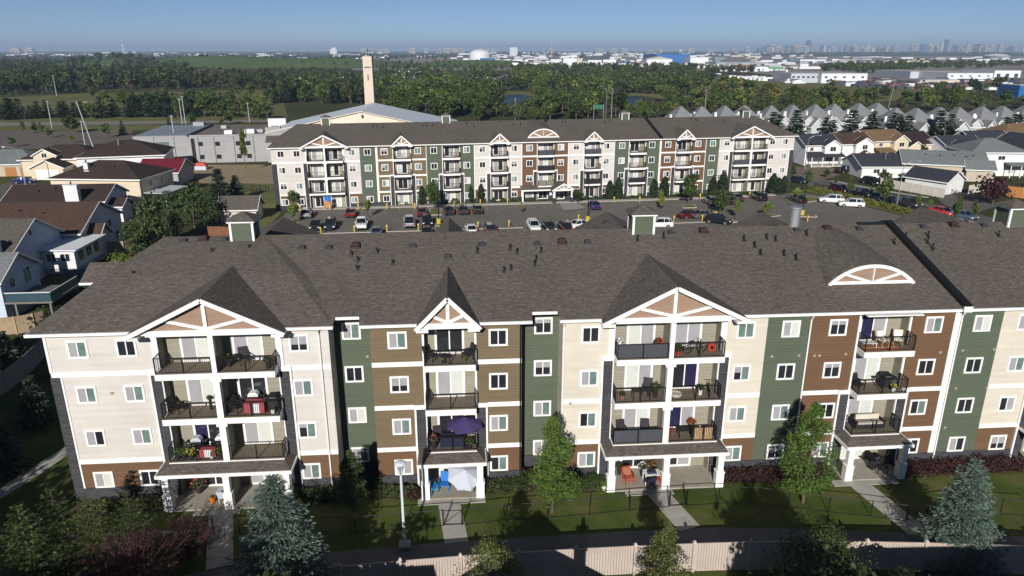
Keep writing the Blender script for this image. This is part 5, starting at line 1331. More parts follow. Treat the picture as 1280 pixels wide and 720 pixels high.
gable_block(t, -6, 6, -5, 5, 0, 3.4, 2.4, 'x', W_WHITE, RCH); gable_block(t, -5.5, .3, -8, -4, 0, 3.2, 1.9, 'y', W_WHITE, RCH, .4); gable_block(t, 1.5, 6, -9.5, -4, 0, 2.8, 1.5, 'y', W_WHITE, RCH, .4); hwin(t, 's', -2.6, 1.7, -5.5, .3, -8, -4, 1.9, 1.3)
t = house('charcoal roofed house with a white gable window on the far right', 158, 209, 6)
gable_block(t, -6.5, 6.5, -5, 5, 0, 3.2, 2.6, 'x', W_GREY, RCH); gable_block(t, 0.8, 6.0, -8, -4.5, 0, 3.4, 1.8, 'y', W_WHITE, RCH, .4); hwin(t, 's', 3.4, 2.2, 0.8, 6, -8, -4.5, 2.2, 1.4)
t = house('house with a bright tan hip roof on the far right', 174, 217, 4)
hip_block(t, -9, 9, -7, 7, 0, 3.6, 3.4, W_CREAM, RTN); gable_block(t, 3, 8.5, -9, -6, 0, 3.2, 1.8, 'y', W_CREAM, RTN, .4); hwin(t, 's', 5.7, 1.8, 3, 8.5, -9, -6, 1.8, 1.2)
t = house('grey roofed house at the right edge below the townhouses', 192, 214, 2)
hip_block(t, -9, 12, -7, 7, 0, 3.4, 3.2, W_WHITE, RCH); gable_block(t, -4, 3, -9.5, -6, 0, 3.0, 2.0, 'y', W_WHITE, RCH, .4); hwin(t, 's', -.5, 1.8, -4, 3, -9.5, -6, 2.4, 1.2)
t = house('long low bungalow with a slate dark roof behind the vinyl fence', 103, 167.5, -4)
r = gable_block(t, -7.5, 8, -5.2, 5.2, 0, 2.9, 2.2, 'x', W_WHITE, RCH); vents(r, [(1, -2, 4.3), (3.5, -2.5, 4.1)]); MB().cyl((-1, -2.5, 4), (-1, -2.5, 5.6), .1, n=7).part('flue', GALV, r); hwin(t, 's', -4, 1.6, -7.5, 8, -5.2, 5.2, 1.6, 1.1)
t = house('long house with a pale grey roof and beige gable end', 115.5, 164.5, -22)
r = gable_block(t, -9, 8.5, -5.6, 5.6, 0, 3.6, 2.4, 'x', W_BEIGE, RGY); vents(r, [(-4, -2, 5.1), (-1, -2.4, 5.0), (2, -2, 5.1), (4.5, -2.4, 5.0), (6, -1.8, 5.2)])
for u in (-1.6, 1.2): hwin(t, 'e', u, 3.4, -9, 8.5, -5.6, 5.6, 1.0, 1.3)
gable_block(t, 4.0, 9.6, -6.8, -1.5, 0, 3.0, 1.6, 'x', W_BEIGE, RGY, .4)
t = house('tall white house with a grey hip roof and pergola behind', 129.5, 168.5, -6)
hip_block(t, -6.5, 6.5, -5.5, 5.5, 0, 5.6, 2.8, W_WHITE, RGY); hwin(t, 's', 0.5, 4.3, -6.5, 6.5, -5.5, 5.5, 1.8, 1.1); hwin(t, 's', 3.6, 1.6, -6.5, 6.5, -5.5, 5.5, 2.2, 2.0, (GL_B, GL_W))
MB().slab([(1.2, -8.5, 2.9), (6.4, -8.5, 2.9), (6.4, -5.6, 3.3), (1.2, -5.6, 3.3)], .12).part('pergola', RGY[0], t)
for x in (1.4, 3.8, 6.2): MB().box(x - .08, x + .08, -8.4, -8.24, 0, 2.8).part('post', WHITE, t)
t = house('tall white gabled house with a charcoal roof at the right edge', 143, 172, 8)
gable_block(t, -6, 6, -6, 6, 0, 5.6, 3.2, 'y', W_WHITE, RCH); hwin(t, 's', -1.5, 4.2, -6, 6, -6, 6, 1.4, 1.3); MB().slab([(-1, -8.4, 2.5), (5.4, -8.4, 2.5), (5.4, -6.02, 3.0), (-1, -6.02, 3.0)], .12).part('porch_roof', RCH[0], t); gable_block(t, -12.5, -6.1, -3, 6, 0, 4.6, 1.6, 'x', W_GREY, RCH)
t = house('white detached garage with a dark roof by the street corner', 102.2, 146.6, 28, 'garage', 'garage')
gable_block(t, -3.4, 3.4, -4.4, 4.4, 0, 2.9, 1.8, 'y', W_WHITE, RCH); door(t, 's', .4, -3.4, 3.4, -4.4, 4.4, 4.6, 2.2)
t = house('small grey roofed house at the right edge beyond the purple tree', 130, 143, 20)
gable_block(t, -4.5, 6, -4, 4, 0, 3.0, 1.8, 'x', W_BLUE, RGY); hwin(t, 's', 0, 1.7, -4.5, 6, -4, 4, 1.6, 1.2)
# townhouses: stepped rows of pyramid roofs
TH = [(851, 132), (877, 132), (906, 131.5), (931, 131), (964, 131), (991, 130.5), (1019, 130), (1043, 129), (1074, 128.5), (1097, 128), (1120, 134), (1146, 134.5), (1175, 133.5), (1199, 133.5), (1228, 132.5), (1254, 132), (1281, 131.5)]
W_TOWN = siding('townhouse_grey', (0.50, 0.51, 0.53))
for i, (px, py) in enumerate(TH):
    g = G(px, py, 10.4)
    t = house(ORD(i) + ' from the left of the grey pyramid-roofed townhouses', g.x, g.y, [4, -3, 6][i % 3], 'townhouse', 'townhouse', group='row of grey roofed townhouses')
    hip_block(t, -5.6, 5.6, -6.2, 6.2, 0, 4.2, 6.2, W_TOWN, RTH)
    gable_block(t, -5.8, -.8 if i % 2 else -1.4, -9.4, -5.6, 0, 3.8, 2.6, 'y', W_TOWN, RTH, .5)
    hwin(t, 's', -3.3, 2.5, -5.8, -.8 if i % 2 else -1.4, -9.4, -5.6, 1.4, 1.4); hwin(t, 's', 3.2, 1.8, -5.6, 5.6, -6.2, 6.2, 1.6, 1.3)
    gable_block(t, 1.6, 4.4, -6.6, -3.6, 3.6, 5.6, 1.3, 'y', W_TOWN, RTH, .4)
    chimney(t, 4.6, -1.6, 4, 8.2, .8, .7); chimney(t, -4.4, -2.6, 4, 7.6, .7, .7)
# ------------------------------------------------------------------ the church, the grey works and what lies beyond
LGREY = siding('pale_grey_panel', (0.33, 0.325, 0.325), 0.9, 0.05); BLUEMET = plain('blue_grey_metal_roof', (0.56, 0.61, 0.64), 0.6, 0.05); FLATR = plain('flat_roof_brown', (0.17, 0.14, 0.125), 0.9, 0.15, 0.2)
CRM = plain('cream_render', (0.68, 0.61, 0.49), 0.8, 0.05, 0.4); FLATB = plain('flat_roof_blue', (0.22, 0.26, 0.30), 0.7, 0.1, 0.2)
t = thing('church', 'large church hall with a shallow blue-grey metal gable roof', 'church', (-25, 0, 0))
gable_block(t, -25, 25, 199, 231, 0, 8.0, 5.3, 'y', CRM, (BLUEMET,) * 2, .5, CRM)
MB().box(-25.3, -14, 198.6, 198.95, 0, 9.2).part('stone_wall', LGREY, t)
for x in (-5.0, 5.5): 
    MB().box(x - 1.2, x + 1.2, 197.2, 198.94, 7.6, 9.0).extrude([(x - 1.5, 9.0), (x + 1.5, 9.0), (x, 10.0)], 196.9, 198.94).part('dormer', BLUEMET, t)
MB().box(-.25, .25, 197.0, 197.5, 12.3, 13.0).part('ridge_end', BLUEMET, t)
g = AT(463, 128, 236)
t = thing('bell_tower', 'tall slender cream tower with a cross behind the church hall', 'tower', (g.x, g.y, 0), R(-3))
MB().taper(-1.5, 1.5, -1.6, 1.6, 0, 26.9, .12, .12).part('shaft', plain('pink_cream_render', (0.58, 0.475, 0.385), 0.8, 0.05, 0.4), t)
m = MB().box(-.95, .95, -1.60, -1.48, 23.55, 23.8); m.part('cross_arm', BLACK, t)
MB().box(-.14, .14, -1.60, -1.46, 19.8, 21.6).part('cross_stem', BLACK, t)
for x, h in ((-1.0, 1.2), (0, 2.2), (.7, 1.5), (1.1, .9)): MB().cyl((x, 0, 26.9), (x, 0, 26.9 + h), .12, .08, 6).part('antenna', BLACK, t)
t = thing('commercial_building', 'long flat roofed pale grey building with small dark square windows', 'building', (-84, 197.6, 0), R(5.5))
MB().box(0, 36.5, 0, 30, 0, 6.9).part('wall', LGREY, t)
MB().box(-.1, 13.4, -.1, 30.1, 6.91, 7.25).part('parapet', LGREY, t); MB().box(.3, 13.0, .3, 29.7, 7.26, 7.32).part('flat_roof', FLATB, t)
MB().box(13.9, 36.4, .3, 29.7, 6.92, 7.0).part('flat_roof', FLATR, t); MB().box(13.42, 13.85, -.15, 30.1, 6.91, 7.5).part('parapet', BLACK, t)
MB().box(13.86, 36.6, -.12, .28, 6.93, 7.35).part('parapet', LGREY, t)
MB().box(14.2, 15.0, -.25, .1, 0, 6.5).part('entrance_slot', BLACK, t)
for x in (16.5, 20.8, 26.0, 28.6, 34.6):
    for z in (5.0, 1.6): window(t, x, 0, z, 1.2, 1.1, (GL_D, GL_D), 'window', .05, .06, frame=PLAST)
window(t, 6.8, 0, 5.0, 3.6, 1.3, (GL_T, GL_T), 'window', .05, .06, frame=PLAST)
for x in (5, 10, 16, 20, 25, 30): MB().box(x - .06, x + .06, -.06, .0, 0, 6.9).part('panel_joint', DGREY, t)
for x, y, w, h, mt in ((9, 26, 3, 1.4, LGREY), (22, 4, 2, 1.0, WHITE), (27, 5, 2.6, 1.1, WHITE), (30, 7, 1.6, .9, GALV), (31, 22, 5, 2.4, WHITE), (33, 12, 2, 1.2, LGREY), (18, 20, 1.5, .9, GALV)):
    MB().box(x, x + w, y, y + 2, 7.02, 7.0 + h).part('rooftop_unit', mt, t)
t = thing('commercial_building', 'low pale annexe with rooftop machinery between the grey building and the church', 'building', (-47.6, 201.2, 0), R(5.5))
MB().box(0, 10, 0, 26, 0, 6.2).part('wall', LGREY, t); MB().box(.3, 9.7, .3, 25.7, 6.21, 6.3).part('flat_roof', FLATR, t)
for x, y, w in ((1.5, 3, 2), (4.5, 6, 2.4), (6.5, 2.5, 1.6), (3, 12, 3)): MB().box(x, x + w, y, y + 2, 6.3, 7.5).part('rooftop_unit', WHITE, t)
def wpole(px, py, h, label, lean=0.0):
    g = G(px, py); t = thing('utility_pole', label, 'pole', (g.x, g.y, 0), 0, 'poles and masts')
    MB().cyl((0, 0, 0), (lean, 0, h), .22, .14, 7).part('shaft', GALV, t); MB().box(-.5, .5, -.1, .1, h - .3, h - .15).part('crossarm', GALV, t)
    return t
wpole(117, 185, 14, 'tall leaning white pole behind the brown roofed houses', -2.6); wpole(107, 184, 8.0, 'short white pole with a cross arm beside the leaning one')
wpole(222, 200, 12, 'white flagpole against the grey building'); wpole(66, 164, 11, 'thin grey mast beside the main road'); wpole(228, 155, 10, 'left of a pair of thin masts behind the grey building'); wpole(232, 155, 11, 'right of a pair of thin masts behind the grey building')
wpole(71, 120, 13, 'pale dead trunk-like mast at the edge of the left wood'); wpole(312, 153, 8, 'short mast at the end of the grey roof')
for i, (px, py, h, tw) in enumerate(((472, 112, 9, True), (490, 109, 10, True), (506, 110, 13, True), (512, 114, 10, True), (519, 115, 14, True), (603, 118, 11, True), (617, 124, 13, True), (424, 112, 9, False), (370, 122, 12, False), (627, 116, 12, False))):
    cobra(px, py, h, 1, ORD(i) + ' of the grey road lamps rising from the trees beyond the church', GALV, 3.4, None, tw)
t = thing('road_sign', 'green overhead direction sign seen from behind above the roof', 'sign', tuple(G(748, 150)), R(-4))
MB().box(-2.0, 2.0, -.1, .1, 4.6, 6.4).part('sign_board', plain('sign_green', (0.03, 0.13, 0.09), 0.6), t); MB().cyl((2.1, .2, 0), (2.1, .2, 6.8), .14, n=7).part('post', GALV, t); MB().cyl((-2.1, .2, 0), (-2.1, .2, 6.8), .14, n=7).part('post', GALV, t)
cobra(757, 149, 14, -1, 'tall lamp beside the green direction sign', GALV, 2.0); wpole(764, 149, 13, 'thin pole to the right of the green direction sign'); wpole(644, 150, 9, 'bare concrete post rising over the far roof'); wpole(695, 110, 14, 'thin mast near the left pond', 0)
wpole(880, 152, 13, 'thin pole behind the townhouse roofs'); wpole(1110, 136, 14, 'leaning grey pole among trees behind the townhouses', 1.6)
# ---- industrial district
IC = {'white': plain('shed_white', (0.66, 0.68, 0.70), 0.6, 0.06, 0.05), 'blue': plain('shed_blue', (0.02, 0.12, 0.34), 0.5, 0.1, 0.05), 'grey': plain('shed_grey', (0.32, 0.34, 0.36), 0.6, 0.08, 0.05), 'cream': plain('shed_cream', (0.52, 0.46, 0.36), 0.7, 0.08, 0.05), 'brick': plain('shed_brick', (0.24, 0.11, 0.075), 0.8, 0.1, 0.05), 'dark': plain('shed_dark', (0.05, 0.06, 0.075), 0.6, 0.1, 0.05), 'teal': plain('shed_teal', (0.16, 0.24, 0.26), 0.6, 0.1, 0.05), 'roof': plain('shed_roof', (0.40, 0.39, 0.38), 0.7, 0.1, 0.03), 'green': plain('shed_green', (0.1, 0.28, 0.16), 0.6, 0.1, .05), 'steel': plain('shed_steel', (0.44, 0.47, 0.52), 0.5, 0.08, .05)}
def shed(x0, x1, yt, yb, col, label, roof='roof', deep=None, pitched=0, doors=0, group=None, name='warehouse', cat='warehouse', wins=0):
    a, b = G(x0, yb), G(x1, yb); w = (b - a).length; c = (a + b) / 2
    h = CAMH - (yt - 63) / F * c.y * 1.02; h = max(3.0, h)
    d = deep or max(20, w * .5); rz = math.atan2(b.y - a.y, b.x - a.x)
    if label == 'SHED': label = 'small ' + {'dark': 'dark blue-grey', 'brick': 'brick red', 'steel': 'steel grey'}.get(col, col) + ' shed in the industrial district ' + ('near the storage dome' if x0 < 690 else 'left of the blue factory hall' if x0 < 800 else 'beside the blue factory hall' if x0 < 890 else 'right of the blue factory hall')
    t = thing(name, label, cat, tuple(c), rz, group)
    MB().box(-w / 2, w / 2, 0, d, 0, h).part('wall', IC[col], t)
    if pitched: MB().extrude([(-w / 2 - .5, h + .02), (w / 2 + .5, h + .02), (w * .0, h + pitched)], -.5, d + .5).part('roof', IC[roof], t)
    else: MB().box(-w / 2 + .3, w / 2 - .3, .3, d - .3, h + .02, h + .35).part('roof', IC[roof], t)
    for i in range(doors):
        x = -w / 2 + w * (i + .5) / doors; q = min(4.0, w / doors * .5)
        MB().box(x - q / 2, x + q / 2, -.12, .0, 0, min(4.2, h * .6)).part('dock_door', IC['dark'], t)
    for i in range(wins):
        x = -w / 2 + w * (i + .5) / wins; MB().box(x - 1.2, x + 1.2, -.12, 0, h * .55, h * .72).part('window', GL_D, t)
    return t
shed(1026, 1083, 90, 104, 'white', 'long white warehouse with small dark windows beyond the townhouses', wins=5, deep=60)
shed(988, 1025, 90, 103.5, 'steel', 'white framed hall with tall glazed bays joined to a warehouse', wins=6, deep=50)
shed(1137, 1183, 88, 98, 'steel', 'blue-grey corrugated half of the far right warehouse', deep=80)
shed(1183.5, 1240, 90, 100.5, 'white', 'white half of the far right warehouse with tiny windows', wins=5, deep=80)
shed(1156, 1199, 98, 105, 'cream', 'low cream shed before the far right warehouse', deep=30)
shed(1242, 1275, 87, 97, 'white', 'white shed at the right edge of the industrial district', doors=3, deep=60)
shed(1272, 1300, 105, 122, 'blue', 'blue container stack at the right edge', deep=20)
shed(820, 862, 67.5, 79, 'blue', 'bright blue factory hall with a stepped roof on the horizon', 'blue', deep=180)
shed(862.5, 885, 71, 80, 'white', 'white shed at the right end of the blue factory', deep=60)
shed(808, 840, 73, 82, 'white', 'arched white shed in front of the blue factory', pitched=5, deep=50)
shed(640, 695, 77, 84, 'white', 'very long white shed beyond the wood, in the middle', deep=60)
shed(704, 721, 72, 83, 'white', 'white block with a tan side in the industrial district', deep=50)
shed(721.5, 728, 72, 83, 'cream', 'tan end of the white industrial block', deep=50)
shed(600, 618, 72, 80, 'blue', 'blue shed beside the white storage dome', 'blue', deep=60)
shed(619, 660, 73, 81, 'white', 'white shed to the right of the blue one by the dome', doors=4, deep=80)
shed(728, 762, 70, 77, 'dark', 'long navy roofed shed right of the white industrial block', 'dark', deep=100)
shed(735, 752, 74, 81, 'white', 'white unit below the navy roofed shed', doors=3); shed(754, 770, 73.5, 80, 'white', 'second white unit below the navy roofed shed', doors=2)
shed(893, 925, 82, 88, 'cream', 'cream shed left of the red brick yard'); shed(921, 943, 80, 87.5, 'brick', 'red brick works among the pale sheds', 'brick'); shed(944, 960, 82, 89, 'white', 'white unit right of the brick works', doors=2); shed(961, 978, 82, 88, 'green', 'small green and blue unit beside the white sheds')
shed(972, 994, 77, 82, 'white', 'white strip shed beyond the glazed hall'); shed(895, 960, 77, 81, 'grey', 'very long grey roof behind the brick works', 'grey', deep=120)
shed(1000, 1018, 73.5, 79, 'white', 'white shed cluster below the left skyline', doors=3); shed(1030, 1075, 76, 80, 'white', 'thin white shed below the left skyline'); shed(1068, 1105, 76, 81.5, 'white', 'white row of units in the middle of the plain', doors=5); shed(1105, 1160, 75, 81, 'cream', 'long cream roof in the plain left of the stadium', deep=120)
rr = random.Random(3)
for i in range(150):
    px = rr.uniform(560, 1010); yb = 70.0 + 16.5 * rr.random() ** 1.2 if px > 640 else 70 + 10 * rr.random()
    wpx = rr.uniform(5, 20) * (0.5 + (yb - 70) / 16); hpx = rr.uniform(1.8, 4.2) * (0.55 + (yb - 70) / 16)
    shed(px, px + wpx, yb - hpx, yb, rr.choices(['white', 'grey', 'cream', 'steel', 'teal', 'brick', 'dark', 'blue'], [11, 3, 4, 3, 1.4, 1, 1.0, .7])[0], 'SHED', rr.choice(['roof', 'grey', 'white', 'roof', 'dark']), group='small sheds of the industrial district', doors=0)
for i in range(90):
    px = rr.uniform(570, 1010); yb = rr.uniform(66.3, 72.5); k_ = 0.45 + (yb - 66) / 14
    shed(px, px + rr.uniform(5, 17) * k_ * 1.3, yb - rr.uniform(1.4, 3.0) * k_ * 1.3, yb, rr.choices(['white', 'cream', 'grey', 'steel'], [10, 2, 2, 2])[0], 'SHED', rr.choice(['roof', 'white', 'grey']), group='small sheds of the industrial district', deep=60)
for i in range(46):
    px = rr.uniform(1000, 1300); yb = rr.uniform(71, 79)
    wpx = rr.uniform(6, 30) * (0.6 + (yb - 70) / 12); hpx = rr.uniform(1.2, 3.0) * (0.6 + (yb - 70) / 14)
    shed(px, px + wpx, yb - hpx, yb, rr.choices(['white', 'grey', 'cream', 'steel'], [6, 3, 3, 2])[0], 'low shed scattered over the plain on the right', 'roof', group='low sheds on the plain', deep=30)
for i in range(60):
    px = rr.uniform(-10, 560); yb = rr.uniform(65.8, 70.5) if px < 250 else rr.uniform(66.5, 73.5)
    wpx = rr.uniform(3, 15); hpx = rr.uniform(1.0, 2.4)
    shed(px, px + wpx, yb - hpx, yb, rr.choices(['white', 'grey', 'cream'], [6, 2, 2])[0], 'low white shed on the horizon to the left', 'roof', group='low sheds on the left horizon', deep=40)
# yards: stacked pipes and vehicles as small dark and rust blocks
m = MB(); m2 = MB(); m3 = MB()
for i in range(520):
    px = rr.uniform(1040, 1270); py = rr.uniform(100.5, 112.5); 
    if py > 104 + (px - 1040) * .04 + 4: continue
    g = G(px, py); w = rr.uniform(3, 11); (m if rr.random() < .55 else m2 if rr.random() < .6 else m3).box(g.x, g.x + w, g.y, g.y + rr.uniform(2, 5), 0, rr.uniform(1.0, 3.0))
for i in range(260):
    px = rr.uniform(660, 990); py = rr.uniform(80, 90); g = G(px, py); (m2 if rr.random() < .4 else m3 if rr.random() < .8 else m).box(g.x, g.x + rr.uniform(3, 12), g.y, g.y + 4, 0, rr.uniform(1.5, 4))
for i in range(60):
    px = rr.uniform(890, 1000); g = G(px, 95.5 + (px - 890) * .08 + rr.uniform(-1, 1)); (m3 if rr.random() < .6 else m).box(g.x, g.x + 6, g.y, g.y + 3, 0, rr.uniform(1.5, 3.5))
tag(m.part('yard_stacks', IC['dark']), kind='stuff'); tag(m2.part('yard_rust_stacks', plain('rust_stack', (0.16, 0.08, 0.06), .8, .3, .2)), kind='stuff'); tag(m3.part('yard_vehicles', IC['white']), kind='stuff')
def dome(px, yb, wpx, hpx, label, wall=.55):
    g = G(px, yb); r = wpx / F * g.y * .5; h = hpx / F * g.y
    t = thing('storage_dome', label, 'dome', tuple(g))
    MB().lathe([(r, 0), (r, h * wall)], 24).part('wall', IC['white'], t)
    MB().lathe([(r * 1.02, h * wall + .05)] + [(r * math.cos(a), h * wall + h * (1 - wall) * math.sin(a)) for a in (.3, .6, .9, 1.2, 1.45)], 24).part('roof', IC['white'], t)
dome(600, 76, 25, 13, 'large white storage dome on the horizon')
g = G(642, 69); t = thing('tower_block', 'solitary white tower block right of the storage dome', 'building', tuple(g)); w = 9 / F * g.y
MB().box(-w / 2, w / 2, 0, w, 0, 8.5 / F * g.y).part('wall', IC['white'], t)
for k in range(4): MB().box(-w / 2 + 1, w / 2 - 1, -.3, 0, 8.5 / F * g.y * (k + .5) / 4 - 1, 8.5 / F * g.y * (k + .5) / 4 + 1).part('window_band', IC['grey'], t)
MB().box(-w * .3, w * .3, w * .2, w * .8, 8.5 / F * g.y + .02, 8.5 / F * g.y + 3).part('roof_plant', IC['grey'], t)
g = G(417, 67.5); t = thing('tower_block', 'solitary white block on the horizon left of the bell tower', 'building', tuple(g)); w = 8 / F * g.y; h = 7 / F * g.y
MB().box(-w / 2, w / 2, 0, w, 0, h * .75).part('wall', IC['white'], t); MB().box(-w * .25, w * .3, w * .2, w * .8, h * .75 + .02, h).part('upper_block', IC['white'], t)
g = G(155, 66.5); t = thing('water_tower', 'slim white water tower on the left horizon', 'tower', tuple(g)); h = 10 / F * g.y
MB().lathe([(h * .09, 0), (h * .07, h * .7), (h * .14, h * .78), (h * .14, h * .9), (h * .03, h)], 14).part('shaft', IC['white'], t)
for k, (px, w_) in enumerate(((19, 10), (36, 9))):
    g = G(px, 66); s = 1 / F * g.y; t = thing('apartment_block', ['left', 'right'][k] + ' of the two pinkish blocks at the left end of the horizon', 'building', tuple(g)); MB().box(-w_ * s / 2, w_ * s / 2, 0, 60, 0, 4.6 * s).part('wall', plain('pink_block', (0.42, 0.30, 0.25), .8), t); MB().box(-w_ * s * .3, w_ * s * .3, 10, 40, 4.6 * s + .1, 5.4 * s).part('roof_plant', IC['cream'], t)
g = G(1245, 73); s = 1 / F * g.y; t = thing('stadium', 'white domed arena on the plain before the right skyline', 'stadium', tuple(g))
MB().add([(math.cos(a) * 10 * s, math.sin(a) * 60, 0) for a in np.linspace(0, 6.28, 24, False)] + [(math.cos(a) * 10.5 * s, math.sin(a) * 60, 3 * s) for a in np.linspace(0, 6.28, 24, False)], [(i, (i + 1) % 24, 24 + (i + 1) % 24, 24 + i) for i in range(24)]).part('wall', IC['grey'], t)
MB().add([(math.cos(a) * 10.6 * s, math.sin(a) * 62, 3 * s) for a in np.linspace(0, 6.28, 24, False)] + [(math.cos(a) * 6 * s, math.sin(a) * 36, 5 * s) for a in np.linspace(0, 6.28, 24, False)] + [(0, 0, 5.6 * s)], [(i, (i + 1) % 24, 24 + (i + 1) % 24, 24 + i) for i in range(24)] + [(24 + i, 24 + (i + 1) % 24, 48) for i in range(24)]).part('roof', IC['white'], t)
# ---- skylines, some nine kilometres off
SKY = {'pale': plain('tower_pale', (0.42, 0.40, 0.38), .7, .1, .005), 'tan': plain('tower_tan', (0.36, 0.29, 0.23), .7, .1, .005), 'dark': plain('tower_dark', (0.06, 0.08, 0.11), .4, .1, .005), 'blue': plain('tower_blue', (0.10, 0.18, 0.30), .3, .1, .005), 'brick': plain('tower_brick', (0.22, 0.12, 0.10), .7, .1, .005)}
def tower(px, w, ytop, col, label, group, Y=9000):
    s = Y / F; x = AT(px, 70, Y).x; h = CAMH + (62.8 - ytop) * s * 0.9
    t = thing('tower_block', label, 'building', (x, Y, 0), 0, group); w *= s
    MB().box(-w / 2, w / 2, 0, w, 0, h * .93).part('wall', SKY[col], t); MB().box(-w * .3, w * .3, w * .2, w * .8, h * .93 + .1, h).part('roof_plant', SKY[col], t)
    if w > 35:
        for k in range(3): MB().box(-w / 2 + 3, w / 2 - 3, -.8, 0, h * (.2 + .24 * k), h * (.3 + .24 * k)).part('window_band', SKY['dark'], t)
DG, UG = 'downtown skyline on the right', 'skyline cluster right of centre'
for px, w, yt, col, lb in ((1010, 5, 50, 'dark', 'dark tallest tower of the left skyline cluster'), (1181.5, 4, 48.2, 'dark', 'dark tallest tower of the downtown skyline'), (999, 17, 56, 'tan', 'broad tan block left of the dark tower'), (1032, 8, 55.5, 'blue', 'blue tower in the left skyline cluster'), (1084, 5, 56, 'pale', 'bright white tower at the right of the left cluster'), (1068, 5, 56, 'pale', 'pale slim tower in the left cluster'),
                          (965, 9, 55, 'tan', 'tan slab at the left end of the left cluster'), (1224, 5, 54, 'brick', 'brick red tower in the downtown skyline'), (1209, 6, 56.5, 'pale', 'pale cube tower right of the tallest downtown one'), (1176, 3, 50.5, 'pale', 'slim pale tower just left of the tallest downtown one')):
    tower(px, w, yt, col, lb, None)
for i in range(58):
    px = rr.gauss(1205, 38); 
    if px < 1135: px = rr.uniform(1140, 1300)
    tower(px, rr.uniform(2, 6), rr.uniform(53.5, 60.5), rr.choices(['pale', 'tan', 'blue', 'dark', 'brick'], [5, 3, 1, 1, .6])[0], 'hazy tower block in the downtown skyline', DG, rr.uniform(8800, 9800))
for i in range(46):
    px = rr.uniform(925, 1120)
    tower(px, rr.uniform(2.5, 7), rr.uniform(56.5, 61), rr.choices(['pale', 'tan', 'blue', 'dark'], [5, 3, .8, .6])[0], 'hazy block in the skyline cluster right of centre', UG, rr.uniform(8300, 9300))
for i in range(30):
    px = rr.uniform(420, 930)
    tower(px, rr.uniform(2.5, 8), rr.uniform(59.5, 62), rr.choices(['pale', 'tan'], [5, 3])[0], 'faint low block on the middle horizon', 'faint blocks on the middle horizon', rr.uniform(7500, 9300))
g = AT(689, 70, 3200); t = thing('radio_mast', 'thin pale radio mast above the industrial district', 'mast', (g.x, g.y, 0)); MB().cyl((0, 0, 0), (0, 0, 72), 1.6, .8, 6).part('shaft', GALV, t); MB().box(-3, 3, -3, 3, 68, 71).part('platform', GALV, t)
# ------------------------------------------------------------------ woods
def inside(p, L):
    x, y = p; c = False; j = len(L) - 1
    for i in range(len(L)):
        if (L[i][1] > y) != (L[j][1] > y) and x < (L[j][0] - L[i][0]) * (y - L[i][1]) / (L[j][1] - L[i][1]) + L[i][0]: c = not c
        j = i
    return c
WOODS = [ # polygon (photo survey), spacing weight, kinds, height range
    ([(-40, 119), (110, 116), (112, 112), (345, 111), (345, 92), (150, 84), (-40, 80)], 1.0, [('broad_dark', 6), ('spruce', 3), ('broad_autumn', 2.2), ('broad', 1.5)], (10, 15)),
    ([(-40, 81), (150, 85), (345, 93), (420, 92), (420, 88), (270, 88.5), (150, 80), (-40, 74)], 1.0, [('broad_dark', 5), ('broad', 3), ('broad_autumn', 1)], (9, 15)),
    ([(345, 128), (470, 132), (470, 90), (345, 92)], 1.0, [('broad_dark', 4), ('broad', 4), ('spruce', 2), ('broad_autumn', .6)], (9, 13)),
    ([(470, 140), (560, 150), (622, 140), (618, 126), (640, 113), (690, 112), (690, 97), (560, 89), (470, 90)], 1.0, [('broad', 6), ('broad_dark', 2.5), ('broad_light', 1.6)], (9, 13)),
    ([(560, 152), (830, 150), (830, 136), (780, 136), (760, 126), (770, 118), (690, 110), (668, 118), (672, 132), (640, 137), (615, 140)], 1.0, [('broad', 6), ('broad_dark', 2), ('broad_light', 2)], (9, 13)),
    ([(640, 113), (780, 116), (840, 119), (920, 110), (845, 99), (720, 96), (640, 92)], 1.0, [('broad', 5), ('broad_dark', 3.5), ('broad_light', 1.3), ('broad_autumn', .6)], (9, 13)),
    ([(640, 93), (845, 100), (860, 95), (950, 93), (930, 90), (850, 86.5), (690, 85.5), (640, 86.5)], 1.0, [('broad_dark', 5), ('broad', 3), ('broad_autumn', 1.6)], (9, 14)),
    ([(830, 150), (1000, 152), (1080, 140), (1000, 128), (920, 112), (840, 118), (825, 124)], .8, [('broad', 4), ('broad_light', 3), ('broad_yellow', 1.0), ('broad_autumn', 1.2), ('broad_dark', 1.3)], (8, 13)),
    ([(1080, 140), (1300, 148), (1300, 126), (1180, 125), (1100, 128), (1010, 127)], .38, [('broad', 4), ('broad_dark', 4), ('broad_light', 1.6), ('broad_autumn', .8)], (8, 13)),
    ([(1030, 92), (1140, 94), (1140, 87), (1210, 87), (1280, 84), (1280, 80), (1170, 79.5), (1060, 81.5), (1025, 86)], .9, [('broad_dark', 4), ('broad', 5)], (9, 13)),
    ([(560, 88), (640, 88), (640, 84), (470, 82), (440, 84), (470, 89)], .5, [('broad_dark', 4), ('broad_autumn', 3)], (7, 11)),
    ([(1040, 125), (1300, 127), (1300, 112), (1180, 111)], .12, [('broad_dark', 4), ('broad', 3)], (8, 12)),
    ([(120, 147), (350, 148), (350, 128), (230, 126), (120, 137)], .45, [('broad', 4), ('spruce', 3), ('broad_dark', 3), ('broad_light', .8)], (8, 12)),
    ([(228, 128), (350, 128), (350, 119), (228, 120)], .3, [('broad', 4), ('broad_dark', 3), ('broad_light', 2)], (7, 10)),
]
wr = random.Random(11)
PTS = []
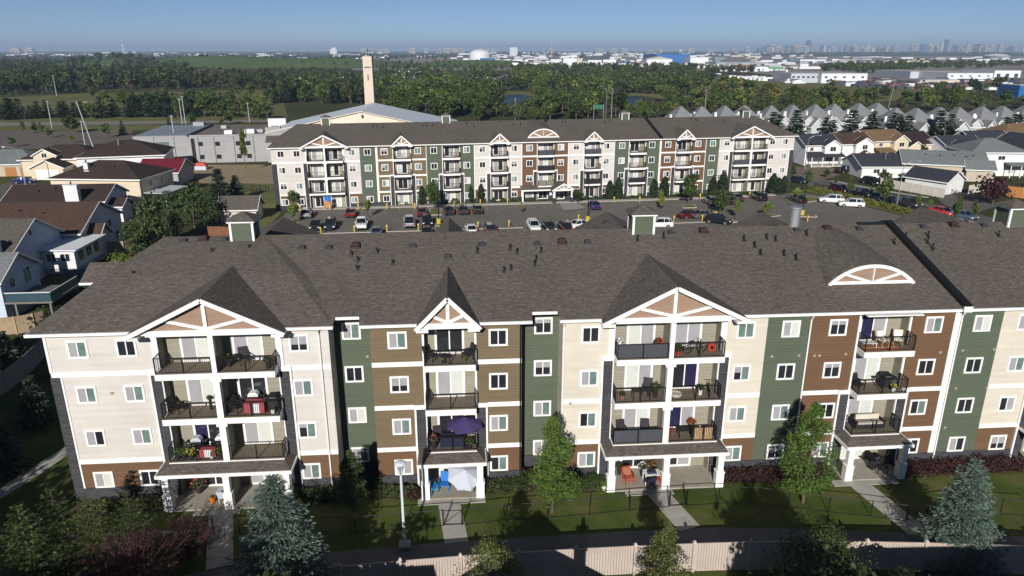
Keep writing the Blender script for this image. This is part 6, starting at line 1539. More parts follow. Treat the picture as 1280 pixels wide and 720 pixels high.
for L, dens, kd, (h0, h1) in WOODS:
    xs = [p[0] for p in L]; ys = [p[1] for p in L]; area = 0
    for i in range(len(L)): area += L[i - 1][0] * L[i][1] - L[i][0] * L[i - 1][1]
    area = abs(area) / 2
    my = sum(ys) / len(ys)
    sp = max(2.2, (my - 63) * 0.17)          # spacing tightens with distance
    n_ = int(area / (sp * sp * .42) * dens)
    k = 0
    while k < n_:
        p = (wr.uniform(min(xs), max(xs)), wr.uniform(min(ys), max(ys)))
        if not inside(p, L): continue
        k += 1
        if wr.random() > ((p[1] - 60) / (max(ys) - 60)) ** -0.6: continue
        g = G(*p)
        low = .62 if p[1] > 131 and (628 < p[0] < 674 or 772 < p[0] < 822) else .5 if 235 < p[0] < 470 and p[1] < 100 else 1.0
        PTS.append((g.x, g.y, wr.uniform(h0, h1) * wr.uniform(.7, 1.1) * low, wr.choices([q[0] for q in kd], [q[1] for q in kd])[0]))
for i in range(1500):                        # far belt below the horizon
    p = (wr.uniform(-60, 1340), 64.2 + 4.2 * wr.random() ** 1.0)
    if 560 < p[0] < 1000 and p[1] > 66.5 and wr.random() < .75: continue
    if p[0] < 560 and p[1] > 67: continue
    g = G(*p)
    for q in range(3): PTS.append((g.x + wr.uniform(-90, 90), g.y + wr.uniform(-150, 150), wr.uniform(12, 20), 'broad_dark'))
for i in range(700):
    p = (wr.uniform(-60, 560), wr.uniform(68, 75)); g = G(*p)
    if wr.random() < .6: PTS.append((g.x, g.y, wr.uniform(8, 14), 'broad_dark'))
for i in range(26):                          # scrub and small trees in drifts over the mounds
    cx, cy = wr.uniform(-700, 150), wr.uniform(1290, 1640)
    for q in range(wr.randrange(2, 9)): PTS.append((cx + wr.gauss(0, 22), cy + wr.gauss(0, 14), wr.uniform(3.5, 7), wr.choice(('broad_dark', 'broad_dark', 'broad'))))
PTS.sort(key=lambda p: p[1])
NAMES = {'broad': 'mid green leafy tree in the wood', 'broad_dark': 'dark leafy tree in the wood', 'broad_light': 'pale yellow-green tree in the wood', 'broad_yellow': 'yellowing tree in the wood', 'broad_autumn': 'brownish turning tree in the wood', 'spruce': 'dark conifer in the wood'}
def zone(x, y): return ' left of the bell tower' if x < -.115 * y else ' between the bell tower and the left pond' if x < .105 * y else ' near the two ponds' if x < .28 * y else ' on the right'
for x, y, h, k in PTS[:290]: tree(k, x, y, h, NAMES[k] + zone(x, y), 'tree', 'trees of the wood: ' + k.replace('broad_', '').replace('broad', 'green'), 1.15)
# the rest of the wood: one object, a tree on each of its points
def join_tree(k, i):
    c, t = KIND[k][i]
    mm = MB(); mm.v = [tuple(v.co) for v in t.vertices]; mm.f = [tuple(p.vertices) for p in t.polygons]
    co = np.empty(len(c.vertices) * 3, np.float32); c.vertices.foreach_get('co', co); co = co.reshape(-1, 4, 3)
    keep = np.random.RandomState(i).permutation(len(co))[:260]; co = co[keep]
    ctr = co.mean(1); ax = (co[:, 2] - co[:, 0]) / 2 * 1.5; ay = (co[:, 3] - co[:, 1]) / 1.9 * 1.5
    return quads('wood_tree', ctr, ax, ay, c.materials[0], mm)
kcol = bpy.data.collections.new('wood_kinds'); order = []
for a, k in enumerate(('broad', 'broad_autumn', 'broad_dark', 'broad_light', 'broad_yellow', 'spruce')):
    for i in range(2):
        o = bpy.data.objects.new('%02d_wood_tree' % len(order), join_tree(k, min(i, len(KIND[k]) - 1))); kcol.objects.link(o); order.append(k)
rest = PTS[290:]
me = bpy.data.meshes.new('wood'); me.from_pydata([(p[0], p[1], hill_z(p[0], p[1]) - .2) for p in rest], [], [])
me.attributes.new('size', 'FLOAT', 'POINT').data.foreach_set('value', [p[2] for p in rest])
me.attributes.new('turn', 'FLOAT', 'POINT').data.foreach_set('value', [wr.uniform(0, 6.28) for p in rest])
me.attributes.new('pick', 'INT', 'POINT').data.foreach_set('value', [order.index(p[3]) + wr.randrange(2) for p in rest])
wood = bpy.data.objects.new('forest', me); COL.objects.link(wood); tag(wood, kind='stuff')
ng = bpy.data.node_groups.new('plant_wood', 'GeometryNodeTree')
ng.interface.new_socket('Geometry', in_out='INPUT', socket_type='NodeSocketGeometry'); ng.interface.new_socket('Geometry', in_out='OUTPUT', socket_type='NodeSocketGeometry')
N = ng.nodes.new; gi = N('NodeGroupInput'); go = N('NodeGroupOutput'); ip = N('GeometryNodeInstanceOnPoints'); ci = N('GeometryNodeCollectionInfo')
ci.inputs['Collection'].default_value = kcol; ci.inputs['Separate Children'].default_value = True; ci.inputs['Reset Children'].default_value = True
def attr(nm, ty):
    a = N('GeometryNodeInputNamedAttribute'); a.data_type = ty; a.inputs['Name'].default_value = nm; return a.outputs['Attribute']
cx = N('ShaderNodeCombineXYZ'); ng.links.new(attr('turn', 'FLOAT'), cx.inputs[2])
sx = N('ShaderNodeVectorMath'); sx.operation = 'SCALE'; sx.inputs[0].default_value = (1.15, 1.15, 1.0); ng.links.new(attr('size', 'FLOAT'), sx.inputs['Scale'])
ng.links.new(gi.outputs[0], ip.inputs['Points']); ng.links.new(ci.outputs[0], ip.inputs['Instance']); ip.inputs['Pick Instance'].default_value = True
ng.links.new(attr('pick', 'INT'), ip.inputs['Instance Index']); ng.links.new(cx.outputs[0], ip.inputs['Rotation']); ng.links.new(sx.outputs[0], ip.inputs['Scale'])
ng.links.new(ip.outputs[0], go.inputs[0])
wood.modifiers.new('plant', 'NODES').node_group = ng
print('TREES', len(PTS))
# ------------------------------------------------------------------ garden side of the near building
def hero(name, fn, x, y, label, cat='tree', bark=None, group=None, rz=0.0, nm='tree'):
    c, t = fn
    r = thing(nm, label, cat, (x, y, 0), rz, group)
    t.part('trunk', bark or BARK, r); inst(c, 'crown', r)
    return r
def spr(px, py, Y, seed, label, wide=0.36, n=34):
    g = AT(px, py, Y); h = g.z
    f = spruce(seed, n, 21, 95, h, wide, 0.0125, 'bluegreen', 0.03, 0.30, 0.30, 0.76, 0.45)
    return hero('spruce', f, g.x, Y, label, nm='spruce_tree')
spr(338, 591, 32.0, 5, 'large blue spruce at the bottom left with a ragged top', 0.37)
spr(1222, 570, 33.2, 8, 'large blue spruce at the bottom right before the brown hedge', 0.34)
def gx_tree(px_base, py_base, py_top, seed, leaf, label, rad=.28, n=4200, base=.2, cl=26, size=.017, px_top=None, shape='broad'):
    g = G(px_base, py_base); top = AT(px_top or px_base, py_top, g.y); h = top.z
    if shape == 'broad': f = broad(seed, n, h, rad, size * 6 / h if h > 6 else size, cl, leaf, base)
    else: f = column(seed, n, h, rad, size, leaf)
    return hero('t', f, g.x, g.y, label)
def egg(seed, n, h, rad, size, leaf, base=.22):
    """pointed oval crown built of many small sprays on rising limbs"""
    rs = np.random.RandomState(seed); P, O = [], []
    k = 70
    for i in range(k):
        t = (i + rs.random()) / k; z = h * (base + (1 - base) * t)
        R0 = rad * h * math.sin(math.pi * min(1, (t * .86 + .14)) ** .8) ** .8 * (1.05 - .25 * t)
        a = rs.random() * 6.283; q = rs.random() ** .5 * .88
        c = np.array([math.cos(a) * R0 * q, math.sin(a) * R0 * q, z]); r = rad * h * (.20 + .16 * rs.random()) * (1.15 - .6 * t)
        m = n // k; d = rdir(rs, m); P.append(c + d * r * (.5 + .6 * rs.random((m, 1)))); O.append(d + np.array([0, 0, .3]))
    P = np.concatenate(P); O = np.concatenate(O); a, b = cards(rs, P, O, size)
    return quads('crown', P, a, b, LEAF[leaf]), limb_trunk(rs, h * .85, .016 * h, 9, h * base, h * .7, rad * h * .6, .01)
LEAF['fresh'] = leafmat('leaves_fresh', (0.105, 0.165, 0.030), .4, .015, .1, .2, 1.6)
LEAF['olive'] = leafmat('leaves_olive', (0.105, 0.120, 0.035), .4, .015, .1, .15, 1.6)
g = G(690, 641); hero('t', egg(3, 11500, AT(690, 526, g.y).z, .275, .062, 'fresh'), g.x, g.y, 'young bright green tree before the green recess left of the middle porch')
g = G(1003.5, 629); hero('t', egg(4, 11500, AT(1012, 508, g.y).z, .27, .062, 'fresh'), g.x, g.y, 'young bright green tree before the green wall left of the right porch')
g = G(443, 640); hero('t', egg(6, 8000, AT(440, 565, g.y).z, .25, .065, 'dark'), g.x, g.y, 'dark green shaded tree before the left green recess')
g = AT(836, 660, 29.6); hero('t', egg(7, 12000, g.z, .30, .058, 'olive', .05), g.x, 29.6, 'olive green pointed tree in front of the tan fence')
g = AT(612, 678, 29.5); hero('t', egg(8, 10000, g.z, .42, .056, 'olive', .03), g.x, 29.5, 'olive green bushy tree at the bottom edge left of centre')
g = AT(1035, 664, 29.3); hero('t', egg(9, 16000, g.z, .62, .052, 'hedge', .04), g.x, 29.3, 'broad dark green round tree at the bottom edge right of centre')
def pine(seed, h):
    f = spruce(seed, 20, 11, 60, h, .33, .0165, 'pine', .05, -.06, .30, .68, .6)
    return f
for i, (px, py, Y, lb) in enumerate(((20, 628, 35.2, 'olive green pine at the lower left, leftmost of four'), (61, 608, 37.0, 'tallest looking olive pine at the lower left, second of four'), (106, 620, 37.2, 'olive pine third of four before the stone corner'), (157, 612, 38.3, 'olive pine under the ground floor window, rightmost of four'))):
    g = AT(px, py, Y); hero('p', pine(30 + i, g.z), g.x, Y, lb, nm='pine_tree', group='pines at the lower left', rz=i)
def twiggy(seed, h, rad, leaf, n, twigs=90):
    """many-stemmed shrub: bare reddish stems with sparse small leaves"""
    rs = np.random.RandomState(seed); m = MB(); P = []
    for k in range(twigs):
        a = rs.random() * 6.283; q = rs.random() ** .6; e = np.array([math.cos(a) * rad * q, math.sin(a) * rad * q, h * (1 - .45 * q ** 2) * (.75 + .3 * rs.random())])
        mid = e * np.array([.35, .35, .5]) + rs.normal(size=3) * .08
        m.cyl((0, 0, 0), mid, .035, .022, 4, False); m.cyl(mid, e, .022, .006, 4, False)
        for j in range(4):
            s = mid + (e - mid) * (.2 + .7 * rs.random()); q2 = s + rdir(rs, 1)[0] * .5 + np.array([0, 0, .3]); m.cyl(s, q2, .01, .004, 3, False)
            for z in range(n // (twigs * 4)): P.append(s + (q2 - s) * rs.random() + rs.normal(size=3) * .09)
    P = np.array(P); O = rdir(rs, len(P)); a, b = cards(rs, P, O, .05)
    return quads('crown', P, a, b, LEAF[leaf]), m
REDBARK = plain('reddish_bark', (0.085, 0.040, 0.038), .9, .2, 5)
g = G(150, 735); hero('s', twiggy(3, 4.2, 3.4, 'purple', 4600, 150), AT(160, 690, 33.8).x, 33.8, 'large purple twiggy shrub at the bottom left', 'shrub', REDBARK, nm='purple_shrub')
hero('s', twiggy(4, 2.6, 2.4, 'purple', 2400, 80), AT(232, 668, 36.8).x, 36.8, 'smaller purple shrub beside the left front walk', 'shrub', REDBARK, nm='purple_shrub')
def row(x0, x1, y, n): return [(x0 + (x1 - x0) * i / (n - 1), y + .12 * math.sin(i * 2.3), 1 + .18 * math.sin(i * 3.7)) for i in range(n)]
bushes('hedge', 'clipped green hedge under the tan wall right of the narrow porch', 'hedge', row(1.9, 3.9, 42.5, 5), .72, 'hedge', 460, .07, seed=2)
bushes('hedge', 'clipped green hedge under the cream wall left of the middle porch', 'hedge', row(6.7, 9.3, 42.6, 6), .70, 'hedge', 460, .07, seed=3)
bushes('hedge', 'green hedge by the downpipe right of the left porch', 'hedge', row(-11.0, -8.4, 42.4, 6), .72, 'hedge', 460, .07, seed=4)
bushes('hedge', 'dark hedge in the left green recess', 'hedge', row(-8.0, -5.9, 43.6, 5), .7, 'hedge', 420, .07, seed=5)
bushes('hedge', 'small green hedge left of the narrow porch', 'hedge', row(-5.6, -3.6, 42.5, 4), .62, 'hedge', 420, .07, seed=6)
bushes('hedge', 'low hedge in the right green recess beside the young tree', 'hedge', row(4.2, 6.3, 43.7, 4), .7, 'hedge', 420, .07, seed=16)
LEAF['maroon'] = leafmat('leaves_maroon', (0.050, 0.020, 0.020), .4, .02, .12, .1, 1.5)
bushes('hedge', 'dark maroon hedge right of the middle porch', 'hedge', row(18.4, 25.4, 42.5, 12), .8, 'maroon', 420, .07, seed=7)
bushes('hedge', 'dark maroon hedge right of the right porch', 'hedge', row(31.4, 39.8, 42.4, 14), .85, 'maroon', 420, .07, seed=8)
bushes('shrub', 'small maroon shrub at the left foot of the narrow porch', 'shrub', [(-3.35, 42.0, 1)], .5, 'maroon', 300, .07, seed=9)
bushes('shrub', 'brownish shrubs under the left ground floor windows', 'shrub', row(-23.8, -20.2, 42.4, 6), .6, 'olive', 260, .07, seed=10)
bushes('shrub', 'pale leafy plant at the left column of the middle porch', 'plant', [(9.35, 41.75, 1)], .35, 'light', 160, .07, seed=11)
for i, (x, y, r_) in enumerate(((5.6, 40.2, .4), (-0.2, 35.6, .3))): pass
# tan privacy fence in front, with its posts and caps
FT = plain('tan_vinyl', (0.47, 0.395, 0.34), .7, .1, .9)
fence = thing('privacy_fence', 'tan board privacy fence along the bottom of the picture', 'fence', (0, 0, 0))
FP = [(-17, 31.6), (-13.5, 32.0), (-10.2, 32.35), (-6.9, 32.65), (-3.6, 32.85), (-.3, 33.0), (2.95, 33.05), (6.2, 33.1), (9.6, 33.1), (13.0, 33.05), (16.3, 32.95), (19.6, 32.75), (22.9, 32.45), (26.2, 32.1), (29.5, 31.7), (32.8, 31.2), (36.1, 30.7), (39.4, 30.2)]
FP = [(x, y + .4) for x, y in FP]
for i, p in enumerate(FP):
    MB().box(-.08, .08, -.08, .08, 0, 2.02).taper(-.11, .11, -.11, .11, 2.02, 2.16, .07, .07).part('fence_post', FT, fence, (p[0], p[1], 0))
for a, b in zip(FP[:-1], FP[1:]):
    L = math.hypot(b[0] - a[0], b[1] - a[1]); nb = int(L / .165); m = MB()
    for k in range(nb):
        x = .1 + (L - .2) * (k + .5) / nb; w = (L - .2) / nb / 2 - .009
        m.box(x - w, x + w, -.014, .014, .06, 1.9)
    tag(m.part('fence_boards', FT, fence, (a[0], a[1], 0), math.atan2(b[1] - a[1], b[0] - a[0])), kind='stuff')
    MB().box(.08, L - .08, -.035, .035, 1.88, 1.96).part('top_rail', FT, fence, (a[0], a[1], 0), math.atan2(b[1] - a[1], b[0] - a[0]))
# black wire fence across the lawn
wf = thing('wire_fence', 'thin black wire fence with posts across the front lawn', 'fence', (0, 0, 0))
WP = [G(*p) for p in ((300, 668), (370, 667), (445, 666.5), (502, 662), (554, 658))]
WP2 = [G(*p) for p in ((578, 657), (630, 651), (684, 648), (737, 643.5), (787, 638.5), (836, 634))]
WP3 = [G(*p) for p in ((858, 632.5), (897.5, 630.5), (937, 628), (985, 634), (1035, 641), (1088, 646), (1132, 652))]
WP4 = [G(*p) for p in ((1158, 648), (1200, 641), (1250, 643), (1300, 647))]
MESHW = plain('fence_wire', (0.02, 0.02, 0.02), .6)
for W4 in (WP, WP2, WP3, WP4):
    for p in W4: MB().cyl((p.x, p.y, 0), (p.x, p.y, 1.22), .035, n=6).part('post', BLACK, wf)
    m = MB()
    for a, b in zip(W4[:-1], W4[1:]):
        m.cyl((a.x, a.y, 1.2), (b.x, b.y, 1.2), .024, n=5); m.cyl((a.x, a.y, .06), (b.x, b.y, .06), .016, n=4)
        L = (b - a).length; n = int(L / .30)
        for k in range(1, n):
            q = a + (b - a) * (k / n); m.box(q.x - .002, q.x + .002, q.y - .002, q.y + .002, .06, 1.2)
    tag(m.part('wire_panel', MESHW, wf), kind='stuff')
def gate(a, b, label):
    t = thing('garden_gate', label, 'gate', (0, 0, 0), 0, 'black gates across the front walks')
    for p in (a, b): MB().cyl((p.x, p.y, 0), (p.x, p.y, 1.3), .035, n=6).part('post', BLACK, t)
    m = MB()
    for z in (.12, 1.15): m.bar((a.x, a.y, z), (b.x, b.y, z), .035, .035)
    for q in (.06, .94): p = a + (b - a) * q; m.bar((p.x, p.y, .12), (p.x, p.y, 1.15), .035, .035)
    m.bar((a.x, a.y, .15), (b.x, b.y, 1.12), .018, .018); m.part('gate_frame', BLACK, t)
gate(WP[-1], WP2[0], 'black gate across the front walk of the narrow porch')
gate(WP2[-1], WP3[0], 'black gate across the front walk of the middle porch')
gate(WP3[-1], WP4[0], 'black gate across the front walk of the right porch')
gate(G(247, 672), G(268, 668), 'black gate across the front walk of the left porch')
# white path lamp
g = G(506, 683); t = thing('path_lamp', 'tall white path lamp with a flared head on the front lawn', 'street lamp', (g.x, g.y, 0))
WM = plain('white_metal', (0.62, 0.66, 0.70), .4, .03)
MB().box(-.34, .34, -.34, .34, -.05, .22).part('lamp_base', CONC, t)
MB().cyl((0, 0, .2), (0, 0, 5.0), .095, .07, 12).part('pole', WM, t, smooth=False)
m = MB()
for k in range(6):
    a = k * math.pi / 3; m.tube([(.08 * math.cos(a), .08 * math.sin(a), 5.0), (.2 * math.cos(a), .2 * math.sin(a), 5.45), (.32 * math.cos(a), .32 * math.sin(a), 5.75)], .022, 4)
m.part('lamp_cage', WM, t); MB().lathe([(.05, 5.0), (.17, 5.45), (.27, 5.72)], 12).part('lamp_glass', plain('lamp_lens', (0.28, 0.32, 0.36), .12, .05, 2, spec=.7), t)
MB().lathe([(.34, 5.74), (.35, 5.79), (.24, 5.87), (.06, 5.91)], 14).part('lamp_cap', WM, t)
# -------------------------------------------------------------- things on the balconies and patios
PL = {'dark': plain('dark_wicker', (0.030, 0.024, 0.030), .7, .2, 8), 'red': plain('red_plastic', (0.42, 0.05, 0.03), .5, .05), 'blue': plain('blue_canvas', (0.02, 0.16, 0.50), .7, .08), 'teal': plain('teal_canvas', (0.02, 0.30, 0.38), .7, .08), 'white': plain('white_plastic', (0.72, 0.72, 0.7), .5, .04), 'cream': plain('cream_cushion', (0.60, 0.55, 0.45), .9, .06), 'wood': plain('pine_wood', (0.46, 0.31, 0.17), .7, .15, 3), 'purple': plain('purple_canvas', (0.062, 0.040, 0.135), .85, .08), 'palegrey': plain('pale_grey_canvas', (0.50, 0.53, 0.60), .85, .05), 'orange': plain('orange_plastic', (0.62, 0.17, 0.01), .5, .05), 'yellow': plain('yellow_plastic', (0.62, 0.50, 0.08), .5, .05), 'black': BLACK, 'terra': plain('terracotta', (0.32, 0.12, 0.06), .8, .1), 'navy': plain('navy_cloth', (0.02, 0.024, 0.05), .8, .1), 'bluegrey': plain('blue_grey_pot', (.2, .23, .28), .6, .06), 'pink': plain('pink_red_cloth', (0.40, 0.075, 0.085), .8, .1), 'rug': plain('orange_rug', (0.36, 0.13, 0.05), .95, .4, 3)}
def at(u, v, f): return (u, D + v, FL[f] + .003)
def chair(u, v, f, rz, col, label, cush=None, lean=.18, w=.62):
    t = thing('patio_chair', label, 'chair', at(u, v, f), R(rz)); h = w / 2
    MB().box(-h, h, -.3, .3, .38, .44).part('seat', PL[col], t)
    MB().hexa([(-h, .27, .42), (h, .27, .42), (h, .33, .42), (-h, .33, .42), (-h, .27 + lean, 1.0), (h, .27 + lean, 1.0), (h, .33 + lean, 1.0), (-h, .33 + lean, 1.0)]).part('backrest', PL[col], t)
    for x in (-h + .03, h - .03):
        MB().box(x - .03, x + .03, -.3, .32, .6, .65).part('armrest', PL[col], t)
        for y in (-.27, .27): MB().box(x - .025, x + .025, y - .025, y + .025, 0, .6).part('leg', PL[col], t)
    if cush: MB().box(-h + .06, h - .06, -.27, .26, .445, .53).part('cushion', PL[cush], t); MB().hexa([(-h + .06, .19, .5), (h - .06, .19, .5), (h - .06, .265, .5), (-h + .06, .265, .5), (-h + .06, .19 + lean * .9, .98), (h - .06, .19 + lean * .9, .98), (h - .06, .265 + lean * .9, .98), (-h + .06, .265 + lean * .9, .98)]).part('back_cushion', PL[cush], t)
    return t
def table(u, v, f, col, label, r=.42, h=.7, square=None, cloth=None):
    t = thing('patio_table', label, 'table', at(u, v, f))
    if square:
        a, b = square; MB().box(-a, a, -b, b, h - .04, h).part('table_top', PL[col], t)
        for x in (-a + .05, a - .05):
            for y in (-b + .05, b - .05): MB().box(x - .025, x + .025, y - .025, y + .025, 0, h - .04).part('leg', PL[col], t)
        if cloth:
            m = MB().box(-a - .01, a + .01, -b - .01, b + .01, h, h + .012); m.box(-a - .02, a + .02, -b - .025, -b - .012, .12, h + .01).part('tablecloth', PL[cloth[0]], t)
            MB().box(-a * .35, a * .55, -b - .035, -b - .026, .12, h).part('cloth_stripe', PL[cloth[1]], t)
    else:
        MB().cyl((0, 0, h - .04), (0, 0, h), r, n=16).part('table_top', PL[col], t); MB().cyl((0, 0, .03), (0, 0, h - .04), .04, n=8).cyl((0, 0, 0), (0, 0, .04), r * .55, n=12).part('pedestal', PL[col], t)
    return t
def grill(u, v, f, label, lid='black', rz=0.0):
    t = thing('barbecue', label, 'barbecue', at(u, v, f), R(rz))
    MB().box(-.3, .3, -.22, .22, .1, .72).part('cabinet', PL['dark'], t); MB().box(-.34, .34, -.26, .26, .72, .84).part('firebox', BLACK, t)
    MB().extrude([(-.33, .85), (.33, .85), (.33, .98), (.2, 1.13), (-.2, 1.13), (-.33, .98)], -.24, .24).part('lid', PL[lid], t)
    for s in (-1, 1): MB().box(min(s * .35, s * .68), max(s * .35, s * .68), -.2, .2, .78, .82).part('side_shelf', BLACK, t); MB().cyl((s * .26, -.2, .1), (s * .26, .2, .1), .1, n=8).part('wheel', BLACK, t)
    MB().box(-.2, .2, -.29, -.26, .92, .95).part('handle', GALV, t)
def pot(u, v, f, label, col='terra', leaf='green', flower=None, r=.2, h=.32, fr=.38, z=0.0, n=130):
    p = at(u, v, f); t = thing('potted_plant', label, 'plant', (p[0], p[1], p[2] + z))
    MB().lathe([(r * .75, 0), (r, h), (r * 1.08, h), (r * 1.08, h + .03)], 12).part('pot', PL[col], t)
    rs = np.random.RandomState(int(abs(u) * 100) + f); d = rdir(rs, n); d[:, 2] = np.abs(d[:, 2]) * 1.1
    P = d * fr * (.5 + .5 * rs.random((n, 1))) + np.array([0, 0, h + .05]); a, b = cards(rs, P, d, .085)
    inst(quads('foliage', P, a, b, LEAF[leaf]), 'foliage', t)
    if flower:
        k = n // 2; d = rdir(rs, k); d[:, 2] = np.abs(d[:, 2]); P = d * fr * .95 + np.array([0, 0, h + .08]); a, b = cards(rs, P, d, .07)
        me = quads('flowers', P, a, b, PL[flower]); inst(me, 'flowers', t)
def parasol(u, v, f, label, col, r=1.35, h=2.2, tilt=(0, 0), pole=(0, 0)):
    t = thing('parasol', label, 'parasol', at(u, v, f)); n = 8
    c = MB(); ap = Vector((tilt[0] * .35, tilt[1] * .35, h)); ring = []
    for k in range(n):
        a = 2 * math.pi * (k + .5) / n; ring.append(Vector((r * math.cos(a), r * math.sin(a), h - .52 - tilt[0] * math.cos(a) * r * .55 - tilt[1] * math.sin(a) * r * .55)))
    for k in range(n):
        a, b = ring[k], ring[(k + 1) % n]; m_ = (a + b) / 2; m_ = m_ * .97 + ap * .03
        c.poly(ap, a, m_).poly(ap, m_, b); c.poly(a, a - Vector((0, 0, .12)), m_ - Vector((0, 0, .1)), m_).poly(m_, m_ - Vector((0, 0, .1)), b - Vector((0, 0, .12)), b)
    c.part('canopy', PL[col], t)
    for k in range(n): MB().bar(ap - Vector((0, 0, .04)), ring[k] - Vector((0, 0, .03)), .015, .015).part('rib', BLACK, t)
    MB().cyl((pole[0], pole[1], 0), ap, .022, n=7).cyl((pole[0], pole[1], 0), (pole[0], pole[1], .08), .24, n=10).part('pole', PL['dark'], t)
def bicycle(u, v, f, rz, col, label):
    t = thing('bicycle', label, 'bicycle', at(u, v, f), R(rz))
    for x in (-.5, .5):
        m = MB(); n = 14
        for k in range(n): a, b = 2 * math.pi * k / n, 2 * math.pi * (k + 1) / n; m.bar((x + .31 * math.cos(a), 0, .33 + .31 * math.sin(a)), (x + .31 * math.cos(b), 0, .33 + .31 * math.sin(b)), .04, .04)
        for k in range(4): a = math.pi * k / 4; m.bar((x - .3 * math.cos(a), 0, .33 - .3 * math.sin(a)), (x + .3 * math.cos(a), 0, .33 + .3 * math.sin(a)), .008, .008)
        m.part('wheel', TYRE, t)
    m = MB()
    for a, b in (((-.5, .33), (-.08, .36)), ((-.08, .36), (-.2, .85)), ((-.2, .8), (.36, .82)), ((.36, .86), (-.08, .36)), ((.36, .9), (.5, .33)), ((-.5, .33), (-.18, .75))): m.bar((a[0], 0, a[1]), (b[0], 0, b[1]), .04, .04)
    m.part('frame', PL[col], t); MB().bar((.34, -.26, .98), (.34, .26, .98), .035, .035).bar((.35, 0, .85), (.34, 0, .98), .035, .035).part('handlebar', BLACK, t); MB().taper(-.33, -.08, -.07, .07, .86, .93, .03, .02).part('saddle', BLACK, t)
# left wide bay
pot(-14.75, -.1, 3, 'dark leafy plant in the shaded top right balcony of the left bay', 'dark', 'dark', None, .2, .4, .4); pot(-12.2, -.55, 3, 'leafy plant at the right rail of the top balcony of the left bay', 'dark', 'dark', None, .18, .4, .35)
chair(-13.9, .25, 3, 20, 'dark', 'dark chair on the top right balcony of the left bay')
chair(-18.35, -.1, 2, 75, 'black', 'black folding chair on the third floor balcony of the left bay', None, .3)
pot(-16.35, .15, 2, 'thin dark plant stand on the third floor left balcony', 'dark', 'dark', None, .1, .75, .22, n=60)
chair(-14.55, -.3, 2, 60, 'dark', 'dark garden chair beside the red and white tablecloth'); table(-13.35, -.45, 2, 'dark', 'table under a red and white cloth on a third floor balcony', square=(.62, .32), cloth=('pink', 'white'), h=.78)
grill(-13.6, .3, 2, 'white lidded barbecue behind the red and white tablecloth', 'white'); grill(-12.25, -.1, 2, 'black barbecue in the right corner of the third floor balcony')
pot(-12.2, -.72, 2, 'white pot at the rail below the black barbecue', 'white', 'green', None, .13, .3, .16, n=40)
for i, u in enumerate((-18.6, -18.2, -17.75)): pot(u, -.62, 1, ['leafy planter at the left end of the second floor rail, left bay', 'second leafy planter along that rail, left bay', 'leafy planter with yellow-green blooms on that rail, left bay'][i], 'dark', 'green' if i < 2 else 'light', None if i < 2 else 'yellow', .2, .38, .42)
grill(-17.6, .2, 1, 'covered pale grey barbecue on the second floor balcony, left bay', 'palegrey'); table(-16.7, -.45, 1, 'dark', 'table with a red cloth among the second floor planters', square=(.5, .3), cloth=('pink', 'white'), h=.66)
grill(-16.05, .3, 1, 'white domed barbecue behind the second floor planters', 'white'); pot(-15.9, -.6, 1, 'bushy plant at the right end of the second floor planters', 'dark', 'green', None, .2, .4, .46); pot(-16.45, -.75, 1, 'small white pot among the second floor planters', 'white', 'light', None, .12, .24, .18, n=40)
pot(-17.9, .1, 0, 'plant with dark red flowers on the left ground floor patio', 'dark', 'dark', 'pink', .25, .5, .55); pot(-16.65, -1.1, 0, 'bright orange pot on the left ground floor patio', 'orange', 'dark', None, .2, .36, .12, n=30)
table(-16.0, -.5, 0, 'palegrey', 'pale low table on the left ground floor patio', square=(.5, .35), h=.5); chair(-15.85, -1.05, 0, 170, 'palegrey', 'pale garden chair on the left ground floor patio'); pot(-15.35 - .45, -1.35, 0, 'yellow pot beside the middle column of the left patio', 'yellow', 'light', None, .13, .26, .15, n=40)
# narrow gabled bay
chair(-1.95, -.2, 3, 62, 'dark', 'left of two dark wicker chairs on the top balcony of the narrow bay'); chair(.42, -.15, 3, -62, 'dark', 'right of two dark wicker chairs on the top balcony of the narrow bay'); table(-1.1, -.5, 3, 'dark', 'small round wicker table between the two wicker chairs', .34, .5)
parasol(.15, -.55, 1, 'open purple parasol on the second floor balcony of the narrow bay', 'purple', 1.25, 2.25)
table(-.75, -.35, 1, 'navy', 'table under a dark cloth beneath the purple parasol', square=(.75, .38), cloth=('navy', 'navy'), h=.78); pot(-1.95, -.6, 1, 'red flowering plant at the left of the purple parasol', 'dark', 'dark', 'pink', .18, .62, .3); pot(.45, -.7, 1, 'leafy pot under the right side of the purple parasol', 'dark', 'green', None, .2, .35, .35); chair(-1.6, .25, 1, 20, 'dark', 'dark chair behind the table on the purple parasol balcony')
chair(-2.15, -1.15, 0, 35, 'teal', 'teal and blue folding chair by the left column of the narrow porch', 'blue', .25, .55); chair(-1.35, -.75, 0, -10, 'blue', 'bright blue folding chair on the narrow porch', None, .3, .7)
parasol(.0, -1.0, 0, 'tilted pale grey parasol on the ground floor of the narrow porch', 'palegrey', 1.15, 1.72, (.25, -.75), (.3, .35)); chair(.5, -.9, 0, 160, 'dark', 'dark chair under the tilted pale grey parasol', None, .25, .6); table(-.05, -.6, 0, 'dark', 'small dark table under the tilted pale grey parasol', .3, .45)
